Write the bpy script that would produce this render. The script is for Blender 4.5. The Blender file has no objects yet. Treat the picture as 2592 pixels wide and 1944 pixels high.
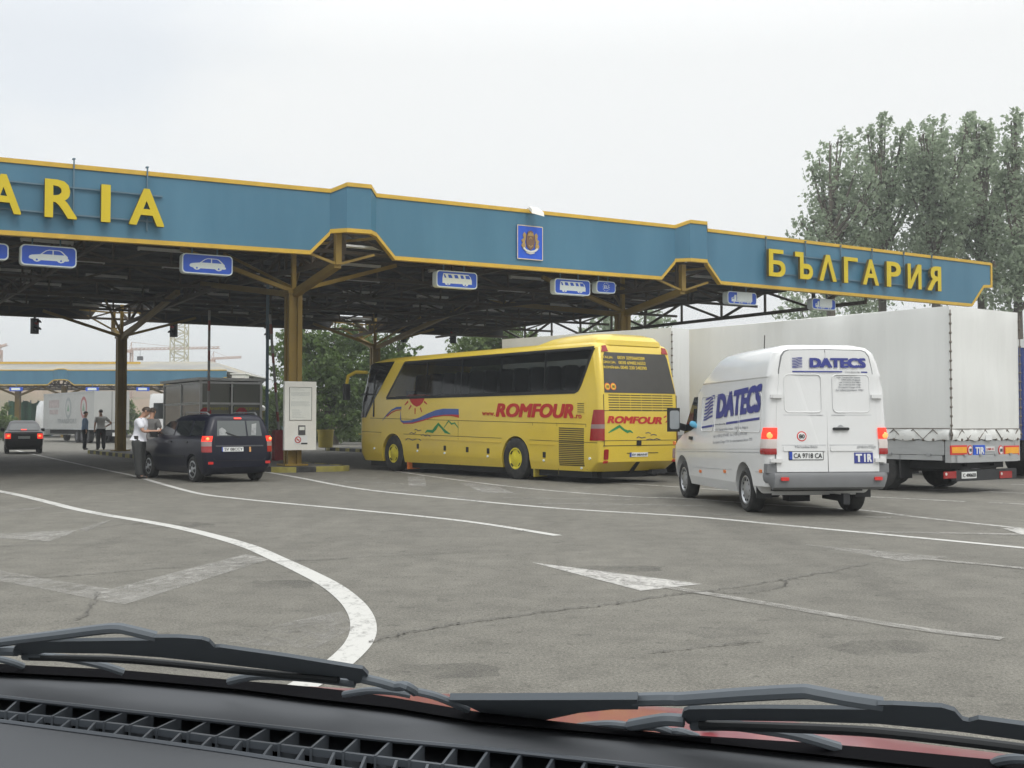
import bpy, bmesh, math, random
import numpy as np
from mathutils import Vector, Matrix
from mathutils.geometry import tessellate_polygon
rnd = random.Random(7)
PI = math.pi
SC = bpy.context.scene
COL = SC.collection
# ------------------------------------------------------------------ camera
FPX, CXP, CYP, PITCH, EYE = 2950.0, 1296.0, 972.0, 0.0335, 1.43
cam = bpy.data.cameras.new('camera')
cam.sensor_width = 36.0
cam.lens = FPX / 2592 * 36.0
cam.clip_start = 0.02
cam.clip_end = 5000
camo = bpy.data.objects.new('camera', cam)
COL.objects.link(camo)
camo.location = (0, 0, EYE)
camo.rotation_euler = (PI / 2 + PITCH, 0, 0)
SC.camera = camo
SC.view_settings.view_transform = 'Standard'
SC.view_settings.look = 'None'
SC.view_settings.exposure = 0.0
SC.view_settings.gamma = 1.0
SC.cycles.use_denoising = True
SC.cycles.max_bounces = 8
SC.cycles.transparent_max_bounces = 24
SC.cycles.volume_bounces = 0
# ------------------------------------------------------------------ sky: overcast with thin blue gaps
SUN_EL, SUN_AZ = math.radians(52), math.radians(150)      # azimuth clockwise from +Y
world = bpy.data.worlds.new('World')
SC.world = world
world.use_nodes = True
wt = world.node_tree
wt.nodes.clear()
def wn(t, **k):
    n = wt.nodes.new(t)
    for a, b in k.items(): setattr(n, a, b)
    return n
wl = wt.links.new
sky = wn('ShaderNodeTexSky', sky_type='NISHITA')
sky.sun_disc = False
sky.sun_elevation = SUN_EL
sky.sun_rotation = SUN_AZ
tc = wn('ShaderNodeTexCoord')
sep = wn('ShaderNodeSeparateXYZ'); wl(tc.outputs['Generated'], sep.inputs[0])
# overcast luminance grows towards the zenith
mr = wn('ShaderNodeMapRange'); mr.inputs[1].default_value = 0.30; mr.inputs[2].default_value = 0.95
mr.inputs[3].default_value = 0.98; mr.inputs[4].default_value = 2.5
wl(sep.outputs[2], mr.inputs[0])
mp = wn('ShaderNodeMapping'); mp.inputs['Scale'].default_value = (1.0, 1.0, 2.6)
wl(tc.outputs['Generated'], mp.inputs[0])
nz = wn('ShaderNodeTexNoise'); nz.inputs['Scale'].default_value = 2.2; nz.inputs['Detail'].default_value = 6
nz.inputs['Roughness'].default_value = 0.5
wl(mp.outputs[0], nz.inputs['Vector'])
# thinner cloud to the left (negative x), thick to the right
addx = wn('ShaderNodeMath', operation='MULTIPLY_ADD'); addx.inputs[1].default_value = 0.55
wl(sep.outputs[0], addx.inputs[0]); wl(nz.outputs[0], addx.inputs[2])
cr = wn('ShaderNodeMapRange', interpolation_type='SMOOTHSTEP'); cr.inputs[1].default_value = 0.20; cr.inputs[2].default_value = 0.50
cr.inputs[3].default_value = 0.80; cr.inputs[4].default_value = 1.0
wl(addx.outputs[0], cr.inputs[0])
cloud = wn('ShaderNodeMix', data_type='RGBA', blend_type='MULTIPLY'); cloud.inputs['Factor'].default_value = 1.0
cloud.inputs['A'].default_value = (0.985, 1.0, 1.0, 1)
wl(mr.outputs[0], cloud.inputs['B'])
skys = wn('ShaderNodeMix', data_type='RGBA', blend_type='MULTIPLY'); skys.inputs['Factor'].default_value = 1.0
skys.inputs['B'].default_value = (0.15, 0.15, 0.15, 1)
wl(sky.outputs[0], skys.inputs['A'])
mix = wn('ShaderNodeMix', data_type='RGBA')
wl(cr.outputs[0], mix.inputs['Factor']); wl(skys.outputs['Result'], mix.inputs['A']); wl(cloud.outputs['Result'], mix.inputs['B'])
bg = wn('ShaderNodeBackground'); bg.inputs[1].default_value = 1.0
wl(mix.outputs['Result'], bg.inputs[0])
wo = wn('ShaderNodeOutputWorld'); wl(bg.outputs[0], wo.inputs[0])
# ------------------------------------------------------------------ sun (veiled)
sl = bpy.data.lights.new('sun', 'SUN'); sl.energy = 1.1; sl.angle = math.radians(22); sl.color = (1.0, 0.965, 0.91)
so = bpy.data.objects.new('sun', sl); COL.objects.link(so)
sd = Vector((math.sin(SUN_AZ) * math.cos(SUN_EL), math.cos(SUN_AZ) * math.cos(SUN_EL), math.sin(SUN_EL)))
so.rotation_euler = sd.to_track_quat('Z', 'Y').to_euler()
so.location = sd * 80

# ------------------------------------------------------------------ where a photo point lies in the place
def ray(px, py):
    u, v = (px - CXP) / FPX, -(py - CYP) / FPX
    return Vector((u, math.cos(PITCH) - v * math.sin(PITCH), math.sin(PITCH) + v * math.cos(PITCH)))
def G(px, py, z=0.0):
    d = ray(px, py); k = (z - EYE) / d.z
    return Vector((d.x * k, d.y * k, z))
def D(px, py, Y):
    d = ray(px, py); k = Y / d.y
    return Vector((d.x * k, Y, EYE + d.z * k))

# ------------------------------------------------------------------ materials
def mk(name, rgb, rough=0.5, var=0.12, scale=4.0, metal=0.0, bump=0.0, bscale=None, coat=0.0, emit=None, estr=1.0, alpha=None,
       streak=None, spec=None, dirt=None, bdist=0.02):
    m = bpy.data.materials.new(name); m.use_nodes = True
    nt = m.node_tree; b = nt.nodes['Principled BSDF']; L = nt.links.new
    co = nt.nodes.new('ShaderNodeTexCoord'); mpn = nt.nodes.new('ShaderNodeMapping')
    L(co.outputs['Object'], mpn.inputs[0])
    if streak: mpn.inputs['Scale'].default_value = streak
    n = nt.nodes.new('ShaderNodeTexNoise'); n.inputs['Scale'].default_value = scale; n.inputs['Detail'].default_value = 5
    n.inputs['Roughness'].default_value = 0.6
    L(mpn.outputs[0], n.inputs['Vector'])
    r = nt.nodes.new('ShaderNodeMapRange'); r.inputs[1].default_value = 0.25; r.inputs[2].default_value = 0.75
    r.inputs[3].default_value = 1 - var; r.inputs[4].default_value = 1 + var
    L(n.outputs[0], r.inputs[0])
    mx = nt.nodes.new('ShaderNodeMix'); mx.data_type = 'RGBA'; mx.blend_type = 'MULTIPLY'; mx.inputs['Factor'].default_value = 1
    mx.inputs['A'].default_value = (*rgb, 1); L(r.outputs[0], mx.inputs['B'])
    out = mx.outputs['Result']
    if dirt:                                   # dirt = (rgb, amount, scale): blotchy grime of its own shape
        n2 = nt.nodes.new('ShaderNodeTexNoise'); n2.inputs['Scale'].default_value = dirt[2]; n2.inputs['Detail'].default_value = 7
        n2.inputs['Roughness'].default_value = 0.65; L(mpn.outputs[0], n2.inputs['Vector'])
        r2 = nt.nodes.new('ShaderNodeMapRange'); r2.inputs[1].default_value = 0.45; r2.inputs[2].default_value = 0.75
        r2.inputs[3].default_value = 0; r2.inputs[4].default_value = dirt[1]; L(n2.outputs[0], r2.inputs[0])
        m2 = nt.nodes.new('ShaderNodeMix'); m2.data_type = 'RGBA'; L(r2.outputs[0], m2.inputs['Factor'])
        L(out, m2.inputs['A']); m2.inputs['B'].default_value = (*dirt[0], 1); out = m2.outputs['Result']
    L(out, b.inputs['Base Color'])
    b.inputs['Roughness'].default_value = rough; b.inputs['Metallic'].default_value = metal
    if spec is not None: b.inputs['Specular IOR Level'].default_value = spec
    if coat: b.inputs['Coat Weight'].default_value = coat; b.inputs['Coat Roughness'].default_value = 0.08
    if bump:
        bn = nt.nodes.new('ShaderNodeTexNoise'); bn.inputs['Scale'].default_value = bscale or scale * 8; bn.inputs['Detail'].default_value = 4
        L(mpn.outputs[0] if streak else co.outputs['Object'], bn.inputs['Vector'])
        bp = nt.nodes.new('ShaderNodeBump'); bp.inputs['Strength'].default_value = bump; bp.inputs['Distance'].default_value = bdist
        L(bn.outputs[0], bp.inputs['Height']); L(bp.outputs[0], b.inputs['Normal'])
    if emit:
        b.inputs['Emission Color'].default_value = (*emit, 1); b.inputs['Emission Strength'].default_value = estr
    if alpha is not None: b.inputs['Alpha'].default_value = alpha
    return m

def mk_glass(name, tint=(0.02, 0.025, 0.03), see=0.0, rough=0.04):
    """dark tinted glass: partly see-through, glossy"""
    m = bpy.data.materials.new(name); m.use_nodes = True
    nt = m.node_tree; b = nt.nodes['Principled BSDF']; L = nt.links.new
    co = nt.nodes.new('ShaderNodeTexCoord'); n = nt.nodes.new('ShaderNodeTexNoise'); n.inputs['Scale'].default_value = 1.5
    L(co.outputs['Object'], n.inputs['Vector'])
    r = nt.nodes.new('ShaderNodeMapRange'); r.inputs[3].default_value = rough * 0.6; r.inputs[4].default_value = rough * 1.6
    L(n.outputs[0], r.inputs[0]); L(r.outputs[0], b.inputs['Roughness'])
    b.inputs['Base Color'].default_value = (*tint, 1)
    if see > 0:
        t = nt.nodes.new('ShaderNodeBsdfTransparent'); t.inputs[0].default_value = (0.75, 0.8, 0.8, 1)
        ms = nt.nodes.new('ShaderNodeMixShader'); ms.inputs[0].default_value = see
        L(b.outputs[0], ms.inputs[1]); L(t.outputs[0], ms.inputs[2])
        L(ms.outputs[0], nt.nodes['Material Output'].inputs[0])
    return m

def mk_leaf(name, c1, c2, sub=0.25):
    m = bpy.data.materials.new(name); m.use_nodes = True
    nt = m.node_tree; b = nt.nodes['Principled BSDF']; L = nt.links.new
    g = nt.nodes.new('ShaderNodeNewGeometry')
    co = nt.nodes.new('ShaderNodeTexCoord'); n = nt.nodes.new('ShaderNodeTexNoise'); n.inputs['Scale'].default_value = 0.6
    L(co.outputs['Object'], n.inputs['Vector'])
    ad = nt.nodes.new('ShaderNodeMath'); ad.operation = 'MULTIPLY_ADD'; ad.inputs[1].default_value = 0.45
    L(g.outputs['Random Per Island'], ad.inputs[0]); L(n.outputs[0], ad.inputs[2])
    r = nt.nodes.new('ShaderNodeMapRange'); r.inputs[1].default_value = 0.35; r.inputs[2].default_value = 1.05
    L(ad.outputs[0], r.inputs[0])
    mx = nt.nodes.new('ShaderNodeMix'); mx.data_type = 'RGBA'; L(r.outputs[0], mx.inputs['Factor'])
    mx.inputs['A'].default_value = (*c1, 1); mx.inputs['B'].default_value = (*c2, 1)
    L(mx.outputs['Result'], b.inputs['Base Color']); b.inputs['Roughness'].default_value = 0.55
    tr = nt.nodes.new('ShaderNodeBsdfTranslucent'); L(mx.outputs['Result'], tr.inputs[0])
    ms = nt.nodes.new('ShaderNodeMixShader'); ms.inputs[0].default_value = sub
    L(b.outputs[0], ms.inputs[1]); L(tr.outputs[0], ms.inputs[2]); L(ms.outputs[0], nt.nodes['Material Output'].inputs[0])
    return m

def mk_paint_mark(name, rgb, keep, scale=9.0, soft=0.18):
    """road paint worn through to the asphalt; keep = how much of it is left"""
    m = bpy.data.materials.new(name); m.use_nodes = True
    nt = m.node_tree; b = nt.nodes['Principled BSDF']; L = nt.links.new
    co = nt.nodes.new('ShaderNodeTexCoord')
    n = nt.nodes.new('ShaderNodeTexNoise'); n.inputs['Scale'].default_value = scale; n.inputs['Detail'].default_value = 9
    n.inputs['Roughness'].default_value = 0.72; n.inputs['Distortion'].default_value = 1.2
    mq = nt.nodes.new('ShaderNodeMapping'); mq.inputs['Rotation'].default_value = (0.3, 0.2, 0.62); mq.inputs['Scale'].default_value = (1.0, 0.55, 1.0)
    L(co.outputs['Object'], mq.inputs[0]); L(mq.outputs[0], n.inputs['Vector'])
    n3 = nt.nodes.new('ShaderNodeTexNoise'); n3.inputs['Scale'].default_value = 0.9; n3.inputs['Detail'].default_value = 3
    L(co.outputs['Object'], n3.inputs['Vector'])
    av = nt.nodes.new('ShaderNodeMath'); av.operation = 'MULTIPLY_ADD'; av.inputs[1].default_value = 0.5
    L(n3.outputs[0], av.inputs[0]); L(n.outputs[0], av.inputs[2])
    r = nt.nodes.new('ShaderNodeMapRange'); c = 0.98 - 0.46 * keep
    r.inputs[1].default_value = c - soft; r.inputs[2].default_value = c + soft
    L(av.outputs[0], r.inputs[0])
    b.inputs['Base Color'].default_value = (*rgb, 1); b.inputs['Roughness'].default_value = 0.7
    t = nt.nodes.new('ShaderNodeBsdfTransparent'); ms = nt.nodes.new('ShaderNodeMixShader')
    L(r.outputs[0], ms.inputs[0]); L(t.outputs[0], ms.inputs[1]); L(b.outputs[0], ms.inputs[2])
    L(ms.outputs[0], nt.nodes['Material Output'].inputs[0])
    return m

M = {}
M['blue'] = mk('fascia_blue', (0.048, 0.155, 0.238), 0.45, 0.10, 0.5, streak=(1.2, 1.2, 0.25), dirt=((0.10, 0.22, 0.30), 0.35, 0.5))
M['yellow_trim'] = mk('yellow_trim', (0.57, 0.36, 0.035), 0.5, 0.12, 3, dirt=((0.42, 0.29, 0.06), 0.4, 2.0))
M['letter'] = mk('letter_yellow', (0.58, 0.44, 0.003), 0.4, 0.07, 2)
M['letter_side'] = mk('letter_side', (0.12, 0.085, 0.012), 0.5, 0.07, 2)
M['rail'] = mk('rail_grey_blue', (0.09, 0.16, 0.21), 0.5, 0.1)
M['roof'] = mk('roof_sheet', (0.022, 0.022, 0.021), 0.7, 0.25, 2, streak=(6, 0.4, 1))
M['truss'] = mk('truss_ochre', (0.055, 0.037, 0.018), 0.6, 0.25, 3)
M['column'] = mk('column_ochre', (0.25, 0.160, 0.020), 0.55, 0.18, 3, dirt=((0.07, 0.045, 0.015), 0.5, 1.5))
M['lamp'] = mk('lamp_case', (0.62, 0.62, 0.60), 0.5)
M['sign_blue'] = mk('sign_blue', (0.010, 0.085, 0.56), 0.35, 0.06)
M['sign_white'] = mk('sign_white', (0.74, 0.80, 0.78), 0.4, 0.04)
M['white'] = mk('white_enamel', (0.74, 0.73, 0.68), 0.4, 0.05, dirt=((0.45, 0.42, 0.36), 0.2, 1.2))
M['black'] = mk('black_plastic', (0.012, 0.013, 0.014), 0.5)
M['rubber'] = mk('tyre_rubber', (0.022, 0.022, 0.022), 0.85, 0.25, 8, dirt=((0.09, 0.085, 0.075), 0.4, 4))
M['bus'] = mk('bus_yellow', (0.68, 0.50, 0.055), 0.28, 0.05, 1.0, coat=0.4, dirt=((0.50, 0.36, 0.09), 0.35, 0.7))
M['seam'] = mk('seam_dark', (0.10, 0.075, 0.02), 0.7)
M['bus_red'] = mk('bus_red', (0.46, 0.025, 0.02), 0.45)
M['bus_blue'] = mk('bus_blue', (0.06, 0.11, 0.33), 0.45)
M['bus_green'] = mk('bus_green', (0.02, 0.22, 0.07), 0.45)
M['bus_grey'] = mk('bus_wave', (0.10, 0.09, 0.10), 0.5)
M['bus_pane'] = mk_glass('bus_pane', (0.010, 0.011, 0.012), 0.40, 0.04)
M['bus_seat'] = mk('seat_fabric', (0.030, 0.032, 0.040), 0.9, 0.2, 5)
M['bus_inside'] = mk('bus_interior', (0.035, 0.034, 0.033), 0.9)
M['bus_glass'] = mk_glass('bus_glass', (0.010, 0.011, 0.012), 0.0, 0.05)
M['bus_rear_glass'] = mk('rear_film', (0.055, 0.052, 0.048), 0.30, 0.1)
M['bus_text_yellow'] = mk('bus_text_yellow', (0.70, 0.52, 0.06), 0.5)
M['hub_yellow'] = mk('hub_yellow', (0.66, 0.56, 0.03), 0.4, 0.1, dirt=((0.3, 0.25, 0.05), 0.4, 3))
M['taillight'] = mk('tail_red', (0.30, 0.012, 0.012), 0.2, 0.1, 8, coat=0.5)
M['tail_grey'] = mk('tail_grey', (0.28, 0.20, 0.19), 0.25)
M['tail_clear'] = mk('tail_clear', (0.62, 0.55, 0.52), 0.2)
M['brake'] = mk('brake_lit', (0.8, 0.05, 0.02), 0.2, emit=(1.0, 0.03, 0.02), estr=0.85)
M['brake_core'] = mk('brake_core', (0.9, 0.3, 0.1), 0.2, emit=(1.0, 0.24, 0.06), estr=1.5)
M['orange'] = mk('orange_lens', (0.75, 0.19, 0.03), 0.3)
M['reflector'] = mk('red_reflector', (0.62, 0.035, 0.03), 0.3)
M['van'] = mk('van_white', (0.68, 0.685, 0.68), 0.26, 0.03, 1.2, coat=0.4, dirt=((0.60, 0.59, 0.56), 0.25, 0.9))
M['van_grey'] = mk('van_bumper', (0.17, 0.175, 0.18), 0.6, 0.08)
M['van_line'] = mk('van_line', (0.36, 0.37, 0.38), 0.6)
M['navy'] = mk('navy_print', (0.035, 0.045, 0.24), 0.4)
M['van_small'] = mk('grey_print', (0.15, 0.16, 0.19), 0.5)
M['steel'] = mk('steel_rim', (0.42, 0.43, 0.44), 0.35, 0.15, 8, metal=0.7)
M['glass'] = mk_glass('car_glass', (0.02, 0.024, 0.026), 0.0, 0.04)
M['car_rear_glass'] = mk_glass('rear_glass', (0.10, 0.11, 0.11), 0.0, 0.06)
M['plate'] = mk('plate_white', (0.70, 0.71, 0.70), 0.4, 0.04)
M['plate_blue'] = mk('plate_blue', (0.02, 0.06, 0.36), 0.4)
M['ink'] = mk('ink_black', (0.015, 0.015, 0.018), 0.5)
M['car_blue'] = mk('car_navy', (0.008, 0.009, 0.019), 0.3, 0.1, 2, coat=0.12, spec=0.25)
M['car_black'] = mk('car_black', (0.010, 0.010, 0.012), 0.3, 0.1, 2, coat=0.12, spec=0.25)
M['tarp'] = mk('tarp_white', (0.72, 0.725, 0.70), 0.5, 0.05, 0.8, bump=0.45, bscale=1.8, bdist=0.06, streak=(1.2, 1.2, 0.12), dirt=((0.52, 0.52, 0.50), 0.35, 1.4))
M['tarp_far'] = mk('tarp_grey', (0.40, 0.405, 0.39), 0.6, 0.08, 0.8)
M['rope'] = mk('rope', (0.14, 0.12, 0.10), 0.8)
M['alu'] = mk('dropside_alu', (0.42, 0.43, 0.43), 0.4, 0.10, 2, metal=0.35, streak=(1, 1, 8))
M['chassis'] = mk('chassis_dark', (0.022, 0.023, 0.025), 0.7, 0.2)
M['amber'] = mk('amber_board', (0.78, 0.36, 0.02), 0.35)
M['tarp_blue'] = mk('tarp_blue', (0.03, 0.05, 0.19), 0.5)
M['kerb_yellow'] = mk('kerb_yellow', (0.27, 0.24, 0.055), 0.8, 0.25, 3, bump=0.3, dirt=((0.14, 0.13, 0.10), 0.75, 2.5))
M['kerb_black'] = mk('kerb_black', (0.03, 0.03, 0.03), 0.8, 0.25, 3, bump=0.3, dirt=((0.12, 0.115, 0.10), 0.6, 3))
M['kerb_grey'] = mk('kerb_grey', (0.17, 0.165, 0.15), 0.85, 0.2, 3, bump=0.3)
M['island'] = mk('island_paving', (0.13, 0.125, 0.115), 0.9, 0.2, 2, bump=0.3)
M['bin'] = mk('bin_yellow', (0.45, 0.36, 0.05), 0.5, 0.12, 3)
M['red_dark'] = mk('cabinet_red', (0.20, 0.012, 0.016), 0.5, 0.15)
M['booth_alu'] = mk('booth_alu', (0.66, 0.66, 0.64), 0.5, 0.1)
M['booth_glass'] = mk_glass('booth_glass', (0.26, 0.265, 0.235), 0.18, 0.08)
M['stop_red'] = mk('stop_red', (0.42, 0.02, 0.03), 0.45)
M['text_yellow'] = mk('text_yellow', (0.42, 0.38, 0.02), 0.5)
M['pole_blue'] = mk('pole_blue', (0.10, 0.16, 0.21), 0.5)
M['pole_white'] = mk('pole_white', (0.24, 0.23, 0.22), 0.5, 0.15, 4)
M['pole_red'] = mk('pole_red', (0.22, 0.05, 0.042), 0.5, 0.15, 4)
M['crane'] = mk('crane_yellow', (0.46, 0.43, 0.31), 0.6)
M['crane_red'] = mk('crane_red', (0.46, 0.34, 0.29), 0.6)
M['globe'] = mk('lamp_globe', (0.75, 0.75, 0.72), 0.3)
M['bark'] = mk('bark', (0.11, 0.095, 0.075), 0.9, 0.3, 3, bump=0.5)
M['leaf_poplar'] = mk_leaf('leaf_poplar', (0.20, 0.255, 0.165), (0.45, 0.52, 0.38), .65)
M['leaf_mid'] = mk_leaf('leaf_mid', (0.028, 0.060, 0.012), (0.145, 0.22, 0.05), .4)
M['leaf_bush'] = mk_leaf('leaf_bush', (0.045, 0.080, 0.018), (0.16, 0.225, 0.06), .4)
M['leaf_dark'] = mk_leaf('leaf_dark', (0.018, 0.034, 0.015), (0.06, 0.09, 0.035))
M['skin'] = mk('skin', (0.44, 0.25, 0.17), 0.5, 0.06)
M['hair'] = mk('hair', (0.025, 0.020, 0.017), 0.6)
M['hair_grey'] = mk('hair_brown', (0.055, 0.038, 0.028), 0.6)
M['shirt_white'] = mk('shirt_white', (0.78, 0.79, 0.84), 0.8, 0.05, 6, bump=0.3)
M['shirt_grey'] = mk('shirt_grey', (0.16, 0.155, 0.15), 0.8, 0.08, 6, bump=0.3)
M['shirt_light'] = mk('shirt_light', (0.40, 0.40, 0.39), 0.8, 0.08, 6, bump=0.3)
M['shirt_blue'] = mk('shirt_blue', (0.14, 0.21, 0.31), 0.8, 0.08, 6, bump=0.3)
M['sleeve_blue'] = mk('sleeve_cyan', (0.12, 0.42, 0.62), 0.8, 0.08, 6, bump=0.3)
M['trousers_grey'] = mk('trousers_grey', (0.042, 0.044, 0.043), 0.85, 0.15, 6, bump=0.3)
M['trousers_dark'] = mk('trousers_dark', (0.022, 0.023, 0.027), 0.85, 0.15, 6, bump=0.3)
M['shoe'] = mk('shoe', (0.02, 0.018, 0.016), 0.5)
M['paper'] = mk('paper', (0.6, 0.58, 0.55), 0.7)
M['dash'] = mk('dash_plastic', (0.070, 0.074, 0.080), 0.85, 0.06, 3, bump=0.3, bscale=420, spec=0.15, bdist=0.0004)
M['dash_dark'] = mk('dash_dark', (0.020, 0.022, 0.026), 0.6, 0.1)
M['dash_edge'] = mk('dash_edge', (0.050, 0.058, 0.068), 0.5, 0.05)
M['seal'] = mk('windscreen_seal', (0.009, 0.009, 0.010), 1.0, spec=0.0)
M['wiper'] = mk('wiper_black', (0.092, 0.106, 0.120), 0.7, 0.06)
M['wiper_rubber'] = mk('wiper_rubber', (0.014, 0.016, 0.018), 0.7)
M['bonnet'] = mk('bonnet_red', (0.21, 0.030, 0.040), 0.3, 0.04, coat=0.4)
M['brown'] = mk('crest_brown', (0.16, 0.085, 0.045), 0.5, 0.3, 30)
M['gold'] = mk('crest_gold', (0.36, 0.24, 0.08), 0.5, 0.3, 30)
M['ribbon'] = mk('crest_ribbon', (0.6, 0.6, 0.56), 0.5)
M['sign_rim'] = mk('sign_rim', (0.62, 0.52, 0.38), 0.5)
M['print_grey'] = mk('print_grey', (0.42, 0.45, 0.43), 0.6)
M['board_cream'] = mk('board_cream', (0.70, 0.71, 0.66), 0.5, 0.04)

# ------------------------------------------------------------------ object helpers
def new_mesh(name, verts, faces, mat=None, parent=None, smooth=False, ang=35):
    me = bpy.data.meshes.new(name)
    me.from_pydata([tuple(v) for v in verts], [], [tuple(f) for f in faces])
    me.validate(verbose=False)
    if mat is not None: me.materials.append(M[mat] if isinstance(mat, str) else mat)
    return link(name, me, parent, smooth, ang)
def link(name, me, parent=None, smooth=False, ang=35):
    if smooth and len(me.polygons):
        me.polygons.foreach_set('use_smooth', [True] * len(me.polygons))
        me.set_sharp_from_angle(angle=math.radians(ang))
    o = bpy.data.objects.new(name, me); COL.objects.link(o)
    if parent is not None: o.parent = parent
    return o
def thing(name, label, cat, loc=(0, 0, 0), rotz=0.0, group=None):
    o = bpy.data.objects.new(name, None); COL.objects.link(o)
    o.location = loc; o.rotation_euler = (0, 0, rotz); o.empty_display_size = 0.2
    o['label'] = label; o['category'] = cat
    if group: o['group'] = group
    return o
def tag(o, label, cat, group=None):
    o['label'] = label; o['category'] = cat
    if group: o['group'] = group
    return o
def struct(o, kind='structure'):
    o['kind'] = kind; return o

class MB:
    def __init__(s): s.v = []; s.f = []
    def add(s, vs, fs):
        b = len(s.v); s.v += [tuple(v) for v in vs]; s.f += [tuple(i + b for i in f) for f in fs]; return s
    def box(s, c, d, rz=0.0, rx=0.0, ry=0.0):
        R = Matrix.Rotation(rz, 3, 'Z') @ Matrix.Rotation(ry, 3, 'Y') @ Matrix.Rotation(rx, 3, 'X')
        vs = [Vector(c) + R @ Vector((x * d[0] / 2, y * d[1] / 2, z * d[2] / 2)) for x in (-1, 1) for y in (-1, 1) for z in (-1, 1)]
        return s.add(vs, [(0, 1, 3, 2), (4, 6, 7, 5), (0, 4, 5, 1), (2, 3, 7, 6), (0, 2, 6, 4), (1, 5, 7, 3)])
    def rbox(s, c, d, r=0.05, n=3):
        """box with rounded vertical edges"""
        x, y, z = d[0] / 2, d[1] / 2, d[2] / 2
        pl = rrect(-x, x, -y, y, r, n); m = len(pl)
        vs = [(c[0] + a, c[1] + b, c[2] - z) for a, b in pl] + [(c[0] + a, c[1] + b, c[2] + z) for a, b in pl]
        return s.add(vs, [(i, (i + 1) % m, m + (i + 1) % m, m + i) for i in range(m)] + [tuple(range(m - 1, -1, -1)), tuple(range(m, 2 * m))])
    def bar(s, p, q, w, h=None, up=(0, 0, 1)):
        p, q = Vector(p), Vector(q); d = (q - p).normalized(); u = Vector(up)
        if abs(d.dot(u)) > 0.98: u = Vector((1, 0, 0))
        x = d.cross(u).normalized(); y = x.cross(d).normalized(); h = h or w
        o = [x * (a * w / 2) + y * (b * h / 2) for a, b in ((-1, -1), (1, -1), (1, 1), (-1, 1))]
        return s.add([p + k for k in o] + [q + k for k in o], [(0, 3, 2, 1), (4, 5, 6, 7)] + [(i, (i + 1) % 4, 4 + (i + 1) % 4, 4 + i) for i in range(4)])
    def tube(s, pts, r, n=8, closed=False):
        pts = [Vector(p) for p in pts]; rs = r if isinstance(r, (list, tuple)) else [r] * len(pts)
        m = len(pts); vs = []; x = None
        for i, p in enumerate(pts):
            d = (pts[min(i + 1, m - 1)] - pts[max(i - 1, 0)])
            d = d.normalized() if d.length > 1e-9 else Vector((0, 0, 1))
            if x is None: x = d.cross(Vector((0, 0, 1)) if abs(d.z) < 0.9 else Vector((1, 0, 0))).normalized()
            x = (x - d * x.dot(d)).normalized(); y = d.cross(x)
            vs += [p + (x * math.cos(2 * PI * k / n) + y * math.sin(2 * PI * k / n)) * rs[i] for k in range(n)]
        fs = [(i * n + k, i * n + (k + 1) % n, (i + 1) * n + (k + 1) % n, (i + 1) * n + k) for i in range(m - 1) for k in range(n)]
        fs += [tuple(range(n - 1, -1, -1)), tuple(range((m - 1) * n, m * n))]
        return s.add(vs, fs)
    def lathe(s, prof, c=(0, 0, 0), axis='Z', n=24):
        """prof: (radius, height) pairs"""
        vs = []; m = len(prof)
        for r, h in prof:
            for k in range(n):
                a = 2 * PI * k / n; x, y = r * math.cos(a), r * math.sin(a)
                p = {'Z': (x, y, h), 'X': (h, x, y), 'Y': (x, h, y)}[axis]
                vs.append((c[0] + p[0], c[1] + p[1], c[2] + p[2]))
        fs = [(i * n + k, i * n + (k + 1) % n, (i + 1) * n + (k + 1) % n, (i + 1) * n + k) for i in range(m - 1) for k in range(n)]
        fs += [tuple(range(n - 1, -1, -1)), tuple(range((m - 1) * n, m * n))]
        return s.add(vs, fs)
    def sphere(s, c, r, n=12, m=8):
        r = r if isinstance(r, (tuple, list)) else (r, r, r)
        vs = []
        for i in range(m + 1):
            t = PI * i / m
            for k in range(n):
                a = 2 * PI * k / n
                vs.append((c[0] + r[0] * math.sin(t) * math.cos(a), c[1] + r[1] * math.sin(t) * math.sin(a), c[2] + r[2] * math.cos(t)))
        return s.add(vs, [(i * n + k, (i + 1) * n + k, (i + 1) * n + (k + 1) % n, i * n + (k + 1) % n) for i in range(m) for k in range(n)])
    def poly(s, pts, fn=None, d0=0.0, d1=None):
        """2-D outline through fn(a, b, offset); with d1 a closed slab from offset d1 (behind) to d0 (front)"""
        fn = fn or (lambda a, b, o: (a, b, o))
        tri = tessellate_polygon([[Vector((a, b, 0)) for a, b in pts]])
        n = len(pts); fr = [fn(a, b, d0) for a, b in pts]
        area = sum(pts[i][0] * pts[(i + 1) % n][1] - pts[(i + 1) % n][0] * pts[i][1] for i in range(n))
        if d1 is None: return s.add(fr, [tuple(t) for t in tri])
        bk = [fn(a, b, d1) for a, b in pts]
        fs = [tuple(t) for t in tri] + [tuple(n + i for i in reversed(t)) for t in tri]
        fs += [(i, n + i, n + (i + 1) % n, (i + 1) % n) for i in range(n)]
        return s.add(fr + bk, fs)
    def strip(s, pts, w, fn=None, d0=0.0, d1=None):
        """2-D polyline of width w (number or list)"""
        n = len(pts); L = []; R = []
        for i in range(n):
            a, b = pts[max(i - 1, 0)], pts[min(i + 1, n - 1)]
            dx, dy = b[0] - a[0], b[1] - a[1]; l = math.hypot(dx, dy) or 1
            ww = (w[i] if isinstance(w, (list, tuple)) else w) / 2
            L.append((pts[i][0] - dy / l * ww, pts[i][1] + dx / l * ww)); R.append((pts[i][0] + dy / l * ww, pts[i][1] - dx / l * ww))
        fn = fn or (lambda a, b, o: (a, b, o))
        fr = [fn(a, b, d0) for a, b in L] + [fn(a, b, d0) for a, b in R]
        fs = [(i, n + i, n + i + 1, i + 1) for i in range(n - 1)]
        if d1 is None: return s.add(fr, fs)
        m = 2 * n
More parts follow.
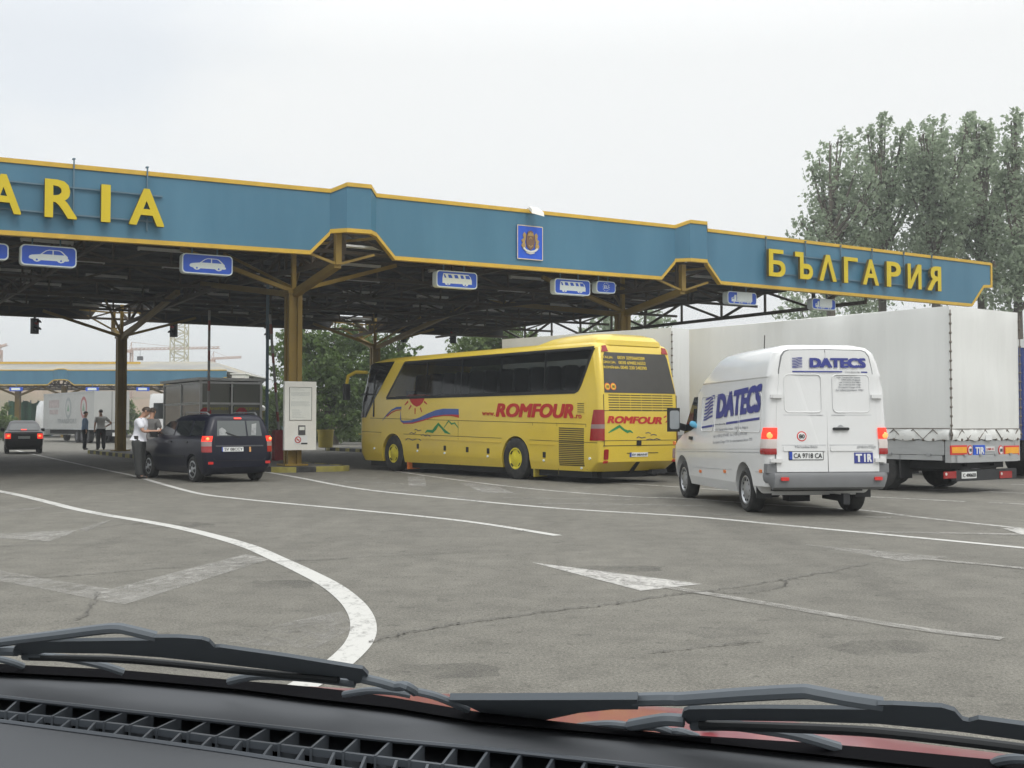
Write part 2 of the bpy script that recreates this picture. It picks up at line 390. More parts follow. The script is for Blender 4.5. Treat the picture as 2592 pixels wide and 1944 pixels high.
        bk = [fn(a, b, d1) for a, b in L] + [fn(a, b, d1) for a, b in R]
        fs += [(m + i, m + i + 1, m + n + i + 1, m + n + i) for i in range(n - 1)]
        loop = list(range(n)) + list(range(2 * n - 1, n - 1, -1))
        fs += [(loop[i], loop[(i + 1) % m], m + loop[(i + 1) % m], m + loop[i]) for i in range(m)]
        return s.add(fr + bk, fs)
    def build(s, name, mat, parent=None, smooth=False, ang=35, fix=True):
        o = new_mesh(name, s.v, s.f, mat, parent, False)
        if fix:
            bm = bmesh.new(); bm.from_mesh(o.data); bmesh.ops.recalc_face_normals(bm, faces=bm.faces); bm.to_mesh(o.data); bm.free()
        if smooth:
            me = o.data; me.polygons.foreach_set('use_smooth', [True] * len(me.polygons)); me.set_sharp_from_angle(angle=math.radians(ang))
        return o

def rrect(x0, x1, y0, y1, r, n=4):
    r = max(min(r, (x1 - x0) / 2 - 1e-4, (y1 - y0) / 2 - 1e-4), 1e-4); out = []
    for cx, cy, a0 in ((x1 - r, y0 + r, -PI / 2), (x1 - r, y1 - r, 0), (x0 + r, y1 - r, PI / 2), (x0 + r, y0 + r, PI)):
        for i in range(n + 1):
            a = a0 + PI / 2 * i / n; out.append((cx + r * math.cos(a), cy + r * math.sin(a)))
    return out
def circ(cx, cy, r, n=20, ry=None):
    return [(cx + r * math.cos(2 * PI * i / n), cy + (ry or r) * math.sin(2 * PI * i / n)) for i in range(n)]
def lerp(a, b, t): return a + (b - a) * t
def interp(x, xs, ys):
    if x <= xs[0]: return ys[0]
    for i in range(len(xs) - 1):
        if x <= xs[i + 1]: return lerp(ys[i], ys[i + 1], (x - xs[i]) / (xs[i + 1] - xs[i]))
    return ys[-1]

_txt = {}
def text2d(s, bold=0.0, shear=0.0, res=3):
    """triangles of a line of writing as (x, y, layer), bounding box scaled to 0..1; bold thickens by shifted copies, each its own layer"""
    k = (s, bold, shear)
    if k in _txt: return _txt[k]
    cu = bpy.data.curves.new('writing', 'FONT'); cu.body = s; cu.shear = shear; cu.resolution_u = res; cu.fill_mode = 'FRONT'
    o = bpy.data.objects.new('writing', cu); COL.objects.link(o)
    dg = bpy.context.evaluated_depsgraph_get(); dg.update()
    me = bpy.data.meshes.new_from_object(o.evaluated_get(dg))
    v0 = [(v.co.x, v.co.y) for v in me.vertices]; f0 = [tuple(p.vertices) for p in me.polygons]
    bpy.data.objects.remove(o); bpy.data.curves.remove(cu); bpy.data.meshes.remove(me)
    vs = []; fs = []; sh = [(0, 0)]
    if bold > .003: sh = [(bold * a, bold * b) for a, b in ((0, 0), (-1, 0), (1, 0), (-.5, 0), (.5, 0), (-.9, .6), (.9, .6), (-.9, -.6), (.9, -.6))]
    for j, (dx, dy) in enumerate(sh):
        b = len(vs); vs += [(x + dx, y + dy, j) for x, y in v0]; fs += [tuple(b + i for i in f) for f in f0]
    xs = [v[0] for v in vs]; ys = [v[1] for v in vs]
    x0, x1, y0, y1 = min(xs), max(xs), min(ys), max(ys)
    vs = [((x - x0) / (x1 - x0), (y - y0) / (y1 - y0), j) for x, y, j in vs]
    _txt[k] = (vs, fs, (x1 - x0) / (y1 - y0)); return _txt[k]
def put_text(mb, s, x0, x1, y0, y1, fn=None, d=0.004, bold=0.0, shear=0.0, thick=None):
    """writing filling the box x0..x1, y0..y1 of a surface fn(a, b, offset)"""
    vs, fs, asp = text2d(s, bold, shear)
    fn = fn or (lambda a, b, o: (a, b, o))
    P = [(lerp(x0, x1, x), lerp(y0, y1, y), j) for x, y, j in vs]; st = .0005 if thick is None else .0015
    if thick is None: return mb.add([fn(a, b, d + j * st) for a, b, j in P], fs)
    # solid letter: extruded outline, shifted copies a hair deeper each
    cu = bpy.data.curves.new('writing', 'FONT'); cu.body = s; cu.resolution_u = 3; cu.extrude = .5
    o = bpy.data.objects.new('writing', cu); COL.objects.link(o); dg = bpy.context.evaluated_depsgraph_get(); dg.update()
    me = bpy.data.meshes.new_from_object(o.evaluated_get(dg))
    v0 = [tuple(v.co) for v in me.vertices]; f0 = [tuple(p.vertices) for p in me.polygons]
    bpy.data.objects.remove(o); bpy.data.curves.remove(cu); bpy.data.meshes.remove(me)
    ex = bold + 1e-6; gx0, gx1 = min(v[0] for v in v0) - ex, max(v[0] for v in v0) + ex; gy0, gy1 = min(v[1] for v in v0) - ex * .6, max(v[1] for v in v0) + ex * .6
    for j, (dx, dy) in enumerate([(0, 0)] + [(bold * p, bold * q_) for p, q_ in ((-1, 0), (1, 0), (-.5, 0), (.5, 0), (-.9, .6), (.9, .6), (-.9, -.6), (.9, -.6))]):
        mb.add([fn(lerp(x0, x1, (x + dx - gx0) / (gx1 - gx0)), lerp(y0, y1, (y + dy - gy0) / (gy1 - gy0)), (d + j * st) if z > 0 else (d - thick - j * st)) for x, y, z in v0], f0)
    return mb

def bake(o):
    dg = bpy.context.evaluated_depsgraph_get(); dg.update()
    me = bpy.data.meshes.new_from_object(o.evaluated_get(dg), depsgraph=dg)
    o.modifiers.clear(); old = o.data; o.data = me
    if old.users == 0: bpy.data.meshes.remove(old)
    return o
def cut(o, cutters):
    """boolean difference, applied"""
    tmp = []
    for mb in cutters:
        c = mb.build('cutter', None, o.parent); tmp.append(c)
        md = o.modifiers.new('cut', 'BOOLEAN'); md.operation = 'DIFFERENCE'; md.solver = 'EXACT'; md.object = c
    bake(o)
    for c in tmp:
        me = c.data; bpy.data.objects.remove(c); bpy.data.meshes.remove(me)
    return o
def copy_tree(o, parent=None):
    c = o.copy(); COL.objects.link(c)
    if parent is not None: c.parent = parent
    for ch in list(o.children): copy_tree(ch, c)
    return c

class Hull:
    """vehicle body: rounded plan outlines stacked by height. local x right, y forward, z up.
    levels: (z, y_rear, y_front, half_width, r_rear, r_front)"""
    def __init__(s, levels): s.L = levels
    def at(s, z):
        L = s.L; zs = [l[0] for l in L]
        return [interp(z, zs, [l[i] for l in L]) for i in range(1, 6)]
    def outline(s, l, n=5):
        z, y0, y1, w, rr, rf = l; out = []
        for cx, cy, r, a0 in ((w - rr, y0 + rr, rr, -PI / 2), (w - rf, y1 - rf, rf, 0), (-w + rf, y1 - rf, rf, PI / 2), (-w + rr, y0 + rr, rr, PI)):
            for i in range(n + 1):
                a = a0 + PI / 2 * i / n; out.append((cx + r * math.cos(a), cy + r * math.sin(a), z))
        return out
    def build(s, name, mat, parent, n=5, arches=(), ang=28, extra=()):
        mb = MB(); m = 4 * (n + 1); vs = []
        for l in s.L: vs += s.outline(l, n)
        k = len(s.L)
        fs = [(j * m + i, j * m + (i + 1) % m, (j + 1) * m + (i + 1) % m, (j + 1) * m + i) for j in range(k - 1) for i in range(m)]
        fs += [tuple(range(m - 1, -1, -1)), tuple(range((k - 1) * m, k * m))]
        mb.add(vs, fs); o = mb.build(name, mat, parent)
        cs = []
        for (y, z, r, wi, wo) in arches:
            for sd in (-1, 1):
                c = MB(); xa, xb = sorted((sd * wi, sd * wo))
                pr = []
                pts = [(y + r * math.cos(a), z + r * math.sin(a)) for a in [PI * i / 14 for i in range(15)]] + [(y - r * 1.03, -0.3), (y + r * 1.03, -0.3)]
                c.poly(pts, lambda a, b, q, xa=xa, xb=xb: (xa if q else xb, a, b), 0, 1)
                cs.append(c)
        if cs or extra: cut(o, cs + list(extra))
        me = o.data; me.polygons.foreach_set('use_smooth', [True] * len(me.polygons)); me.set_sharp_from_angle(angle=math.radians(ang))
        return o
    def left(s, y, z, o=0.0): return (-(s.at(z)[2] + o), y, z)
    def right(s, y, z, o=0.0): return (s.at(z)[2] + o, y, z)
    def rear(s, x, z, o=0.0): return (x, s.at(z)[0] - o, z)
    def front(s, x, z, o=0.0): return (x, s.at(z)[1] + o, z)

def wheel(parent, x, y, r, w, side, rim_mat='steel', rim_r=0.62, hub='holes', name='wheel'):
    """side -1: outer face to the left; tyre is the wheel's own mesh, rim its sub-part"""
    xo, xi = x + side * w / 2, x - side * w / 2
    t = MB(); e = side * 0.03
    t.lathe([(r * rim_r, xi), (r * 0.93, xi), (r, xi + e), (r, xo - e), (r * 0.95, xo - e * 0.2), (r * 0.84, xo + e * 0.35), (r * rim_r, xo - e * 0.3), (r * rim_r, xo - e * 1.5)], (0, y, r), 'X', 28)
    tw = t.build(name, 'rubber', parent, True, 40)
    q = MB(); R = r * rim_r
    q.lathe([(R, xo - e * 1.5), (R, xo - e * 0.2), (R * 0.9, xo - e * 0.1), (R * 0.82, xo - e * 1.0), (R * 0.5, xo - e * 0.4), (R * 0.28, xo + e * 0.2), (R * 0.1, xo + e * 0.3), (0.002, xo + e * 0.3)], (0, y, r), 'X', 28)
    rim = q.build('rim', rim_mat, tw, True, 40)
    h = MB()
    if hub == 'holes':
        for k in range(10):
            a = 2 * PI * k / 10
            h.lathe([(R * 0.085, xo - e * 1.2), (R * 0.085, xo - e * 0.45), (0.001, xo - e * 0.44)], (0, y + R * 0.72 * math.cos(a), r + R * 0.72 * math.sin(a)), 'X', 8)
        h.build('vent_hole', 'black', rim)
    elif hub == 'spokes':
        for k in range(6):
            a = 2 * PI * k / 6 + 0.2
            h.poly([(y + R * 0.35 * math.cos(a - .25), r + R * 0.35 * math.sin(a - .25)), (y + R * 0.8 * math.cos(a - .26), r + R * 0.8 * math.sin(a - .26)), (y + R * 0.8 * math.cos(a + .26), r + R * 0.8 * math.sin(a + .26)), (y + R * 0.35 * math.cos(a + .25), r + R * 0.35 * math.sin(a + .25))], lambda a, b, o: (xo + e * 0.05 + o * side, a, b), 0.004, -0.02)
        h.build('vent_hole', 'black', rim)
    elif hub == 'slots':
        for k in range(4):
            a0 = 2 * PI * k / 4 + 0.5
            h.strip([(y + R * 0.83 * math.cos(a0 + j * .09), r + R * 0.83 * math.sin(a0 + j * .09)) for j in range(6)], R * 0.09, lambda a, b, o: (xo - e * 0.15 + o * side, a, b), 0.004, -0.03)
        h.build('vent_hole', 'black', rim)
    return tw
M['far_roof'] = mk('far_roof', (0.24, 0.24, 0.225), 0.7, 0.15, 0.3, dirt=((0.45, 0.36, 0.16), 0.5, 0.15))
M['far_roof2'] = mk('shed_roof', (0.22, 0.25, 0.28), 0.7)
M['net_green'] = mk('net_green', (0.018, 0.11, 0.050), 0.8, 0.2, 1.0)
M['vent_grey'] = mk('vent_grey', (0.10, 0.108, 0.12), 0.6)
# ------------------------------------------------------------------ ground, asphalt, markings
def asphalt():
    m = bpy.data.materials.new('asphalt'); m.use_nodes = True
    nt = m.node_tree; b = nt.nodes['Principled BSDF']; L = nt.links.new
    co = nt.nodes.new('ShaderNodeTexCoord')
    def noise(scale, det=4, rough=0.6, st=None, rz=0):
        mpn = nt.nodes.new('ShaderNodeMapping'); L(co.outputs['Object'], mpn.inputs[0])
        if st: mpn.inputs['Scale'].default_value = st
        mpn.inputs['Rotation'].default_value = (0, 0, rz)
        n = nt.nodes.new('ShaderNodeTexNoise'); n.inputs['Scale'].default_value = scale; n.inputs['Detail'].default_value = det
        n.inputs['Roughness'].default_value = rough; L(mpn.outputs[0], n.inputs['Vector']); return n.outputs[0]
    def rng(x, a, c, d, e):
        r = nt.nodes.new('ShaderNodeMapRange'); r.inputs[1].default_value = a; r.inputs[2].default_value = c
        r.inputs[3].default_value = d; r.inputs[4].default_value = e; L(x, r.inputs[0]); return r.outputs[0]
    def mul(a, c):
        x = nt.nodes.new('ShaderNodeMath'); x.operation = 'MULTIPLY'; L(a, x.inputs[0]); L(c, x.inputs[1]); return x.outputs[0]
    f = rng(noise(0.16, 4), 0.3, 0.7, 0.86, 1.12)
    f = mul(f, rng(noise(0.55, 5, 0.7, (1.5, 0.35, 1), -0.6), 0.3, 0.7, 0.86, 1.10))
    f = mul(f, rng(noise(2.6, 6, 0.72), 0.38, 0.62, 0.84, 1.06))
    f = mul(f, rng(noise(48, 4, 0.85), 0.38, 0.62, 0.60, 1.36))
    f = mul(f, rng(noise(120, 2, 0.8), 0.38, 0.62, 0.72, 1.28))
    f = mul(f, rng(noise(9, 4, 0.7, (1, 1, 1)), 0.33, 0.41, 0.66, 1.0))
    f = mul(f, rng(noise(3.1, 2, 0.5), 0.28, 0.33, 0.80, 1.0))
    # oily wheel tracks along the lanes
    f = mul(f, rng(noise(0.42, 3, 0.5, (1.0, 0.06, 1), -0.60), 0.60, 0.72, 1.0, 0.80))
    mx = nt.nodes.new('ShaderNodeMix'); mx.data_type = 'RGBA'; mx.blend_type = 'MULTIPLY'; mx.inputs['Factor'].default_value = 1
    mx.inputs['A'].default_value = (0.148, 0.141, 0.121, 1); L(f, mx.inputs['B'])
    L(mx.outputs['Result'], b.inputs['Base Color']); b.inputs['Roughness'].default_value = 0.85; b.inputs['Specular IOR Level'].default_value = 0.3
    bp = nt.nodes.new('ShaderNodeBump'); bp.inputs['Strength'].default_value = 0.5; bp.inputs['Distance'].default_value = 0.006
    L(noise(70, 3, 0.8), bp.inputs['Height']); L(bp.outputs[0], b.inputs['Normal'])
    return m
M['asphalt'] = asphalt()
M['grassland'] = mk('grassland', (0.085, 0.105, 0.040), 0.95, 0.35, 0.25, bump=0.6, dirt=((0.16, 0.14, 0.08), 0.6, 0.12))
M['hillside'] = mk('hillside', (0.21, 0.15, 0.10), 0.95, 0.25, 0.05, dirt=((0.10, 0.11, 0.05), 0.8, 0.06))
M['mark'] = mk_paint_mark('mark_fresh', (0.46, 0.455, 0.43), 0.92, 14, 0.18)
M['mark_mid'] = mk_paint_mark('mark_mid', (0.42, 0.41, 0.385), 0.72, 9, 0.20)
M['mark_worn'] = mk_paint_mark('mark_worn', (0.33, 0.32, 0.295), 0.38, 7, 0.26)
M['mark_ghost'] = mk_paint_mark('mark_ghost', (0.28, 0.27, 0.25), 0.16, 6, 0.28)
M['crack'] = mk('crack_tar', (0.085, 0.080, 0.072), 0.9, 0.4, 6)

g = MB(); g.add([(-1500, -200, -.03), (1500, -200, -.03), (1500, 2500, -.03), (-1500, 2500, -.03)], [(0, 1, 2, 3)])
struct(g.build('ground', 'grassland'))
g = MB(); g.poly([(-90, -25), (60, -25), (75, 60), (30, 96), (-24, 96), (-30, 150), (-130, 150)], lambda a, b, o: (a, b, 0.0))
struct(g.build('asphalt_road', 'asphalt'))

def catmull(pts, n=6):
    P = [pts[0]] + list(pts) + [pts[-1]]; out = []
    for i in range(1, len(P) - 2):
        p0, p1, p2, p3 = P[i - 1], P[i], P[i + 1], P[i + 2]
        for k in range(n):
            t = k / n
            out.append(tuple(0.5 * (2 * p1[j] + (p2[j] - p0[j]) * t + (2 * p0[j] - 5 * p1[j] + 4 * p2[j] - p3[j]) * t * t + (3 * p1[j] - p0[j] - 3 * p2[j] + p3[j]) * t ** 3) for j in range(2)))
    out.append(tuple(pts[-1])); return out
def gxy(pts): return [tuple(G(x, y)[:2]) for x, y in pts]
def flat(z): return lambda a, b, o: (a, b, z)
def line(pts, w, mat, z=0.004, n=6, name='lane_line'):
    mb = MB(); mb.strip(catmull(gxy(pts), n), w, flat(z)); o = mb.build(name, mat); struct(o); return o
def patch(pts, mat, z=0.004, name='road_marking'):
    mb = MB(); mb.poly(gxy(pts), flat(z)); o = mb.build(name, mat); struct(o); return o
q = 1 / 2.212
line([(x * q, 1250 + y * q) for x, y in ((-260, -60), (-90, -30), (60, -2), (140, 15), (270, 47), (420, 85), (600, 120), (800, 153), (1000, 190), (1200, 238), (1400, 298), (1560, 368), (1700, 433), (1850, 512), (1960, 598), (2020, 680), (2035, 760), (2012, 830), (1960, 893), (1880, 962), (1800, 1015), (1700, 1075), (1500, 1190))], 0.185, 'mark', n=8)
line([(40, 1140), (250, 1186), (332, 1203), (420, 1228), (506, 1250), (600, 1262), (720, 1274), (900, 1291), (1172, 1319), (1412, 1356)], 0.14, 'mark')
line([(655, 1192), (750, 1208), (900, 1236), (1100, 1258), (1400, 1286), (1750, 1308), (2030, 1334), (2340, 1363), (2640, 1392)], 0.15, 'mark')
line([(985, 1190), (1090, 1206), (1320, 1235), (1590, 1257), (1730, 1262), (1940, 1277), (2173, 1291), (2320, 1309), (2640, 1344)], 0.13, 'mark_mid')
line([(1550, 1222), (1850, 1241), (2168, 1256), (2443, 1270)], 0.13, 'mark_mid')
line([(2503, 1272), (2640, 1279)], 0.13, 'mark_mid')
line([(2285, 1236), (2640, 1251)], 0.13, 'mark_mid')
line([(2560, 1226), (2660, 1230)], 0.13, 'mark_mid')
def c8(x, y): return (1292 + x * 0.5877, 1200 + y * 0.5877)
patch([c8(95, 382), c8(828, 475), c8(560, 504)], 'mark_mid', name='arrow_marking')
line([c8(640, 483), c8(1000, 543), c8(1400, 612), c8(1800, 676), c8(2120, 713)], 0.13, 'mark_worn', 0.008, name='arrow_marking')
patch([c8(1260, 303), c8(1890, 360), c8(1700, 378)], 'mark_worn', name='arrow_marking')
line([c8(1770, 366), c8(2212, 408), c8(2400, 428)], 0.13, 'mark_worn', 0.008, name='arrow_marking')
def c5(x, y): return (x * q, 1250 + y * q)
patch([c5(-60, 420), c5(0, 432), c5(270, 480), c5(620, 535), c5(1375, 340), c5(1510, 368), c5(700, 622), c5(560, 600), c5(270, 540), c5(0, 492), c5(-60, 482)], 'mark_worn')
patch([c5(1230, 822), c5(1640, 715), c5(1910, 660), c5(1985, 750), c5(1760, 870), c5(1400, 850)], 'mark_ghost')
patch([c5(-60, 222), c5(0, 224), c5(200, 214), c5(430, 206), c5(370, 235), c5(270, 268), c5(130, 256), c5(-60, 246)], 'mark_worn')
patch([c5(-60, 95), c5(250, 72), c5(240, 82), c5(-60, 120)], 'mark_ghost')
patch([c5(640, 915), c5(1300, 985), c5(1180, 1000), c5(560, 940)], 'mark_ghost')
patch([c5(430, 200), c5(640, 140), c5(560, 180), c5(480, 215)], 'mark_ghost', 0.006)
# faded lane arrows beside the coach
def c6(x, y): return (500 + x * 0.3165, 780 + y * 0.3165)
patch([c6(1680, 1345), c6(1815, 1340), c6(1830, 1425), c6(1690, 1428)], 'mark_worn')
line([c6(960, 1380), c6(1250, 1388), c6(1690, 1410)], 0.16, 'mark_worn', 0.006)
line([c6(1330, 1455), c6(1700, 1462), c6(2250, 1470)], 0.16, 'mark_worn', 0.006)
patch([(1160, 1222), (1250, 1228), (1305, 1250), (1220, 1246)], 'mark_worn')
line([c8(-40, 103), c8(250, 108), c8(520, 110)], 0.14, 'mark_worn', 0.006)
line([c8(120, 128), c8(480, 132), c8(830, 138)], 0.14, 'mark_worn', 0.006)
line([c8(1500, 250), c8(1900, 256), c8(2240, 262)], 0.22, 'mark_worn', 0.006)
patch([c8(2120, 236), c8(2300, 236), c8(2300, 268), c8(2200, 262)], 'mark_mid', 0.008)
line([c8(760, 172), c8(1000, 178), c8(1080, 182)], 0.2, 'mark_ghost', 0.006)
line([c8(1520, 185), c8(1640, 188)], 0.25, 'mark_worn', 0.006)
patch([c6(2050, 1500), c6(2250, 1520), c6(2250, 1545), c6(2080, 1530)], 'mark_ghost', 0.006)
M['stain'] = mk_paint_mark('oil_stain', (0.085, 0.081, 0.073), -0.12, 1.6, 0.42)
for cx_, cy_, rx_, ry_ in ((1110, 1700, 150, 22), (1830, 1600, 90, 16), (2230, 1640, 120, 20), (700, 1480, 90, 12), (1560, 1440, 110, 10), (1190, 1206, 70, 6), (420, 1330, 120, 8)):
    patch([(cx_ + rx_ * math.cos(i * .45) * (1 + .2 * math.sin(i * 2.1)), cy_ + ry_ * math.sin(i * .45) * (1 + .25 * math.sin(i * 1.7))) for i in range(14)], 'stain', 0.002, 'oil_stain')
def crack(pts, w, seed):
    r = random.Random(seed); P = catmull(gxy(pts), 26)
    P = [(x + r.gauss(0, .016), y + r.gauss(0, .018)) for x, y in P]
    mb = MB(); mb.strip(P, [w * r.uniform(.35, 1.5) for _ in P], flat(0.011)); o = mb.build('crack', 'crack'); struct(o)
crack([(-60, 1462), (150, 1460), (400, 1440), (660, 1426), (1000, 1407), (1260, 1394)], 0.0175, 1)
crack([(930, 1628), (1040, 1602), (1180, 1578), (1300, 1562), (1420, 1545), (1541, 1532), (1690, 1508), (1790, 1498), (2000, 1466), (2200, 1428)], 0.0140, 2)
crack([(1790, 1498), (1880, 1502), (1975, 1488), (1990, 1476), (1975, 1468)], 0.0100, 3)
crack([(1640, 1655), (1780, 1640), (1930, 1625)], 0.0100, 4)
crack([(250, 1500), (225, 1545), (200, 1570)], 0.0100, 5)
crack([(-60, 1385), (200, 1378), (430, 1366)], 0.0150, 6)
crack([(1292, 1348), (1400, 1340), (1700, 1330)], 0.0150, 7)

# ------------------------------------------------------------------ canopy frame: t along the fascia, k into the canopy
CO = Vector((-4.53, 32.1, 0)); CA = PI / 2 - 1.02
CV = Vector((math.cos(CA), math.sin(CA), 0)); CU = Vector((-math.sin(CA), math.cos(CA), 0))
def FT(px, py, k):
    d = ray(px, py); E = Vector((0, 0, EYE)); s = (k - (E - CO).dot(CU)) / d.dot(CU); P = E + d * s
    return (P - CO).dot(CV), P.z
def W(t, k, z=0.0): return CO + CV * t + CU * k + Vector((0, 0, z))

def island(t0, t1, k0, k1, far_grey=False):
    mb = MB(); r = 0.5
    out = rrect(t0 + .16, t1 - .16, k0 + .16, k1 - .16, r, 4)
    mb.poly(out, lambda a, b, o: tuple(W(a, b, o)), 0.146, -0.02)
    base = struct(mb.build('traffic_island', 'island'))
    o2 = rrect(t0, t1, k0, k1, r + .16, 4)
    # kerbstones along the outline, alternately yellow and black
    P = o2 + [o2[0]]; I = out + [out[0]]; seg = []; acc = 0
    Y, B = MB(), MB(); pos = 0
    for i in range(len(P) - 1):
        l = math.hypot(P[i + 1][0] - P[i][0], P[i + 1][1] - P[i][1]); n = max(1, int(l / .25))
        for j in range(n):
            a, b = j / n, (j + 1) / n
            o_a = (lerp(P[i][0], P[i + 1][0], a), lerp(P[i][1], P[i + 1][1], a)); o_b = (lerp(P[i][0], P[i + 1][0], b), lerp(P[i][1], P[i + 1][1], b))
            i_a = (lerp(I[i][0], I[i + 1][0], a), lerp(I[i][1], I[i + 1][1], a)); i_b = (lerp(I[i][0], I[i + 1][0], b), lerp(I[i][1], I[i + 1][1], b))
            tgt = Y if int(pos / .62) % 2 == 0 else B
            tgt.poly([o_a, o_b, i_b, i_a], lambda x, y, o: tuple(W(x, y, o)), 0.16, -0.02)
            pos += l / n
    y = Y.build('kerb', 'kerb_yellow', base); b = B.build('kerb', 'kerb_black', base)
    return base
island(-1.25, 1.3, 2.3, 28.0)
island(10.7, 13.2, 2.3, 28.0)
island(-14.2, -11.7, 2.3, 28.0)

# ------------------------------------------------------------------ the big canopy
def fascia(parent, cols, thick=0.12, flip=1, trim_h=0.11, names=('fascia_panel', 'trim'), mats=('blue', 'yellow_trim')):
    """cols: (t, k, z_bottom, z_top) along the front"""
    n = len(cols); mb = MB(); vs = []
    for t, k, zb, zt in cols: vs += [(t, k, zb), (t, k, zt), (t, k + thick * flip, zb), (t, k + thick * flip, zt)]
    fs = []
    for i in range(n - 1):
        a, b = 4 * i, 4 * i + 4
        fs += [(a, b, b + 1, a + 1), (a + 2, a + 3, b + 3, b + 2), (a + 1, b + 1, b + 3, a + 3), (a, a + 2, b + 2, b)]
    fs += [(0, 1, 3, 2), (4 * n - 4, 4 * n - 2, 4 * n - 1, 4 * n - 3)]
    mb.add(vs, fs); p = mb.build(names[0], mats[0], parent)
    e = 0.035 * flip
    for top in (0, 1):
        m2 = MB(); vs = []; h = trim_h
        for t, k, zb, zt in cols:
            z = zt if top else zb; z0, z1 = (z - h * .45, z + h * .55) if top else (z - h * .55, z + h * .45)
            vs += [(t, k - e, z0), (t, k - e, z1), (t, k + thick * flip + e, z1), (t, k + thick * flip + e, z0)]
        fs = [(4 * i + j, 4 * i + 4 + j, 4 * i + 4 + (j + 1) % 4, 4 * i + (j + 1) % 4) for i in range(n - 1) for j in range(4)]
        fs += [(0, 1, 2, 3), (4 * n - 1, 4 * n - 2, 4 * n - 3, 4 * n - 4)]
        m2.add(vs, fs); m2.build(names[1], mats[1], parent)
    return p
ZB, ZT, RZ = 6.07, 7.79, 6.9
def bay(t0, p, zb, zt, rise=0.15, notch=0.62):
    """forward bay with a trapezoid notch beneath it"""
    return [(t0 - 1.27, 0, zb, zt), (t0 - .72, 0, zb + notch * .88, zt), (t0 - .69, 0, zb + notch, zt), (t0 - .36, -p, zb + notch, zt + rise), (t0 + .36, -p, zb + notch, zt + rise), (t0 + .69, 0, zb + notch, zt), (t0 + .70, 0, zb + notch * .98, zt), (t0 + 1.27, 0, zb, zt)]
canopy = thing('border_canopy', 'long blue canopy with yellow trim spanning the checkpoint lanes above the coach', 'canopy', CO, CA)
cols = [(-26, 0, ZB, ZT)] + bay(-12.0, .37, ZB, ZT) + bay(.15, .37, ZB, ZT) + bay(12.3, .37, ZB, ZT) + [(26.7, 0, ZB, ZT), (27.45, 0, ZB + .80, ZT), (27.9, 0, ZB + .84, ZT)]
zo = lambda t: interp(t, [-12, -9, 1, 13, 22, 28], [-.17, -.13, .03, .10, .10, .02])
cols = [(t, k, zb + zo(t), zt + zo(t)) for t, k, zb, zt in cols]
fpanel = fascia(canopy, cols)
mb = MB(); mb.bar((27.93, .06, ZB + .80), (27.93, .06, ZT + .06), .10, .19, (0, 1, 0)); mb.build('trim', 'yellow_trim', canopy)
# back fascia
KB, ZBB, ZTB = 27.3, 6.35, 7.8
cols = [(-26, KB, ZBB, ZTB)]
for c in (-12.0, 0.0, 12.0): cols += [(t, KB, zb, zt) for t, k, zb, zt in bay(c, 0, ZBB, ZTB, 0, .9)]
cols += [(21.4, KB, ZBB, ZTB)]
fascia(canopy, cols, 0.12, -1, 0.11, ('rear_fascia_panel', 'rear_trim'), ('roof', 'truss'))
# roof sheeting with openings behind the bays
mb = MB()
def slab(t0, t1, k0, k1, z=RZ, h=.14): mb.box(((t0 + t1) / 2, (k0 + k1) / 2, z + h / 2), (t1 - t0, k1 - k0, h))
slab(-26, 21.3, 2.6, KB - 3.0)
prev = -26
for c in (-12.0, .1, 12.0):
    slab(prev, c - 1.35, .14, 2.6); slab(prev, c - 1.6, KB - 3.0, KB - .14); prev = c + 1.45
slab(prev, 21.3, .14, 2.6); slab(prev, 21.3, KB - 3.0, KB - .14)
mb.box((12.0, 1.4, RZ + .5), (2.8, 2.5, .06))
mb.build('roof', 'roof', canopy)
# lattice girders
def lattice(mb, P, Q, zb, zt, n, w=.10, arch=0.0):
    P, Q = Vector(P), Vector(Q); bot = []; top = []
    for i in range(n + 1):
        f = i / n; p = P.lerp(Q, f); z = zb + arch * (1 - abs(2 * f - 1))
        bot.append(Vector((p.x, p.y, z))); top.append(Vector((p.x, p.y, zt)))
    mb.bar(top[0], top[-1], w, w)
    for i in range(n): mb.bar(bot[i], bot[i + 1], w, w)
    for i in range(n):
        if i % 2: mb.bar(bot[i], top[i + 1], w * .7)
        else: mb.bar(top[i], bot[i + 1], w * .7)
        mb.bar(bot[i], top[i], w * .6)
for k in (.9, 6.2, 11.4, 16.6, 21.6, 26.2):
    mb = MB(); lattice(mb, (-24, k, 0), (21.1, k, 0), 6.28, 6.85, 26, .10); mb.build('truss', 'truss', canopy)
for t in (-12.0, 0.0, 12.0):
    mb = MB(); lattice(mb, (t, .4, 0), (t, 27.0, 0), 6.0, 6.82, 12, .14, .35); mb.build('truss', 'truss', canopy)
mb = MB(); lattice(mb, (21.1, .4, 0), (21.1, 27.0, 0), 5.95, 6.84, 10, .13); mb.build('truss', 'truss', canopy)
mb = MB(); lattice(mb, (17.0, .4, 0), (17.0, 27.0, 0), 6.15, 6.84, 10, .10); mb.build('truss', 'truss', canopy)
for t in (-6, 6):
    mb = MB(); lattice(mb, (t, .6, 0), (t, 27.0, 0), 6.3, 6.84, 12, .09); mb.build('truss', 'truss', canopy)
mb = MB()
for i in range(14): mb.bar((-25.5, 1.6 + i * 1.85, 6.85), (21.2, 1.6 + i * 1.85, 6.85), .07, .12)
mb.build('purlin', 'roof', canopy)
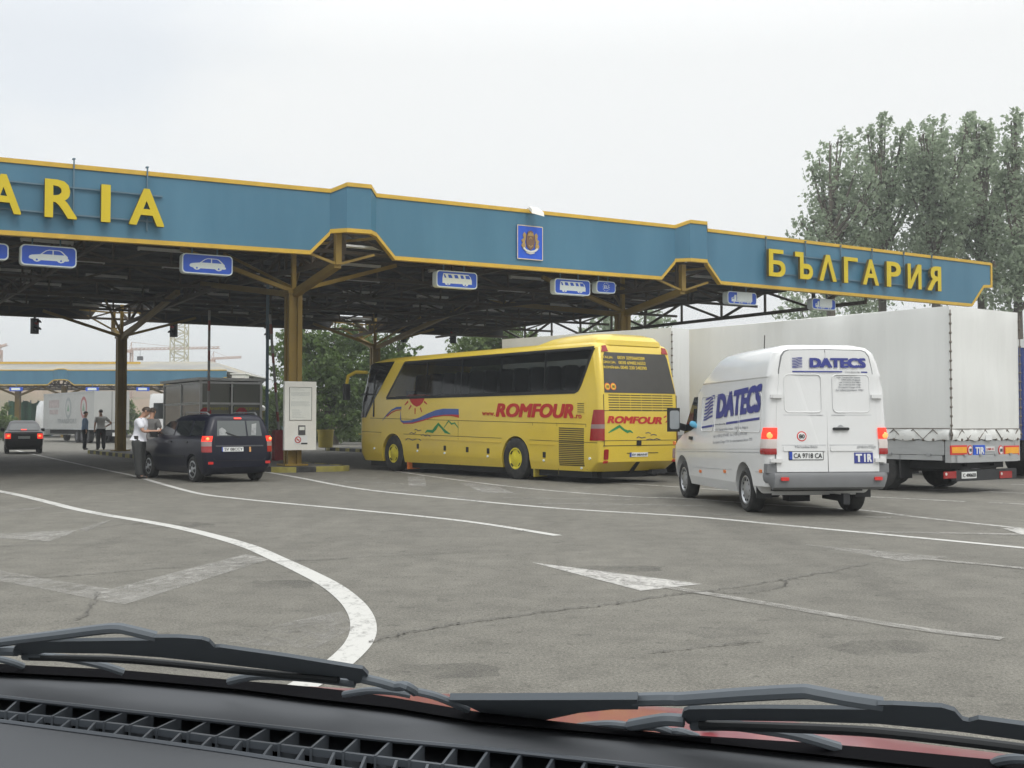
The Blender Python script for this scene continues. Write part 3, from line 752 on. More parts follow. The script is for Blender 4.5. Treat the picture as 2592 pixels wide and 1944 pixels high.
# columns: four box sections round a web, with splayed bracket arms
def column(t, k, back=False, s=.135):
    mb = MB(); zt = 5.38
    for a in (-1, 1):
        for b in (-1, 1): mb.box((t + a * s, k + b * s, zt / 2 + .06), (.145, .145, zt - .12))
    mb.box((t, k, zt / 2), (.14, .30, zt - .2)); mb.box((t, k, .19), (.72, .72, .05)); mb.box((t, k, zt - .04), (.50, .50, .08))
    c = mb.build('column', 'column', canopy)
    a = MB(); top = Vector((t, k, zt))
    a.bar(top, (t, k, RZ - .05), .13)
    fw = -1 if not back else 1; ke = .22 if not back else 26.9
    j = Vector((t + .05, ke, 5.82)); 
    a.bar(top + Vector((0, 0, -.1)), j, .20)
    a.bar(top + Vector((0, 0, -.1)), (t, k - fw * 9.2, 6.55), .18)
    for sd in (-1, 1):
        a.bar(top, (t + sd * 3.4, k, 6.4), .12); a.bar(top + Vector((0, 0, .1)), (t + sd * 1.3, k - fw * 2.6, 6.75), .08)
        a.bar(j, (t + sd * 1.15, ke, ZB + .1 if not back else ZBB + .1), .07)
        a.bar((t, k + fw * 1.5, 6.6), (t + sd * 1.5, ke, 6.7), .07)
    a.bar(j, (t + .05, ke, ZB + .62), .17)
    a.build('bracket', 'column', canopy)
column(-.27, 3.45); column(-.30, 25.0, True); column(12.05, 3.45); column(12.4, 25.0, True)
column(-12, 3.45); column(-12, 25.0, True)
# standing letters with their rails
def fs(off): return lambda a, b, o: (a, -off - .0 - o, b)
def letters(items, rails, bars, kk=.24):
    for ch, x0, y0, x1, y1 in items:
        ta, za = FT(x0, y1, -kk); tb, zb_ = FT(x1, y0, -kk)
        mb = MB(); put_text(mb, ch, ta, tb, za, zb_, lambda a, b, o: (a, -kk - o, b), 0.0, 0.035, 0, 0.16); mb.build('letter', 'letter', canopy)
    mb = MB()
    t0, t1 = rails
    for z in bars[0]: mb.bar((t0, -.05, z), (t1, -.05, z), .04)
    for t in bars[1]: mb.bar((t, -.06, bars[0][0] - .25), (t, -.06, ZT + .07), .032); mb.box((t, -.03, ZT + .085), (.06, .12, .03))
    mb.build('letter_rail', 'rail', canopy)
LZ0, LZ1 = 6.45, 7.42
def glyph(ch, t0, t1, z0=LZ0, z1=LZ1, kk=.24, bold=.026):
    mb = MB(); fz = lambda a, b, o: (a, -kk - o, b)
    if ch == 'Ъ':
        w, h = t1 - t0, z1 - z0; s_ = h * .185; xs = t0 + w * .27
        mb.poly([(t0, z1 - s_), (xs, z1 - s_), (xs, z0), (xs + s_, z0), (xs + s_, z1), (t0, z1)], fz, 0, -.10)
        r_ = h * .29 - s_ / 2; cx_, cz_ = t1 - r_ - s_ / 2, z0 + h * .29
        mb.strip([(xs + s_ * .5, cz_ + r_)] + [(cx_ + r_ * math.cos(PI / 2 - PI * i / 12), cz_ + r_ * math.sin(PI / 2 - PI * i / 12)) for i in range(13)] + [(xs + s_ * .5, cz_ - r_)], s_, fz, .002, -.102)
    elif ch == 'Я': put_text(mb, 'R', t1, t0, z0, z1, fz, 0.0, bold, 0, 0.10)
    else: put_text(mb, {'Р': 'P', 'А': 'A', 'Г': 'Г'}.get(ch, ch), t0, t1, z0, z1, fz, 0.0, bold, 0, 0.10)
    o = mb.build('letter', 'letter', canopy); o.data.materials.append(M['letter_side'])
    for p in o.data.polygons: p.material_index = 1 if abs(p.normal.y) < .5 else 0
    return o
def px_t(px, py, k=-.24): return FT(px, py, k)[0]
zl = [FT(112, 552, -.24)[1], FT(196, 455, -.24)[1]]
A0, A1 = FT(150, 552, -.24)[1], FT(150, 455, -.24)[1]
tR = (px_t(113, 505), px_t(196, 505)); tI = (px_t(256, 510), px_t(280, 510)); tA = (px_t(327, 520), px_t(416, 520))
step = (tA[0] + tA[1]) / 2 - (tR[0] + tR[1]) / 2
tA2 = (px_t(-36, 500), px_t(54, 500))
z0, z1 = A0, A1
for ch, (a, b) in (('A', tA2), ('R', tR), ('I', tI), ('A', tA)): glyph(ch, a, b, z0, z1)
x = tA2[0]
for ch in 'GLUB':
    w = tR[1] - tR[0]; x -= .62 + w; glyph(ch, x, x + w, z0, z1)
letters([], (x, tA[1]), ((z0 + .14, z1 - .12), [px_t(190, 500), px_t(377, 510), tA2[0] + .1, tA2[0] - 2.0, tA2[0] - 4.0]))
ru = [('Б', 1946, 1988), ('Ъ', 2013, 2058), ('Л', 2074, 2117), ('Г', 2136, 2171), ('А', 2184, 2224), ('Р', 2244, 2280), ('И', 2297, 2332), ('Я', 2347, 2382)]
q1 = [FT(1948, 698, -.24)[1], FT(1950, 628, -.24)[1]]; q2 = [FT(2370, 737, -.24)[1], FT(2370, 676, -.24)[1]]
rz0, rz1 = (q1[0] + q2[0]) / 2, (q1[1] + q2[1]) / 2
for ch, xa, xb in ru: glyph('Λ' if ch == 'Л' else ch, px_t(xa, 680), px_t(xb, 685), rz0, rz1)
letters([], (px_t(1955, 660), px_t(2380, 700)), ((rz0 + .14, rz1 - .12), [px_t(v, 680) for v in (1949, 2049, 2138, 2218, 2298, 2369)]))
# crest board on the fascia
ta, za = FT(1309, 654, -.03); tb, zb_ = FT(1372, 576, -.03)
cw, ch_ = tb - ta, zb_ - za
mb = MB(); mb.box(((ta + tb) / 2, -.03, (za + zb_) / 2), (cw, .05, ch_)); cb = mb.build('crest_board', 'sign_blue', canopy)
fC = lambda a, b, o: (ta + cw * a, -.056 - o, za + ch_ * b)
mb = MB()
for s_ in ([(0, 0), (1, 0)], [(1, 0), (1, 1)], [(1, 1), (0, 1)], [(0, 1), (0, 0)]): mb.strip(s_, .025, fC, .006, -.01)
mb.build('rim', 'sign_rim', cb)
mb = MB(); mb.poly([(.36, .74), (.64, .74), (.67, .52), (.63, .36), (.5, .27), (.37, .36), (.33, .52)], fC, .03, 0)
mb.poly(circ(.5, .76, .12, 10, .10), fC, .035, 0); mb.build('shield', 'brown', cb)
mb = MB()
for sd in (-1, 1):
    m_ = lambda x: .5 + sd * x
    mb.poly([(m_(.17), .74), (m_(.24), .80), (m_(.30), .72), (m_(.27), .62), (m_(.36), .55), (m_(.31), .48), (m_(.36), .40), (m_(.30), .31), (m_(.22), .29), (m_(.19), .40), (m_(.22), .50), (m_(.19), .62)][::sd], fC, .025, 0)
mb.poly([(.41, .80), (.38, .70), (.62, .70), (.59, .80), (.54, .76), (.5, .83), (.46, .76)], fC, .045, 0)
mb.strip([(.42, .42), (.5, .36), (.58, .42)], .03, fC, .04, 0); mb.strip([(.44, .6), (.5, .66), (.56, .6)], .03, fC, .04, 0)
mb.build('lion', 'gold', cb)
mb = MB(); mb.strip([(.22, .33), (.32, .26), (.5, .22), (.68, .26), (.78, .33)], .06, fC, .04, 0); mb.strip([(.34, .20), (.5, .165), (.66, .20)], .03, fC, .03, 0); mb.build('ribbon', 'ribbon', cb)
# floodlight on the parapet
p = W(*[FT(1355, 535, -.3)[0]], -.3, FT(1355, 535, -.3)[1])
fl = thing('floodlight', 'small white floodlight hung over the parapet above the crest board', 'floodlight', p, CA)
mb = MB(); mb.add([(-.22, -.16, -.10), (.22, -.16, -.16), (.24, -.10, -.02), (-.20, -.10, .06), (-.15, .12, .06), (.15, .12, .02), (.15, .12, .14), (-.15, .12, .16)], [(0, 1, 2, 3), (0, 4, 5, 1), (4, 7, 6, 5), (3, 2, 6, 7), (0, 3, 7, 4), (1, 5, 6, 2)]); mb.build('lamp_housing', 'white', fl)
mb = MB(); mb.bar((0, .1, .1), (0, .42, .14), .05); mb.bar((0, .42, .16), (0, .42, -.1), .05); mb.build('arm', 'lamp', fl)

# unlit batten lights under the roof
lm = MB(); lm.box((0, 0, -.03), (1.45, .13, .06)); lm.box((0, 0, -.075), (1.35, .06, .03)); lm.box((-.69, 0, -.08), (.05, .11, .06)); lm.box((.69, 0, -.08), (.05, .11, .06))
l0 = lm.build('ceiling_light', 'lamp')
tag(l0, 'unlit fluorescent batten light fixed under the dark canopy roof', 'ceiling light', 'batten lights under the canopy roof')
first = True
for k in (2.4, 6.1, 9.8, 13.5, 17.2, 20.9, 24.6):
    for i in range(11):
        t = -15 + i * 3.3 + (1.6 if int(k * 10) % 2 else 0)
        if abs(t) < .5 or abs(t - 12) < .5: continue
        o = l0 if first else l0.copy()
        if not first: COL.objects.link(o)
        first = False
        o.location = W(t, k, 6.76); o.rotation_euler = (0, 0, CA)

# ------------------------------------------------------------------ lane signs hung from the fascia
CARP = [(0, .30), (.02, .45), (.08, .52), (.28, .60), (.42, .92), (.50, 1.0), (.75, 1.0), (.82, .93), (.93, .62), (.97, .50), (.97, .34), (1.0, .30), (1.0, .18), (.95, .14), (.90, .14), (.86, .02), (.80, -.03), (.74, .02), (.70, .12), (.30, .12), (.26, .02), (.20, -.03), (.14, .02), (.10, .15), (.03, .20)]
def sign(px0, py0, px1, py1, kind, label, k=.45, group='lane signs hung from the canopy fascia'):
    ta, zb2 = FT(px0, (py0 + py1) / 2, k)[0], 0
    tb = FT(px1, (py0 + py1) / 2, k)[0]; tm = (ta + tb) / 2
    zc = FT((px0 + px1) / 2, (py0 + py1) / 2, k)[1]; w = tb - ta
    h = FT((px0 + px1) / 2, py0 + 4, k)[1] - FT((px0 + px1) / 2, py1 - 4, k)[1]
    s = thing('lane_sign', label, 'sign', W(tm, k, zc), CA, group)
    mb = MB(); mb.poly(rrect(-w / 2, w / 2, -h / 2, h / 2, .10), lambda a, b, o: (a, -o, b), 0, -.26); pn = mb.build('case', 'sign_white', s)
    mb = MB(); mb.poly(rrect(-w / 2 + .03, w / 2 - .03, -h / 2 + .03, h / 2 - .03, .085), lambda a, b, o: (a, -o, b), .008, -.01); mb.build('face', 'sign_blue', s)
    mb = MB(); f = lambda a, b, o: (a, -o, b)
    W2, H2 = w * .36, h * .30
    X = lambda u: -W2 + 2 * W2 * u
    Z = lambda v: -H2 + 2 * H2 * v
    hol = MB()
    if kind == 'car':
        mb.poly([(X(a), Z(b)) for a, b in CARP], f, .014, .004)
        hol.poly([(X(.325), Z(.62)), (X(.44), Z(.88)), (X(.50), Z(.94)), (X(.585), Z(.94)), (X(.585), Z(.62))], f, .019, .004)
        hol.poly([(X(.615), Z(.62)), (X(.615), Z(.94)), (X(.745), Z(.94)), (X(.79), Z(.88)), (X(.885), Z(.62))], f, .019, .004)
        for c in (.20, .80): hol.poly([(x_, y_) for x_, y_ in circ(X(c), Z(.14), h * .045)], f, .019, .004)
    elif kind == 'bus':
        mb.poly([(X(a), Z(b)) for a, b in ((0, .08), (0, .6), (.03, 1.05), (.88, 1.05), (.96, .8), (1, .45), (1, .08), (.88, .08), (.85, -.08), (.77, -.12), (.70, -.06), (.68, .08), (.27, .08), (.25, -.06), (.18, -.12), (.10, -.06), (.08, .08))], f, .014, .004)
        for a, b in ((.04, .13), (.18, .34), (.39, .55), (.60, .74)): hol.poly([(X(a + .03), Z(.62)), (X(b), Z(.62)), (X(b - .05), Z(.95)), (X(a), Z(.95))], f, .019, .004)
        hol.poly([(X(.80), Z(.62)), (X(.95), Z(.62)), (X(.90), Z(.95)), (X(.77), Z(.95))], f, .019, .004)
        for c in (.18, .77): hol.poly(circ(X(c), Z(-.02), h * .04), f, .019, .004)
    elif kind == 'truck':
        mb.poly([(X(.24), Z(.10)), (X(.97), Z(.10)), (X(.97), Z(1.26)), (X(.24), Z(1.26))], f, .016, .004)
        mb.poly([(X(-.02), Z(.0)), (X(.205), Z(.0)), (X(.205), Z(.88)), (X(.12), Z(.88)), (X(.10), Z(.62)), (X(-.02), Z(.48))], f, .016, .004)
        mb.poly([(X(.205), Z(-.02)), (X(.93), Z(-.02)), (X(.93), Z(.08)), (X(.205), Z(.08))], f, .014, .004)
        for c in (.10, .36, .47, .76, .87): mb.poly(circ(X(c), Z(-.10), h * .06), f, .020, .004); hol.poly(circ(X(c), Z(-.10), h * .024), f, .025, .004)
        hol.poly([(X(.01), Z(.42)), (X(.10), Z(.55)), (X(.10), Z(.38)), (X(.01), Z(.34))], f, .022, .004)
    elif kind == 'eu':
        put_text(mb, 'EU', -w * .11, w * .11, -h * .14, h * .14, f, .012, .02)
        for i in range(12):
            a = 2 * PI * i / 12; cx_, cy_ = h * .33 * math.cos(a), h * .33 * math.sin(a)
            st = []
            for j in range(10):
                r_ = (h * .055 if j % 2 == 0 else h * .024); st.append((cx_ + r_ * math.sin(PI * j / 5), cy_ + r_ * math.cos(PI * j / 5)))
            mb.poly(st, f, .012, .004)
    pic = mb.build('pictogram', 'sign_white', s)
    if hol.v: hol.build('cutout', 'sign_blue', pic)
    mb = MB()
    for a in (-w * .28, w * .22): mb.bar((a, .13, h / 2), (a, .13, max(ZB + .3 - zc, h / 2 + .1)), .035)
    mb.build('hanger', 'rail', s)
    return s
sign(52, 618, 194, 678, 'car', 'wide blue sign with white car symbol, beside the letters at the left edge')
sign(461, 640, 589, 698, 'car', 'blue sign with white car symbol, hung between the letters and the ochre column')
sign(-68, 610, 22, 660, 'eu', 'small blue sign cut by the left edge of the photo')
sign(1105, 683, 1208, 733, 'bus', 'blue sign with white bus symbol, left of the crest board')
sign(1404, 703, 1494, 750, 'bus', 'blue sign with white bus symbol, next to the small starred sign')
sign(1510, 708, 1558, 746, 'eu', 'small blue sign with a ring of stars round two white letters')
sign(1842, 735, 1915, 775, 'truck', 'blue sign with white lorry symbol, above the gap between tarpaulin lorries')
sign(2056, 752, 2115, 788, 'truck', 'blue sign with white lorry symbol, partly sunk behind the big tarpaulin trailer')

# ------------------------------------------------------------------ traffic lights at the canopy's rear edge
def traffic_light(px, py0, py1, label, turn=0.0):
    k = 27.0; t, z1 = FT(px, py0, k); z0 = FT(px, py1, k)[1]; h = z1 - z0; w = .33
    s = thing('traffic_light', label, 'traffic light', W(t, k, z0), CA + turn, 'signals hung from the rear edge of the canopy')
    mb = MB(); mb.rbox((0, 0, h / 2), (w, .24, h), .05); mb.build('housing', 'black', s)
    for z in (h * .28, h * .74):
        v = MB(); prof = []
        for i in range(9):
            a = PI * i / 8; prof.append((math.cos(a) * .135, math.sin(a) * .135))
        vs = [(x_, -.12, z + y_) for x_, y_ in prof] + [(x_, -.30, z + y_ * .92 - .02) for x_, y_ in prof]
        v.add(vs, [(i, i + 1, 10 + i, 9 + i) for i in range(8)]); hood = v.build('hood', 'black', s, fix=False)
        l = MB(); l.lathe([(.12, -.122), (.09, -.135), (.002, -.14)], (0, 0, z), 'Y', 14); l.build('lens', 'taillight' if z > h / 2 else 'dash_dark', s)
    mb = MB(); mb.bar((0, 0, h), (0, 0, 6.5 - z0 if 6.5 - z0 > h else h + .2), .07); mb.build('hanger', 'black', s)
traffic_light(88, 806, 845, 'black signal hanging in the sky beside the letter sign, leftmost of the row', .5)
traffic_light(440, 816, 853, 'black signal hanging just in front of the lattice crane mast', -.9)
traffic_light(682, 822, 859, 'black signal hanging behind the raised barrier by the ochre column', -.9)
traffic_light(1022, 832, 867, 'black signal seen from its side in front of tree leaves over the coach', .5)
traffic_light(1147, 833, 869, 'black signal with two hoods above the coach roof, rightmost of the row', -.9)
# ------------------------------------------------------------------ vehicles
def onplane(root, px, py, axis, val):
    """photo point -> local coordinates on the plane axis=val of a placed thing"""
    S = root.scale[0]; R = Matrix.Rotation(-root.rotation_euler[2], 3, 'Z')
    E = R @ (Vector((0, 0, EYE)) - root.location) / S; d = R @ ray(px, py)
    k = (val - E[axis]) / d[axis]; return E + d * k
def c1(x, y): return (880 + x / 3.95, 820 + y / 3.95)
def c2(x, y): return (1280 + x / 3.95, 820 + y / 3.95)
def c3(x, y): return (1680 + x / 3.53, 840 + y / 3.53)
def c4(x, y): return (2092 + x / 2.962, 740 + y / 2.962)
def k5(x, y): return (x / 3.16, 780 + y / 3.16)
def box_part(name, mat, parent, *boxes):
    mb = MB()
    for b in boxes: mb.box(*b)
    return mb.build(name, mat, parent)

# ---- yellow coach
def make_coach():
    r = thing('coach', 'yellow touring coach with red lettering, rear towards the camera, entering the lane', 'coach', (1.093, 30.424, 0), .6334)
    H = Hull([(.29, -3.05, 8.28, 1.20, .30, .55), (.52, -3.32, 8.46, 1.25, .20, .62), (1.02, -3.36, 8.50, 1.25, .16, .62), (1.6, -3.36, 8.48, 1.25, .16, .62), (2.12, -3.33, 8.40, 1.25, .16, .62),
              (3.21, -3.11, 8.0, 1.18, .16, .60), (3.29, -3.07, 7.82, 1.14, .20, .6), (3.36, -2.98, 7.4, 1.02, .25, .5), (3.41, -2.8, 6.9, .80, .3, .4)])
    fl, fr = H.left, H.rear
    wc = MB(); wc.poly([(6.40, 2.20), (5.52, 3.17), (-2.95, 3.17), (-2.56, 2.38), (-2.44, 2.20)], lambda y, z, o: (-1.7 if o else 1.7, y, z), 0, 1)
    body = H.build('body', 'bus', r, 6, [(6.13, .50, .62, .72, 1.6), (0, .50, .60, .72, 1.6)], 28, [wc])
    box_part('interior', 'bus_inside', r, ((0, 1.9, 2.212), (2.30, 8.4, .02)), ((0, 1.4, 3.155), (2.2, 8.2, .02)), ((0, -2.40, 2.45), (2.2, .02, .46)), ((0, 5.6, 2.3), (2.2, .02, .16)))
    s0 = None
    for i in range(11):
        for x in (-.92, -.47, .47, .92):
            if s0 is None: mb = MB(); mb.poly(rrect(-.21, .21, 0, .62, .09), lambda a, b, o: (a, o + .12 * (1 - b), b), 0, .11); s0 = st_ = mb.build('seat', 'bus_seat', r)
            else: st_ = s0.copy(); COL.objects.link(st_); st_.parent = r
            st_.location = (x, -1.95 + i * .68, 2.222)
    A = Hull([(3.28, -3.10, .10, 1.06, .3, .3), (3.40, -3.08, -.45, 1.02, .3, .4), (3.50, -3.0, -.85, .94, .35, .4), (3.565, -2.8, -1.2, .78, .35, .4)])
    A.build('roof_unit', 'bus', r, 6)
    L = lambda p: tuple(onplane(r, *p, 0, -1.25))[1:]
    RR = lambda p: (lambda v: (v[0], v[2]))(onplane(r, *p, 1, -3.33))
    # glazing: black band, then one pane per bay
    def lp(mat, name, pts, d0=.012, d1=-.02, par=r, fn=fl, m=c1, tr=None):
        mb = MB(); mb.poly([(tr or L)(m(*p)) for p in pts], fn, d0, d1); return mb.build(name, mat, par)
    zb, zt = 2.17, 3.20
    yf0, yf1 = 6.50, 5.56; yr0, yr1 = -2.42, -3.0
    out = [(yf0, zb), (yf1, zt), (yr1, zt), (yr0 - .18, zb + .20), (yr0 - .08, zb + .05), (yr0 + .05, zb)]
    mb = MB()
    for i in range(len(out)): mb.strip([out[i], out[(i + 1) % len(out)]], .075, fl, .010, -.03)
    band = mb.build('window_band', 'black', r)
    ys = [L(c1(780, 500))[0], L(c1(1130, 500))[0], L(c1(1520, 480))[0], L(c2(-60, 480))[0], L(c2(380, 480))[0]]
    ed = [None] + ys + [None]
    for y in ys: mb = MB(); mb.strip([(y, zb), (y, zt)], .05, fl, .004, -.03); mb.build('window_pillar', 'black', r)
    for i in range(6):
        a = ed[i]; b = ed[i + 1]; z0, z1 = zb + .04, zt - .02
        if a is None: pl = [(yf0 - .10, z0), (yf1 - .02, z1), (b + .012, z1), (b + .012, z0)]
        elif b is None: pl = [(a - .012, z0), (a - .012, z1), (yr1 + .04, z1), (yr0 - .14, z0 + .17), (yr0 - .03, z0)]
        else: pl = [(a - .012, z0), (a - .012, z1), (b + .012, z1), (b + .012, z0)]
        mb = MB(); mb.poly(pl, fl, .014, None); mb.build('side_window', 'bus_pane', r)
    # right-hand side glazing, plain
    mb = MB(); mb.poly(out, H.right, .010, None); mb.build('side_window', 'bus_pane', r)
    # cab: wrapping windscreen from the A pillar round the front
    vs = []; cols = []
    for z in (1.60, 2.12, 2.6, 3.21, 3.27):
        o = H.outline((z, *H.at(z)), 6); row = []
        ymin = interp(z, [1.6, 3.24], [7.72, 6.15])
        left = [(-H.at(z)[2], ymin, z)] + [p for p in o if p[0] < 0 and p[1] > 7.0][::-1]
        left = [(-H.at(z)[2], ymin, z)] + sorted([p for p in o if p[0] < -.01 and p[1] > 7.0], key=lambda p: p[0])
        ctr = [(0, H.at(z)[1], z)]
        rowp = left + ctr + [(-p[0], p[1], p[2]) for p in left[::-1]]
        cols.append([(p[0] * 1.008, p[1] + .012, p[2]) for p in rowp])
    m = len(cols[0]); mb = MB(); mb.add([p for c in cols for p in c], [(j * m + i, j * m + i + 1, (j + 1) * m + i + 1, (j + 1) * m + i) for j in range(len(cols) - 1) for i in range(m - 1)])
    ws = mb.build('windscreen', 'bus_glass', r, True)
    mb = MB(); mb.strip([(7.25, 1.62), (7.25, 2.9)], .05, fl, .03, .0); mb.strip([(8.0, 2.32), (7.1, 2.30)], .05, fl, .03, 0); mb.build('pillar', 'black', ws)
    # rear window with lettering
    rw = [(-1.13, 2.14), (1.13, 2.14), (1.02, 3.00), (.97, 3.10), (-.97, 3.10), (-1.03, 3.00)]
    mb = MB(); mb.poly(rw, fr, .010, -.02); w = mb.build('rear_window', 'bus_rear_glass', r)
    mb = MB()
    for s_, y0, y1, xa, xb in (('ITALIA:', 312, 345, 1003, 1115), ('0039 3293660209', 318, 358, 1160, 1432), ('GRECIA:', 362, 395, 1006, 1138), ('0030 6948216552', 368, 408, 1166, 1436), ('ROMÂNIA:', 408, 448, 1010, 1170), ('0040 230 540390', 416, 458, 1180, 1440)):
        xA, zA = RR(c2(xa, (y0 + y1) / 2)); xB, _ = RR(c2(xb, (y0 + y1) / 2)); zT = RR(c2((xa + xb) / 2, y0))[1]; zB = RR(c2((xa + xb) / 2, y1))[1]
        sl = (RR(c2(xb, y1))[1] - RR(c2(xa, y1))[1])
        put_text(mb, s_, xA, xB, zB + .01, zT - .01, fr, .016, .014)
    mb.build('lettering', 'bus_text_yellow', w)
    for xc, tx in ((1023, '100'), (1082, '80')):
        x_, z_ = RR(c2(xc, 625)); mb = MB(); mb.poly(circ(x_, z_, .085, 18), fr, .016, .008); s_ = mb.build('speed_sticker', 'orange', w)
        mb = MB(); mb.poly(circ(x_, z_, .062, 18), fr, .019, .012); mb.build('disc', 'bus_text_yellow', s_)
        mb = MB(); put_text(mb, tx, x_ - .04, x_ + .04, z_ - .03, z_ + .03, fr, .022, .012); mb.build('number', 'ink', s_)
    # upper marker lamps
    for sx in (-1, 1):
        mb = MB(); mb.poly([(sx * .86, 3.12), (sx * 1.06, 3.10), (sx * 1.02, 3.25), (sx * .90, 3.27)], fr, .02, -.03); mb.build('upper_lamp', 'taillight', r)
        # tail light cluster round the corner
        mb = MB(); pts = [(-1.255, 1.02), (-1.21, 1.72), (-1.13, 1.76), (-1.02, 1.72), (-1.02, 1.00), (-1.2, .98)]
        zz = (1.0, 1.30, 1.42, 1.72)
        def lamp(z0, z1, w0, w1, mat, nm, par):
            q = MB(); vs = []
            for z, wy in ((z0, w0), (z1, w1)):
                hw = H.at(z)[2]; y0 = H.at(z)[0]
                vs += [(sx * (hw + .012), y0 + wy, z), (sx * (hw + .012), y0 + .16, z), (sx * (hw - .02), y0 + .045, z), (sx * (hw - .05), y0 + .012, z), (sx * (hw - .085), y0 - .010, z)]
            q.add(vs, [(i, i + 1, 6 + i, 5 + i) for i in range(4)]); return q.build(nm, mat, par, True)
        tl = lamp(1.02, 1.30, .42, .38, 'taillight', 'tail_light', r)
        lamp(1.30, 1.40, .38, .365, 'tail_grey', 'lens', tl); lamp(1.40, 1.74, .365, .27, 'taillight', 'lens', tl)
        x_ = sx * 1.09
        mb = MB(); mb.poly(rrect(x_ - .06, x_ + .06, .58, .82, .03), fr, .014, -.02); q_ = mb.build('reflector', 'taillight' if sx < 0 else 'tail_grey', r)
        mb = MB(); mb.poly(rrect(x_ - .06, x_ + .06, .49, .55, .01), fr, .014, -.02); mb.build('lens', 'reflector', q_)
    # rear louvres
    z0_, z1_ = RR(c2(1330, 862))[1], RR(c2(1330, 715))[1]
    mb = MB()
    for i in range(7):
        z = lerp(z0_, z1_, i / 6)
        for j in range(6): mb.poly([(-1.02 + j * .345, z - .012), (-1.02 + j * .345 + .325, z - .012), (-1.02 + j * .345 + .325, z + .012), (-1.02 + j * .345, z + .012)], fr, .006, -.005)
    mb.build('rear_grille', 'seam', r)
    # seams
    mb = MB()
    for z in (1.72, 1.02, .90): mb.strip([(-1.19, z), (1.19, z)], .014 if z > 1 else .02, fr, .003, -.01)
    mb.strip([(-1.16, .9), (-1.16, 2.1)], .014, fr, .003, -.01); mb.strip([(1.17, .9), (1.17, 2.1)], .014, fr, .003, -.01)
    b0, b1 = L(c1(225, 941)), L(c2(800, 1002)); mb.strip([b0, L(c1(1659, 981)), b1], .014, fl, .003, -.01)
    l0_, l1_ = L(c1(100, 1066)), L(c2(800, 1165)); mb.strip([(8.0, 1.17), (6.8, 1.15)], .014, fl, .003, -.01); mb.strip([(5.5, 1.11), (.6, 1.04)], .014, fl, .003, -.01); mb.strip([(-.6, 1.01), (-3.2, .97)], .014, fl, .003, -.01)
    for x_, ya, yb in ((1105, 970, 1130), (855, 1280, 1390), (1105, 1140, 1420)): mb.strip([L(c1(x_, ya)), L(c1(x_, yb))], .012, fl, .003, -.01)
    for x_, ya, yb in ((270, 985, 1495), (512, 990, 1505), (802, 1000, 1460)): mb.strip([L(c2(x_, ya)), L(c2(x_, yb))], .014, fl, .003, -.01)
    mb.build('panel_seam', 'seam', r)
    mb = MB()
    mb.strip([(8.2, 1.09), (6.85, 1.08)], .02, fl, .012, 0); mb.strip([(5.45, 1.0), (.62, .93)], .02, fl, .012, 0); mb.strip([(-.6, .91), (-1.6, .9)], .02, fl, .012, 0)
    mb.build('side_moulding', 'bus', r)
    # side louvres
    mb = MB()
    for ya, yb, n in ((1040, 1145, 6), (1165, 1205, 3), (1222, 1408, 11)):
        for i in range(n):
            y = lerp(ya, yb, i / (n - 1) if n > 1 else 0); a = L(c2(533, y)); b = L(c2(783, y + 10)); mb.strip([a, b], .030, fl, .006, -.01)
    mb.build('side_grille', 'seam', r)
    mb = MB(); a, b = L(c2(718, 780)), L(c2(795, 893)); mb.poly([(a[0], a[1]), (b[0], a[1]), (b[0], b[1]), (a[0], b[1])], fl, .01, -.01); v_ = mb.build('vent_panel', 'bus', r)
    mb = MB()
    for i in range(5): mb.strip([L(c2(722, 795 + i * 21)), L(c2(786, 797 + i * 21))], .018, fl, .014, 0)
    mb.build('vent_slot', 'seam', v_)
    # hatch handles and marker lamps
    for p in (c1(703, 1222), c1(973, 1241), c1(1197, 1256), c1(1406, 1270), c2(387, 1308)):
        y_, z_ = L(p); mb = MB(); mb.poly(rrect(y_ - .055, y_ + .055, z_ - .07, z_ + .07, .015), fl, .012, -.01); mb.build('hatch_handle', 'black', r)
    for p in (c1(270, 1243), c1(701, 1270), c1(972, 1291), c1(1404, 1323), c2(383, 1366), c2(753, 1441), c2(845, 1346)):
        y_, z_ = L(p); mb = MB(); mb.poly(circ(y_, z_, .03, 10), fl, .03, -.01); mb.build('marker_lamp', 'sign_white', r)
    # lettering and pictures on the side
    mb = MB()
    def side_text(s_, xa, xb, yt0, yb0, yt1, yb1, m, bold, shear, mbb, d=.006):
        vs, fs_, _ = text2d(s_, bold, shear); out = []
        for x, y, j in vs:
            py = lerp(lerp(yb0, yt0, y), lerp(yb1, yt1, y), x); out.append(fl(*L(m(lerp(xa, xb, x), py)), d + j * .0005))
        mbb.add(out, fs_)
    side_text('www.', 1345 - 1580, 1475 - 1580, 880, 915, 885, 920, c2, .02, 0, mb)
    side_text('ROMFOUR', 1480 - 1580, 682, 792, 930, 798, 945, c2, .055, .22, mb)
    side_text('.ro', 690, 762, 905, 943, 908, 946, c2, .03, 0, mb)
    mb.build('lettering', 'bus_red', r)
    sun = lp('bus_red', 'sun_emblem', [(605, 703), (615, 745), (635, 785), (660, 812), (690, 828), (722, 815), (750, 785), (768, 748), (775, 703)], .006, -.01)
    mb = MB()
    for a, b in (((545, 752), (603, 722)), ((572, 810), (605, 775)), ((612, 852), (636, 815)), ((674, 902), (675, 842)), ((742, 882), (727, 838)), ((795, 802), (765, 775)), ((785, 712), (820, 722))):
        mb.strip([L(c1(*a)), L(c1(*b))], [.03, .06], fl, .006, -.01)
    mb.build('ray', 'bus_red', sun)
    rib = lp('bus_blue', 'ribbon_emblem', [(345, 968), (390, 905), (440, 855), (490, 830), (537, 826), (537, 850), (490, 852), (440, 872), (395, 915)], .006, -.01)
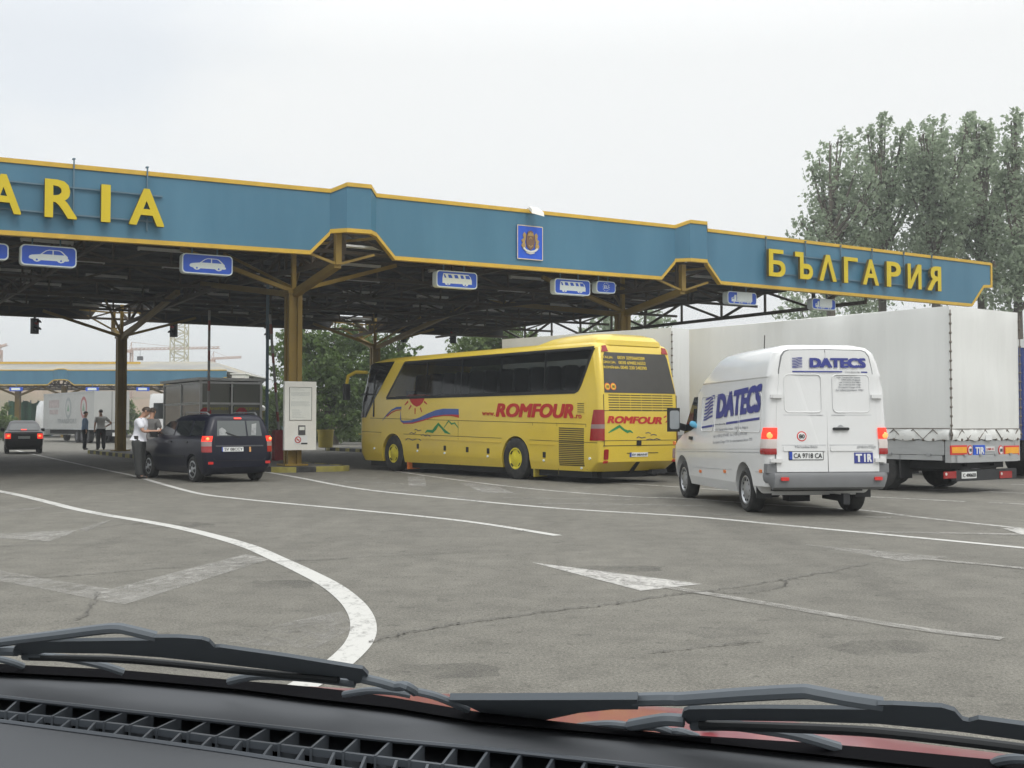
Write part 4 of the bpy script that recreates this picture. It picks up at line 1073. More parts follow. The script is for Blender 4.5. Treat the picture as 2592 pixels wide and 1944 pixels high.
    lp('bus_blue', 'band', [(530, 870), (536, 962), (560, 968), (640, 962), (720, 935), (800, 895), (880, 862), (960, 846), (1110, 850), (1112, 908), (1040, 905), (960, 908), (860, 922), (760, 955), (650, 985), (560, 990), (535, 978), (526, 955)], .006, -.01, rib)
    lp('bus_red', 'band', [(535, 978), (560, 990), (650, 985), (760, 955), (860, 922), (960, 908), (1040, 905), (1112, 908), (1114, 938), (1040, 922), (960, 920), (860, 935), (760, 968), (650, 998), (560, 1000)], .005, -.01, rib)
    lp('bus_red', 'band', [(390, 920), (440, 880), (490, 858), (537, 854), (537, 862), (490, 868), (440, 892), (395, 930)], .005, -.01, rib)
    mb = MB(); mb.strip([L(c1(*p)) for p in ((778, 1088), (795, 1068), (850, 1075), (880, 1040), (908, 1000), (940, 1035), (975, 1075), (1025, 1100))], [.03, .06, .09, .11, .08, .06, .09, .02], fl, .006, -.01)
    mb.strip([L(c1(*p)) for p in ((965, 1035), (1010, 970), (1040, 1000), (1070, 990), (1108, 1040))], [.02, .04, .05, .04, .02], fl, .006, -.01); mb.build('mountain_emblem', 'bus_green', r)
    mb = MB()
    for pts in (((580, 1162), (605, 1142), (650, 1162), (700, 1145), (735, 1165)), ((620, 1095), (640, 1085), (660, 1098), (682, 1085)), ((670, 1060), (685, 1052), (705, 1068), (735, 1062)), ((735, 1115), (755, 1105), (780, 1122), (800, 1108), (828, 1125))):
        mb.strip([L(c1(*p)) for p in pts], .022, fl, .006, -.01)
    mb.build('wave_emblem', 'bus_grey', r)
    # rear lettering and pictures
    def rear_poly(mat, name, pts, par=r, strip=None):
        mb = MB(); P = [RR(c2(*p)) for p in pts]
        if strip: mb.strip(P, strip, fr, .006, -.01)
        else: mb.poly(P, fr, .006, -.01)
        return mb.build(name, mat, par)
    mb = MB(); vs, fs_, _ = text2d('ROMFOUR', .055, .22)
    mb.add([fr(*RR(c2(lerp(1005, 1552, x), lerp(lerp(993, 1003, x), lerp(918, 930, x), y))), .006 + j * .0005) for x, y, j in vs], fs_); mb.build('lettering', 'bus_red', r)
    sn = rear_poly('bus_red', 'sun_emblem', [(1602, 897), (1610, 930), (1640, 958), (1690, 965), (1690, 897)])
    for a, b in (((1572, 935), (1598, 920)), ((1590, 985), (1612, 962)), ((1622, 1012), (1640, 985))): rear_poly('bus_red', 'ray', [a, b], sn, .03)
    rear_poly('bus_green', 'mountain_emblem', [(1018, 1088), (1060, 1062), (1130, 1022), (1175, 1060), (1210, 1078), (1235, 1070), (1262, 1088)], r, [.02, .05, .07, .05, .07, .05, .02])
    for pts in (((1300, 1140), (1320, 1128), (1350, 1140), (1388, 1132)), ((1395, 1160), (1430, 1150), (1470, 1158), (1500, 1146), (1540, 1160)), ((1390, 1092), (1415, 1085), (1440, 1094)), ((1440, 1112), (1470, 1104), (1500, 1112))): rear_poly('bus_grey', 'wave_emblem', pts, r, .022)
    # plate, tow cover, underside
    x0_, z0_ = RR(c2(1238, 1330)); x1_, z1_ = RR(c2(1418, 1282))
    mb = MB(); mb.poly([(x0_, z0_), (x1_, z0_), (x1_, z1_), (x0_, z1_)], fr, .012, -.01); p_ = mb.build('number_plate', 'plate', r)
    mb = MB(); mb.poly([(x0_, z0_), (x0_ + .05, z0_), (x0_ + .05, z1_), (x0_, z1_)], fr, .014, 0); mb.build('country_band', 'plate_blue', p_)
    mb = MB(); put_text(mb, 'SV 08ANF', x0_ + .065, x1_ - .02, z0_ + .03, z1_ - .03, fr, .016, .012); mb.build('lettering', 'ink', p_)
    x_, z_ = RR(c2(1323, 1190)); mb = MB(); mb.poly(rrect(x_ - .07, x_ + .07, z_ - .06, z_ + .06, .02), fr, .02, -.02); mb.build('handle', 'black', r)
    x_, z_ = RR(c2(1330, 1430)); mb = MB(); mb.poly(rrect(x_ - .06, x_ + .06, z_ - .16, z_ + .12, .02), fr, .015, -.02); mb.build('tow_bracket', 'black', r)
    mb = MB(); mb.strip([(-.45, .72), (.55, .72)], .02, fr, .006, -.01); mb.build('step_line', 'seam', r)
    box_part('underbody', 'chassis', r, ((0, 2.5, .28), (2.1, 10.5, .30)), ((0, -2.2, .24), (1.7, 1.4, .22)), ((.75, -3.0, .26), (.5, .35, .10)))
    for sx in (-1, 1):
        for y in (5.35, -.72): box_part('mudflap', 'bin' if y < 0 else 'orange', r, ((sx * 1.0, y, .22), (.42, .03, .26)))
        for y in (6.1, 0.02):
            wheel(r, sx * 1.10, y, .53, .29, sx, 'hub_yellow', .52, 'slots')
    # mirrors on curved arms
    for sx in (-1, 1):
        mb = MB(); mb.tube([(sx * 1.12, 7.9, 3.0), (sx * 1.30, 8.3, 3.02), (sx * 1.45, 8.52, 2.9), (sx * 1.48, 8.58, 2.65)], [.05, .06, .06, .05], 8); mi = mb.build('mirror', 'bus', r, True)
        mb = MB(); mb.rbox((sx * 1.48, 8.58, 2.40), (.24, .14, .50), .06); mb.build('mirror_head', 'black', mi)
    return r
coach = make_coach()

# ---- white panel van
def make_van():
    r = thing('panel_van', 'white high-roofed delivery van with navy lettering on its side and rear doors, brake lights lit', 'van', (4.706, 18.981, 0), .128)
    r.scale = (1.022,) * 3
    H = Hull([(.29, -.50, 4.30, .90, .10, .5), (.43, -.55, 4.40, .94, .10, .5), (.445, -1.0, 4.42, .945, .12, .5), (.66, -1.06, 4.48, .955, .10, .5), (.98, -1.055, 4.42, .968, .09, .5), (1.08, -1.05, 4.2, .966, .09, .5), (1.24, -1.045, 3.62, .955, .09, .4), (1.90, -1.015, 2.86, .925, .09, .3),
              (2.08, -1.005, 2.62, .895, .10, .3), (2.10, -1.004, 2.60, .905, .10, .3), (2.14, -1.0, 2.54, .895, .10, .3), (2.30, -.985, 2.22, .855, .10, .32), (2.46, -.97, 1.98, .80, .12, .35), (2.54, -.93, 1.80, .72, .14, .35), (2.585, -.85, 1.55, .58, .2, .3)])
    fl, fr = H.left, H.rear
    win = MB(); win.box((0, 2.95, 1.62), (2.4, .01, .01))
    body = H.build('body', 'van', r, 5, [(3.55, .36, .44, .62, 1.3), (0, .36, .43, .62, 1.3)])
    L = lambda p: tuple(onplane(r, *p, 0, -.955))[1:]
    RR = lambda p: (lambda v: (v[0], v[2]))(onplane(r, *p, 1, -1.04))
    # rear doors, each its own proud panel
    doors = []
    for sx in (-1, 1):
        top = .68; bot = .80
        pts = [(sx * .006, .67), (sx * bot, .67), (sx * (bot + .01), 1.0), (sx * (bot - .015), 1.6), (sx * (top + .045), 2.2), (sx * (top + .0), 2.40), (sx * (top - .05), 2.47), (sx * (top - .12), 2.495), (sx * .006, 2.505)]
        yd = lambda x, z, o: (x, interp(z, [.67, 2.46, 2.54], [-1.062, -.972, -.945]) - o, z)
        mb = MB(); mb.poly(pts, yd, .022, -.02); d = mb.build('rear_door', 'van', r); doors.append(d)
        mb = MB(); mb.poly([(x + sx * (.016 if abs(x) > .1 else -.003), z + (.014 if z > 2.3 else (-.012 if z < .7 else 0))) for x, z in pts], yd, .012, -.02); mb.build('door_seal', 'van_grey', d)
        # embossed window blank
        wx0, wx1 = (-.66, -.08) if sx < 0 else (.10, .68)
        ol = rrect(wx0, wx1, 1.56, 2.13, .07, 4); mb = MB(); mb.tube([yd(a, b, .023) for a, b in ol + [ol[0]]], .0075, 5); mb.build('embossed_frame', 'van', d, True)
        mb = MB(); mb.strip([(wx0 - .03, 1.52), (wx1 + .02, 1.52)], .006, yd, .024, .015); mb.strip([(sx * .03, 1.07), (sx * .72, 1.07)], .008, yd, .026, .015); mb.build('crease', 'van_line', d)
        for z in (1.80, .84):
            mb = MB(); x_ = sx * (.80 if z < 1 else .775); y_ = yd(0, z, 0)[1]; mb.box((x_, y_ - .045, z), (.15, .05, .055)); mb.box((x_ + sx * .08, y_ + .02, z), (.04, .16, .05)); h = mb.build('hinge', 'van', d)
            mb = MB(); mb.box((x_ + sx * .095, y_ + .05, z), (.02, .05, .03)); mb.build('pin', 'van_grey', h)
        # grip strip with a lip
        mb = MB(); mb.poly(rrect(sx * .37 - .33, sx * .37 + .33, .98, 1.055, .015), yd, .036, .0); mb.build('grip_strip', 'van', d)
    yd = lambda x, z, o: (x, interp(z, [.67, 2.46, 2.54], [-1.062, -.972, -.945]) - o, z)
    # handle
    x_, z_ = RR(c3(1578, 866)); mb = MB(); mb.poly(rrect(x_ - .125, x_ + .125, z_ - .022, z_ + .02, .02), yd, .055, .0); mb.build('handle', 'black', doors[1])
    mb = MB(); mb.poly([(x_ - .05 + .1 * i / 8, z_ + .03 + .03 * math.sin(PI * i / 8)) for i in range(9)], yd, .024, .0); mb.build('handle_recess', 'van_line', doors[1])
    # plate
    def plate(p0, p1, txt, f, par, band=.045):
        (a, z0), (b, z1) = p0, p1
        mb = MB(); mb.poly(rrect(a - .012, b + .012, z0 - .012, z1 + .012, .015), f, .026, .0); fr_ = mb.build('number_plate', 'black', par)
        mb = MB(); mb.poly([(a, z0), (b, z0), (b, z1), (a, z1)], f, .030, .02); mb.build('plate_face', 'plate', fr_)
        mb = MB(); mb.poly([(a, z0), (a + band, z0), (a + band, z1), (a, z1)], f, .033, .025); mb.build('country_band', 'plate_blue', fr_)
        mb = MB(); put_text(mb, txt, a + band + .02, b - .015, z0 + .022, z1 - .022, f, .035, .012); mb.build('lettering', 'ink', fr_)
        return fr_
    plate(RR(c3(1115, 1140)), RR(c3(1413, 1070)), 'CA 9718 CA', yd, doors[0])
    # lettering on the doors
    def rt(mbb, s_, x0, x1, y0, y1, bold, shear=0, f=yd, d=.027):
        a, z1 = RR(c3(x0, y0)); b, z0 = RR(c3(x1, y1)); put_text(mbb, s_, a, b, z0, z1, f, d, bold, shear)
    mb = MB(); rt(mb, 'DATECS', 1310, 1815, 230, 322, .075)
    (a, z1), (b, z0) = RR(c3(1155, 347)), RR(c3(1602, 361)); mb.poly([(a, z0), (b, z0), (b, z1), (a, z1)], yd, .027)
    (a, z1), (b, z0) = RR(c3(1770, 354)), RR(c3(1826, 366)); mb.poly([(a, z0), (b, z0), (b, z1), (a, z1)], yd, .027)
    def logo(mbb, P, f, d):
        """seven wavy bars"""
        for i in range(7):
            v = 1 - i / 6.0; A = .06
            pts = []
            for u in (0, .12, .3, .45, .55, .7, .88, 1.0):
                s_ = .14 * (1 / (1 + math.exp(-(u - .5) * 14)) - .5); pts.append(P(u, .06 + .88 * v + s_ * (1 if 0 < i < 6 else .4)))
            mbb.strip(pts, abs(P(0, 0)[1] - P(0, 1)[1]) * .075, f, d)
    logo(mb, lambda u, v: RR(c3(lerp(1155, 1245, u), lerp(320, 226, v))), yd, .027)
    mb.build('lettering', 'navy', r)
    mb = MB(); rt(mb, 'www.datecs.bg', 1625, 1755, 352, 366, .01)
    for s_, y, xa, xb in (('115K Tzarigradsko shosse', 408, 1548, 1762), ('1784 Sofia, Bulgaria', 430, 1592, 1762), ('tel: (+359 2) 974 0853', 452, 1574, 1762), ('fax: (+359 2) 974 1108', 474, 1572, 1762), ('European Cargo VTA', 496, 1566, 1762), ('for advertisement 7751', 519, 1540, 1785)): rt(mb, s_, xa, xb, y - 7, y + 7, .004)
    mb.build('small_print', 'van_small', doors[1])
    mb = MB(); rt(mb, 'Mercedes-Benz', 1165, 1365, 1014, 1036, .004, 0, yd, .039); mb.build('chrome_script', 'van_line', doors[0])
    mb = MB(); rt(mb, 'SPRINTER', 1715, 1885, 1018, 1038, .01, .2, yd, .039); mb.build('chrome_script', 'van_line', doors[1])
    x_, z_ = RR(c3(1229, 933)); mb = MB(); mb.poly(circ(x_, z_, .076, 22), yd, .025, .0); s8 = mb.build('speed_sticker', 'reflector', doors[0])
    mb = MB(); mb.poly(circ(x_, z_, .060, 22), yd, .028, .01); mb.build('disc', 'plate', s8)
    mb = MB(); put_text(mb, '80', x_ - .043, x_ + .043, z_ - .03, z_ + .03, yd, .031, .02); mb.build('number', 'ink', s8)
    (a, z1), (b, z0) = RR(c3(1693, 1078)), RR(c3(1860, 1173)); mb = MB(); mb.poly([(a, z0), (b, z0), (b, z1), (a, z1)], yd, .030, .0); tp = mb.build('customs_plate', 'navy', doors[1])
    mb = MB(); put_text(mb, 'T', a + .02, a + .12, z0 + .02, z1 - .02, yd, .033, .06); put_text(mb, 'I', a + .15, a + .175, z0 + .02, z1 - .02, yd, .033, .04); put_text(mb, 'R', a + .20, b - .02, z0 + .02, z1 - .02, yd, .033, .06); mb.build('lettering', 'plate', tp)
    mb = MB(); mb.strip([(a + .05, z0 + .01), (a + .14, z0 + .09), (a + .2, z0 + .05), (b - .04, z0 + .03)], .022, yd, .035); mb.build('mark', 'navy', tp)
    # bumper wrapping the corners
    mb = MB(); vs = []
    prof = [(.40, -.04), (.44, .05), (.60, .085), (.655, .06), (.66, -.04)]
    path = [(-.95, -.955), (-.93, -1.02), (-.86, -1.08), (-.5, -1.10), (0, -1.105), (.5, -1.10), (.86, -1.08), (.93, -1.02), (.95, -.955)]
    for i, (x, y) in enumerate(path):
        nx, ny = (x / abs(x) if abs(x) > .9 else 0.0), (-1.0 if abs(x) < .92 else 0.0); l = math.hypot(nx, ny) or 1
        if y > -.9: nx, ny, l = x / abs(x), 0, 1
        for z, o in prof:
            zz = z + (.10 if (abs(x) > .9 and z < .5) else 0); vs.append((x + nx / l * o * .35, y + ny / l * o, zz))
    n = len(prof); mb.add(vs, [(i * n + j, i * n + (j + 1) % n, (i + 1) * n + (j + 1) % n, (i + 1) * n + j) for i in range(len(path) - 1) for j in range(n)] + [tuple(range(n)), tuple(range((len(path) - 1) * n, len(path) * n))])
    bp = mb.build('bumper', 'van_grey', r, True, 50)
    for sx in (-1, 1):
        mb = MB(); mb.poly([(sx * .80, .655), (sx * .955, .655), (sx * .945, .79), (sx * .80, .79)], lambda x, z, o: (x, -1.055 - o, z), .02, -.05); mb.build('bumper_end', 'van_grey', bp)
        mb = MB(); mb.poly([(-.97, .655), (-1.055, .655), (-1.055, .79), (-.98, .79)], lambda y, z, o: (sx * (.955 + o), y, z), .012, -.03); mb.build('bumper_end', 'van_grey', bp)
        x_ = -.715 if sx < 0 else .74
        mb = MB(); mb.poly(rrect(x_ - .06, x_ + .06, .545, .595, .01), lambda x, z, o: (x, -1.19 - o, z), .005, -.05); mb.build('reflector', 'reflector', bp)
        # tail lights: three stacked lenses wrapping the corner
        def lens(z0, z1, mat, nm, par, bul=.02, w0=.13, w1=.13):
            q = MB(); vs = []
            for z, wy in ((z0, w0), ((z0 + z1) / 2, (w0 + w1) / 2), (z1, w1)):
                hw, y0 = H.at(z)[2], H.at(z)[0]; b_ = bul if z not in (z0, z1) else bul * .6
                vs += [(sx * (hw + b_), y0 + wy, z), (sx * (hw + b_), y0 + .06, z), (sx * (hw - .02), y0 - b_ * .4, z), (sx * (hw - .07), y0 - b_ - .01, z), (sx * (hw - .165), y0 - b_ - .012, z)]
            q.add(vs, [(j * 5 + i, j * 5 + i + 1, j * 5 + 6 + i, j * 5 + 5 + i) for j in range(2) for i in range(4)]); return q.build(nm, mat, par, True, 60)
        tl = lens(1.16, 1.33, 'brake', 'tail_light', r, .02, .17, .10); lens(1.02, 1.16, 'tail_clear', 'lens', tl, .02, .20, .17); lens(.93, 1.02, 'taillight', 'lens', tl, .02, .20, .20)
        hw, y0 = H.at(1.21)[2], H.at(1.21)[0]
        mb = MB(); mb.sphere((sx * (hw - .06), y0 - .018, 1.215), (.055, .014, .05), 12, 8); mb.build('bulb_glow', 'brake_core', tl, True)
    # side: rub lines, panels, cab window
    mb = MB()
    mb.strip([(4.05, .86), (-.93, .96)], .010, fl, .004, -.01); mb.strip([(4.0, .90), (-.93, 1.01)], .006, fl, .004, -.01); mb.strip([(2.9, .60), (.6, .64)], .008, fl, .004, -.01); mb.strip([(-.55, .66), (-.9, .66)], .008, fl, .004, -.01)
    mb.strip([(2.52, .35), (2.52, 2.0)], .010, fl, .004, -.01); mb.build('panel_seam', 'van_line', r)
    mb = MB()
    for a, b in ((2.30, 1.62), (1.54, .26), (.18, -.80)):
        ol = rrect(b, a, 1.26, 1.86, .06, 3); mb.tube([fl(y, z, .002) for y, z in ol + [ol[0]]], .008, 5)
    mb.build('embossed_frame', 'van', r, True)
    cw = [(2.58, 1.87), (2.80, 1.87), (3.36, 1.27), (3.40, 1.20), (2.95, 1.26), (2.66, 1.33), (2.60, 1.40)]
    for f_ in (fl, H.right):
        mb = MB(); mb.poly(cw, f_, .006, -.02); cwin = mb.build('cab_window', 'glass', r)
    vs = []
    for z in (1.26, 1.6, 1.90):
        w_ = H.at(z)[2] - .12; y1 = H.at(z)[1]; vs += [(-w_, y1 - .05, z), (-w_ * .6, y1 + .012, z), (0, y1 + .012, z), (w_ * .6, y1 + .012, z), (w_, y1 - .05, z)]
    mb = MB(); mb.add(vs, [(j * 5 + i, j * 5 + i + 1, j * 5 + 6 + i, j * 5 + 5 + i) for j in range(2) for i in range(4)]); mb.build('windscreen', 'glass', r, True)
    y_, z_ = L(c3(252, 948)); mb = MB(); mb.poly(rrect(y_ - .09, y_ + .09, z_ - .03, z_ + .03, .02), fl, .03, -.01); mb.build('handle', 'black', r)
    for p in ((328, 1246), (546, 1247), (869, 1245)):
        y_, z_ = L(c3(*p)); mb = MB(); mb.poly(rrect(y_ - .05, y_ + .05, z_ - .025, z_ + .025, .012), fl, .016, -.01); mb.build('marker_lamp', 'orange', r)
    mb = MB(); mb.poly(rrect(3.98, 4.12, .98, 1.05, .02), fl, .012, -.01); mb.build('marker_lamp', 'orange', r)
    # side lettering traced onto the side
    mb = MB()
    def st(mbb, s_, xa, xb, yt0, yb0, yt1, yb1, bold, shear=0, d=.006):
        vs, fs_, _ = text2d(s_, bold, shear); mbb.add([fl(*L(c3(lerp(xa, xb, x), lerp(lerp(yb0, yt0, y), lerp(yb1, yt1, y), x))), d + j * .0005) for x, y, j in vs], fs_)
    st(mb, 'DATECS', 463, 862, 560, 778, 458, 715, .075, .12)
    def sp(mbb, pts): mbb.poly([L(c3(*p)) for p in pts], fl, .006)
    sp(mb, [(342, 845), (448, 826), (446, 846), (340, 862)]); sp(mb, [(556, 808), (852, 762), (850, 785), (556, 828)])
    logo(mb, lambda u, v: L(c3(lerp(360, 438, u) + (v - .5) * 14, lerp(lerp(795, 768, u), lerp(588, 562, u), v))), fl, .006)
    mb.build('lettering', 'navy', r)
    mb = MB(); st(mb, 'www.datecs.bg', 455, 548, 822, 838, 812, 828, .006)
    st(mb, '115K Tzarigradsko shosse  1784 Sofia, Bulgaria', 455, 752, 865, 895, 838, 868, .002)
    st(mb, 'tel: (+359 2) 974 085   fax: (+359 2) 974 1108', 450, 744, 918, 952, 892, 928, .002)
    st(mb, 'European Cargo VTA  for advertisement labour 7751', 448, 796, 975, 1008, 946, 980, .002); mb.build('small_print', 'van_small', r)
    # mirrors, aerial, wheels, underside
    for sx in (-1, 1):
        mb = MB(); mb.bar((sx * .92, 3.32, 1.30), (sx * 1.16, 3.26, 1.36), .07, .12); mi = mb.build('mirror', 'black', r)
        mb = MB(); mb.rbox((sx * 1.20, 3.26, 1.46), (.24, .14, .44), .06); mb.build('mirror_head', 'black', mi)
        mb = MB(); mb.poly(rrect(sx * 1.20 - .09, sx * 1.20 + .09, 1.29, 1.63, .04), lambda x, z, o: (x, 3.185 - o, z), .006, -.0); mb.build('mirror_glass', 'rear_mirror', mi)
        for y in (3.55, 0): wheel(r, sx * .815, y, .345, .225, sx, 'steel', .66, 'holes')
    mb = MB(); p = L(c3(697, 225)); mb.tube([(-.3, .85, 2.56), (-.3, .82, 2.86)], .008, 6); mb.build('aerial', 'black', r)
    box_part('underbody', 'chassis', r, ((0, 1.8, .42), (1.4, 5.0, .12)), ((0, 0, .32), (1.40, .12, .12)), ((-.1, -.02, .30), (.34, .30, .26)), ((.3, -.6, .26), (.09, .8, .09)), ((.28, -1.04, .26), (.10, .10, .16)))
    for sx in (-1, 1): box_part('mudflap', 'black', r, ((sx * .80, -.50, .40), (.24, .02, .30)))
    return r
M['rear_mirror'] = mk('mirror_face', (0.30, 0.32, 0.33), 0.12, 0.05)
van = make_van()

# ---- cars
def car_wheels(r, ys, tx, rad, hub='spokes', w=.195):
    for y in ys:
        for sx in (-1, 1): wheel(r, sx * tx, y, rad, w, sx, 'steel', .68, hub)
def shell_glass(H, r, name, mat, pts, f, d=.008):
    mb = MB(); mb.poly(pts, f, d, -.02); return mb.build(name, mat, r)
def make_estate():
    r = thing('estate_car', 'dark navy estate car with lit brake lights, stopped beside the officer in a white shirt', 'car', (-7.05, 28.78, 0), .652); r.scale = (1.018,) * 3
    H = Hull([(.22, -.66, 3.50, .78, .2, .5), (.36, -.77, 3.66, .84, .2, .55), (.60, -.80, 3.72, .87, .18, .6), (.84, -.775, 3.68, .87, .16, .6), (.96, -.765, 3.42, .866, .14, .5), (1.03, -.76, 2.80, .862, .13, .4), (1.09, -.755, 2.52, .84, .13, .3), (1.48, -.66, 1.62, .695, .13, .25), (1.56, -.60, 1.40, .655, .16, .25), (1.605, -.50, 1.15, .58, .2, .25), (1.625, -.3, .9, .42, .2, .2)])
    H.build('body', 'car_blue', r, 5, [(2.905, .31, .375, .55, 1.2), (0, .31, .37, .55, 1.2)])
    fl, fr = H.left, H.rear
    # rear window split by the door line
    for a, b in ((-.56, .18), (.22, .58)):
        shell_glass(H, r, 'rear_window', 'car_rear_glass', [(a, 1.10), (b, 1.10), (b * .93, 1.46), (a * .93, 1.46)], fr)
    mb = MB(); mb.poly([(-.5, 1.12), (-.30, 1.12), (-.33, 1.24), (-.42, 1.30), (-.5, 1.26)], fr, .012, 0); mb.poly([(.30, 1.12), (.42, 1.12), (.46, 1.40), (.34, 1.38)], fr, .012, 0); mb.build('bag_behind_glass', 'sleeve_dim', r)
    for f_ in (fl, H.right):
        for pts in ([(2.40, 1.11), (1.75, 1.45), (1.28, 1.46), (1.22, 1.10)], [(1.14, 1.10), (1.18, 1.46), (.30, 1.47), (.22, 1.10)], [(.14, 1.10), (.2, 1.46), (-.42, 1.46), (-.52, 1.12)]): shell_glass(H, r, 'side_window', 'glass', pts, f_)
    vs = []
    for z in (1.10, 1.28, 1.47):
        w_ = H.at(z)[2] - .12; y1 = H.at(z)[1]; vs += [(-w_, y1 - .06, z), (-w_ * .6, y1 + .01, z), (0, y1 + .012, z), (w_ * .6, y1 + .01, z), (w_, y1 - .06, z)]
    mb = MB(); mb.add(vs, [(j * 5 + i, j * 5 + i + 1, j * 5 + 6 + i, j * 5 + 5 + i) for j in range(2) for i in range(4)]); mb.build('windscreen', 'glass', r, True)
    for sx in (-1, 1):
        def lens(z0, z1, mat, nm, par):
            q = MB(); vs = []
            for z in (z0, z1):
                hw, y0 = H.at(z)[2], H.at(z)[0]; vs += [(sx * (hw + .012), y0 + .18, z), (sx * (hw + .008), y0 + .10, z), (sx * (hw - .04), y0 + .012, z), (sx * (hw - .17), y0 - .014, z)]
            q.add(vs, [(i, i + 1, 5 + i, 4 + i) for i in range(3)]); return q.build(nm, mat, par, True, 60)
        tl = lens(.97, 1.10, 'brake', 'tail_light', r); lens(.86, .97, 'tail_grey', 'lens', tl); lens(.72, .86, 'taillight', 'lens', tl)
        mb = MB(); mb.sphere((sx * .79, H.at(1.03)[0] - .006, 1.035), (.04, .012, .036), 10, 8); mb.build('bulb_glow', 'brake_core', tl, True)
        mb = MB(); mb.poly(rrect(sx * .72 - .06, sx * .72 + .06, .44, .50, .01), fr, .012, -.01); mb.build('reflector', 'reflector', r)
        mb = MB(); mb.tube([(sx * .60, 1.1, 1.60), (sx * .62, .95, 1.66), (sx * .62, -.25, 1.66), (sx * .60, -.4, 1.60)], .02, 6); mb.build('roof_rail', 'steel', r, True)
        mb = MB(); mb.rbox((sx * .98, 2.20, 1.12), (.20, .12, .14), .04); mb.build('mirror', 'black', r)
        for y in (1.35, .32): mb = MB(); mb.poly(rrect(y - .08, y + .08, .93, .97, .02), fl if sx < 0 else H.right, .025, -.01); mb.build('handle', 'black', r)
    mb = MB(); mb.poly(rrect(-.09, .09, 1.50, 1.535, .01), fr, .02, -.02); mb.build('brake_light', 'brake', r)
    mb = MB(); mb.poly(rrect(-.45, .09, .735, .84, .01), fr, .012, -.01); p_ = mb.build('number_plate', 'plate', r)
    mb = MB(); mb.poly([(-.45, .735), (-.425, .735), (-.425, .84), (-.45, .84)], fr, .015, 0); mb.build('country_band', 'plate_blue', p_)
    mb = MB(); put_text(mb, 'SV 08CCY', -.385, .07, .755, .822, fr, .017, .012); mb.build('lettering', 'ink', p_)
    mb = MB(); mb.poly(rrect(.24, .28, .72, .84, .01), fr, .014, -.01); mb.build('reflector', 'brake_dim', r)
    mb = MB(); mb.strip([(-.60, .865), (.60, .865)], .03, fr, .02, -.01); mb.build('handle', 'steel_dark', r)
    mb = MB(); mb.strip([(-.66, .58), (-.60, .52), (.60, .52), (.66, .58)], .012, fr, .006, -.01); mb.strip([(-.63, .86), (-.63, 1.08)], .010, fr, .006, -.01); mb.strip([(.2, .56), (.2, 1.48)], .012, fr, .006, -.01); mb.strip([(1.18, .3), (1.18, 1.08)], .010, fl, .004, -.01); mb.strip([(.18, .66), (.18, 1.08)], .010, fl, .004, -.01); mb.build('panel_seam', 'black', r)
    mb = MB(); mb.bar((.0, -.775, 1.06), (-.34, -.74, 1.18), .02, .03); mb.build('wiper', 'black', r)
    mb = MB(); mb.strip([(2.4, .60), (.45, .60)], .07, fl, .016, -.01); mb.build('side_moulding', 'black', r)
    car_wheels(r, (2.905, 0), .755, .305)
    box_part('underbody', 'chassis', r, ((0, 1.5, .26), (1.4, 3.9, .14)))
    return r
M['sleeve_dim'] = mk('seat_cloth', (0.26, 0.27, 0.27), 0.7, 0.5, 6)
M['brake_dim'] = mk('amber_dim', (0.6, 0.3, 0.1), 0.3)
M['steel_dark'] = mk('trim_dark', (0.10, 0.10, 0.11), 0.35, metal=0.5)
estate = make_estate()

def make_saloon():
    a = .42
    p = G(70, 1147)
    r = thing('saloon_car', 'black saloon car with three red brake lights, driving away at the left edge', 'car', (p.x + .05, p.y - .6, 0), a); r.scale = (.95, .95, 1.10)
    H = Hull([(.20, -.85, 3.30, .78, .2, .5), (.36, -.96, 3.5, .85, .2, .55), (.62, -.98, 3.55, .87, .2, .6), (.86, -.95, 3.45, .865, .18, .6), (.93, -.88, 3.0, .85, .2, .5), (.97, -.35, 2.45, .82, .2, .4), (1.30, .30, 1.62, .66, .2, .3), (1.38, .55, 1.35, .58, .2, .25), (1.415, .75, 1.1, .42, .15, .15)])
    H.build('body', 'car_black', r, 5, [(2.6, .30, .36, .55, 1.2), (0, .30, .36, .55, 1.2)])
    fl, fr = H.left, H.rear
    shell_glass(H, r, 'rear_window', 'car_rear_glass', [(-.68, 1.0), (.68, 1.0), (.57, 1.29), (-.57, 1.29)], fr, .012)
    for f_ in (fl, H.right):
        for pts in ([(2.2, .99), (1.65, 1.29), (1.16, 1.29), (1.12, .99)], [(1.04, .99), (1.08, 1.29), (.42, 1.29), (0.0, .99)]): shell_glass(H, r, 'side_window', 'glass', pts, f_)
    for sx in (-1, 1):
        q = MB(); vs = []
        for z in (.64, .86):
            hw, y0 = H.at(z)[2], H.at(z)[0]; vs += [(sx * (hw + .012), y0 + .25, z), (sx * (hw - .05), y0 + .01, z), (sx * (hw - .27), y0 - .014, z)]
        q.add(vs, [(i, i + 1, 4 + i, 3 + i) for i in range(2)]); tl = q.build('tail_light', 'brake', r, True, 60)
        mb = MB(); mb.sphere((sx * .70, H.at(.75)[0] - .006, .76), (.07, .014, .045), 10, 8); mb.build('bulb_glow', 'brake_core', tl, True)
        mb = MB(); mb.rbox((sx * .95, 1.9, 1.0), (.18, .12, .13), .04); mb.build('mirror', 'black', r)
    mb = MB(); mb.poly(rrect(-.13, .13, 1.0, 1.045, .01), fr, .03, -.02); mb.build('brake_light', 'brake', r)
    mb = MB(); mb.poly(rrect(-.27, .27, .64, .75, .01), fr, .012, -.01); mb.build('number_plate', 'print_grey', r)
    mb = MB(); mb.strip([(-.6, .56), (.6, .56)], .012, fr, .006, -.01); mb.build('panel_seam', 'chassis', r)
    car_wheels(r, (2.6, 0), .75, .31)
    box_part('underbody', 'chassis', r, ((0, 1.3, .24), (1.4, 3.7, .14)))
    return r
saloon = make_saloon()

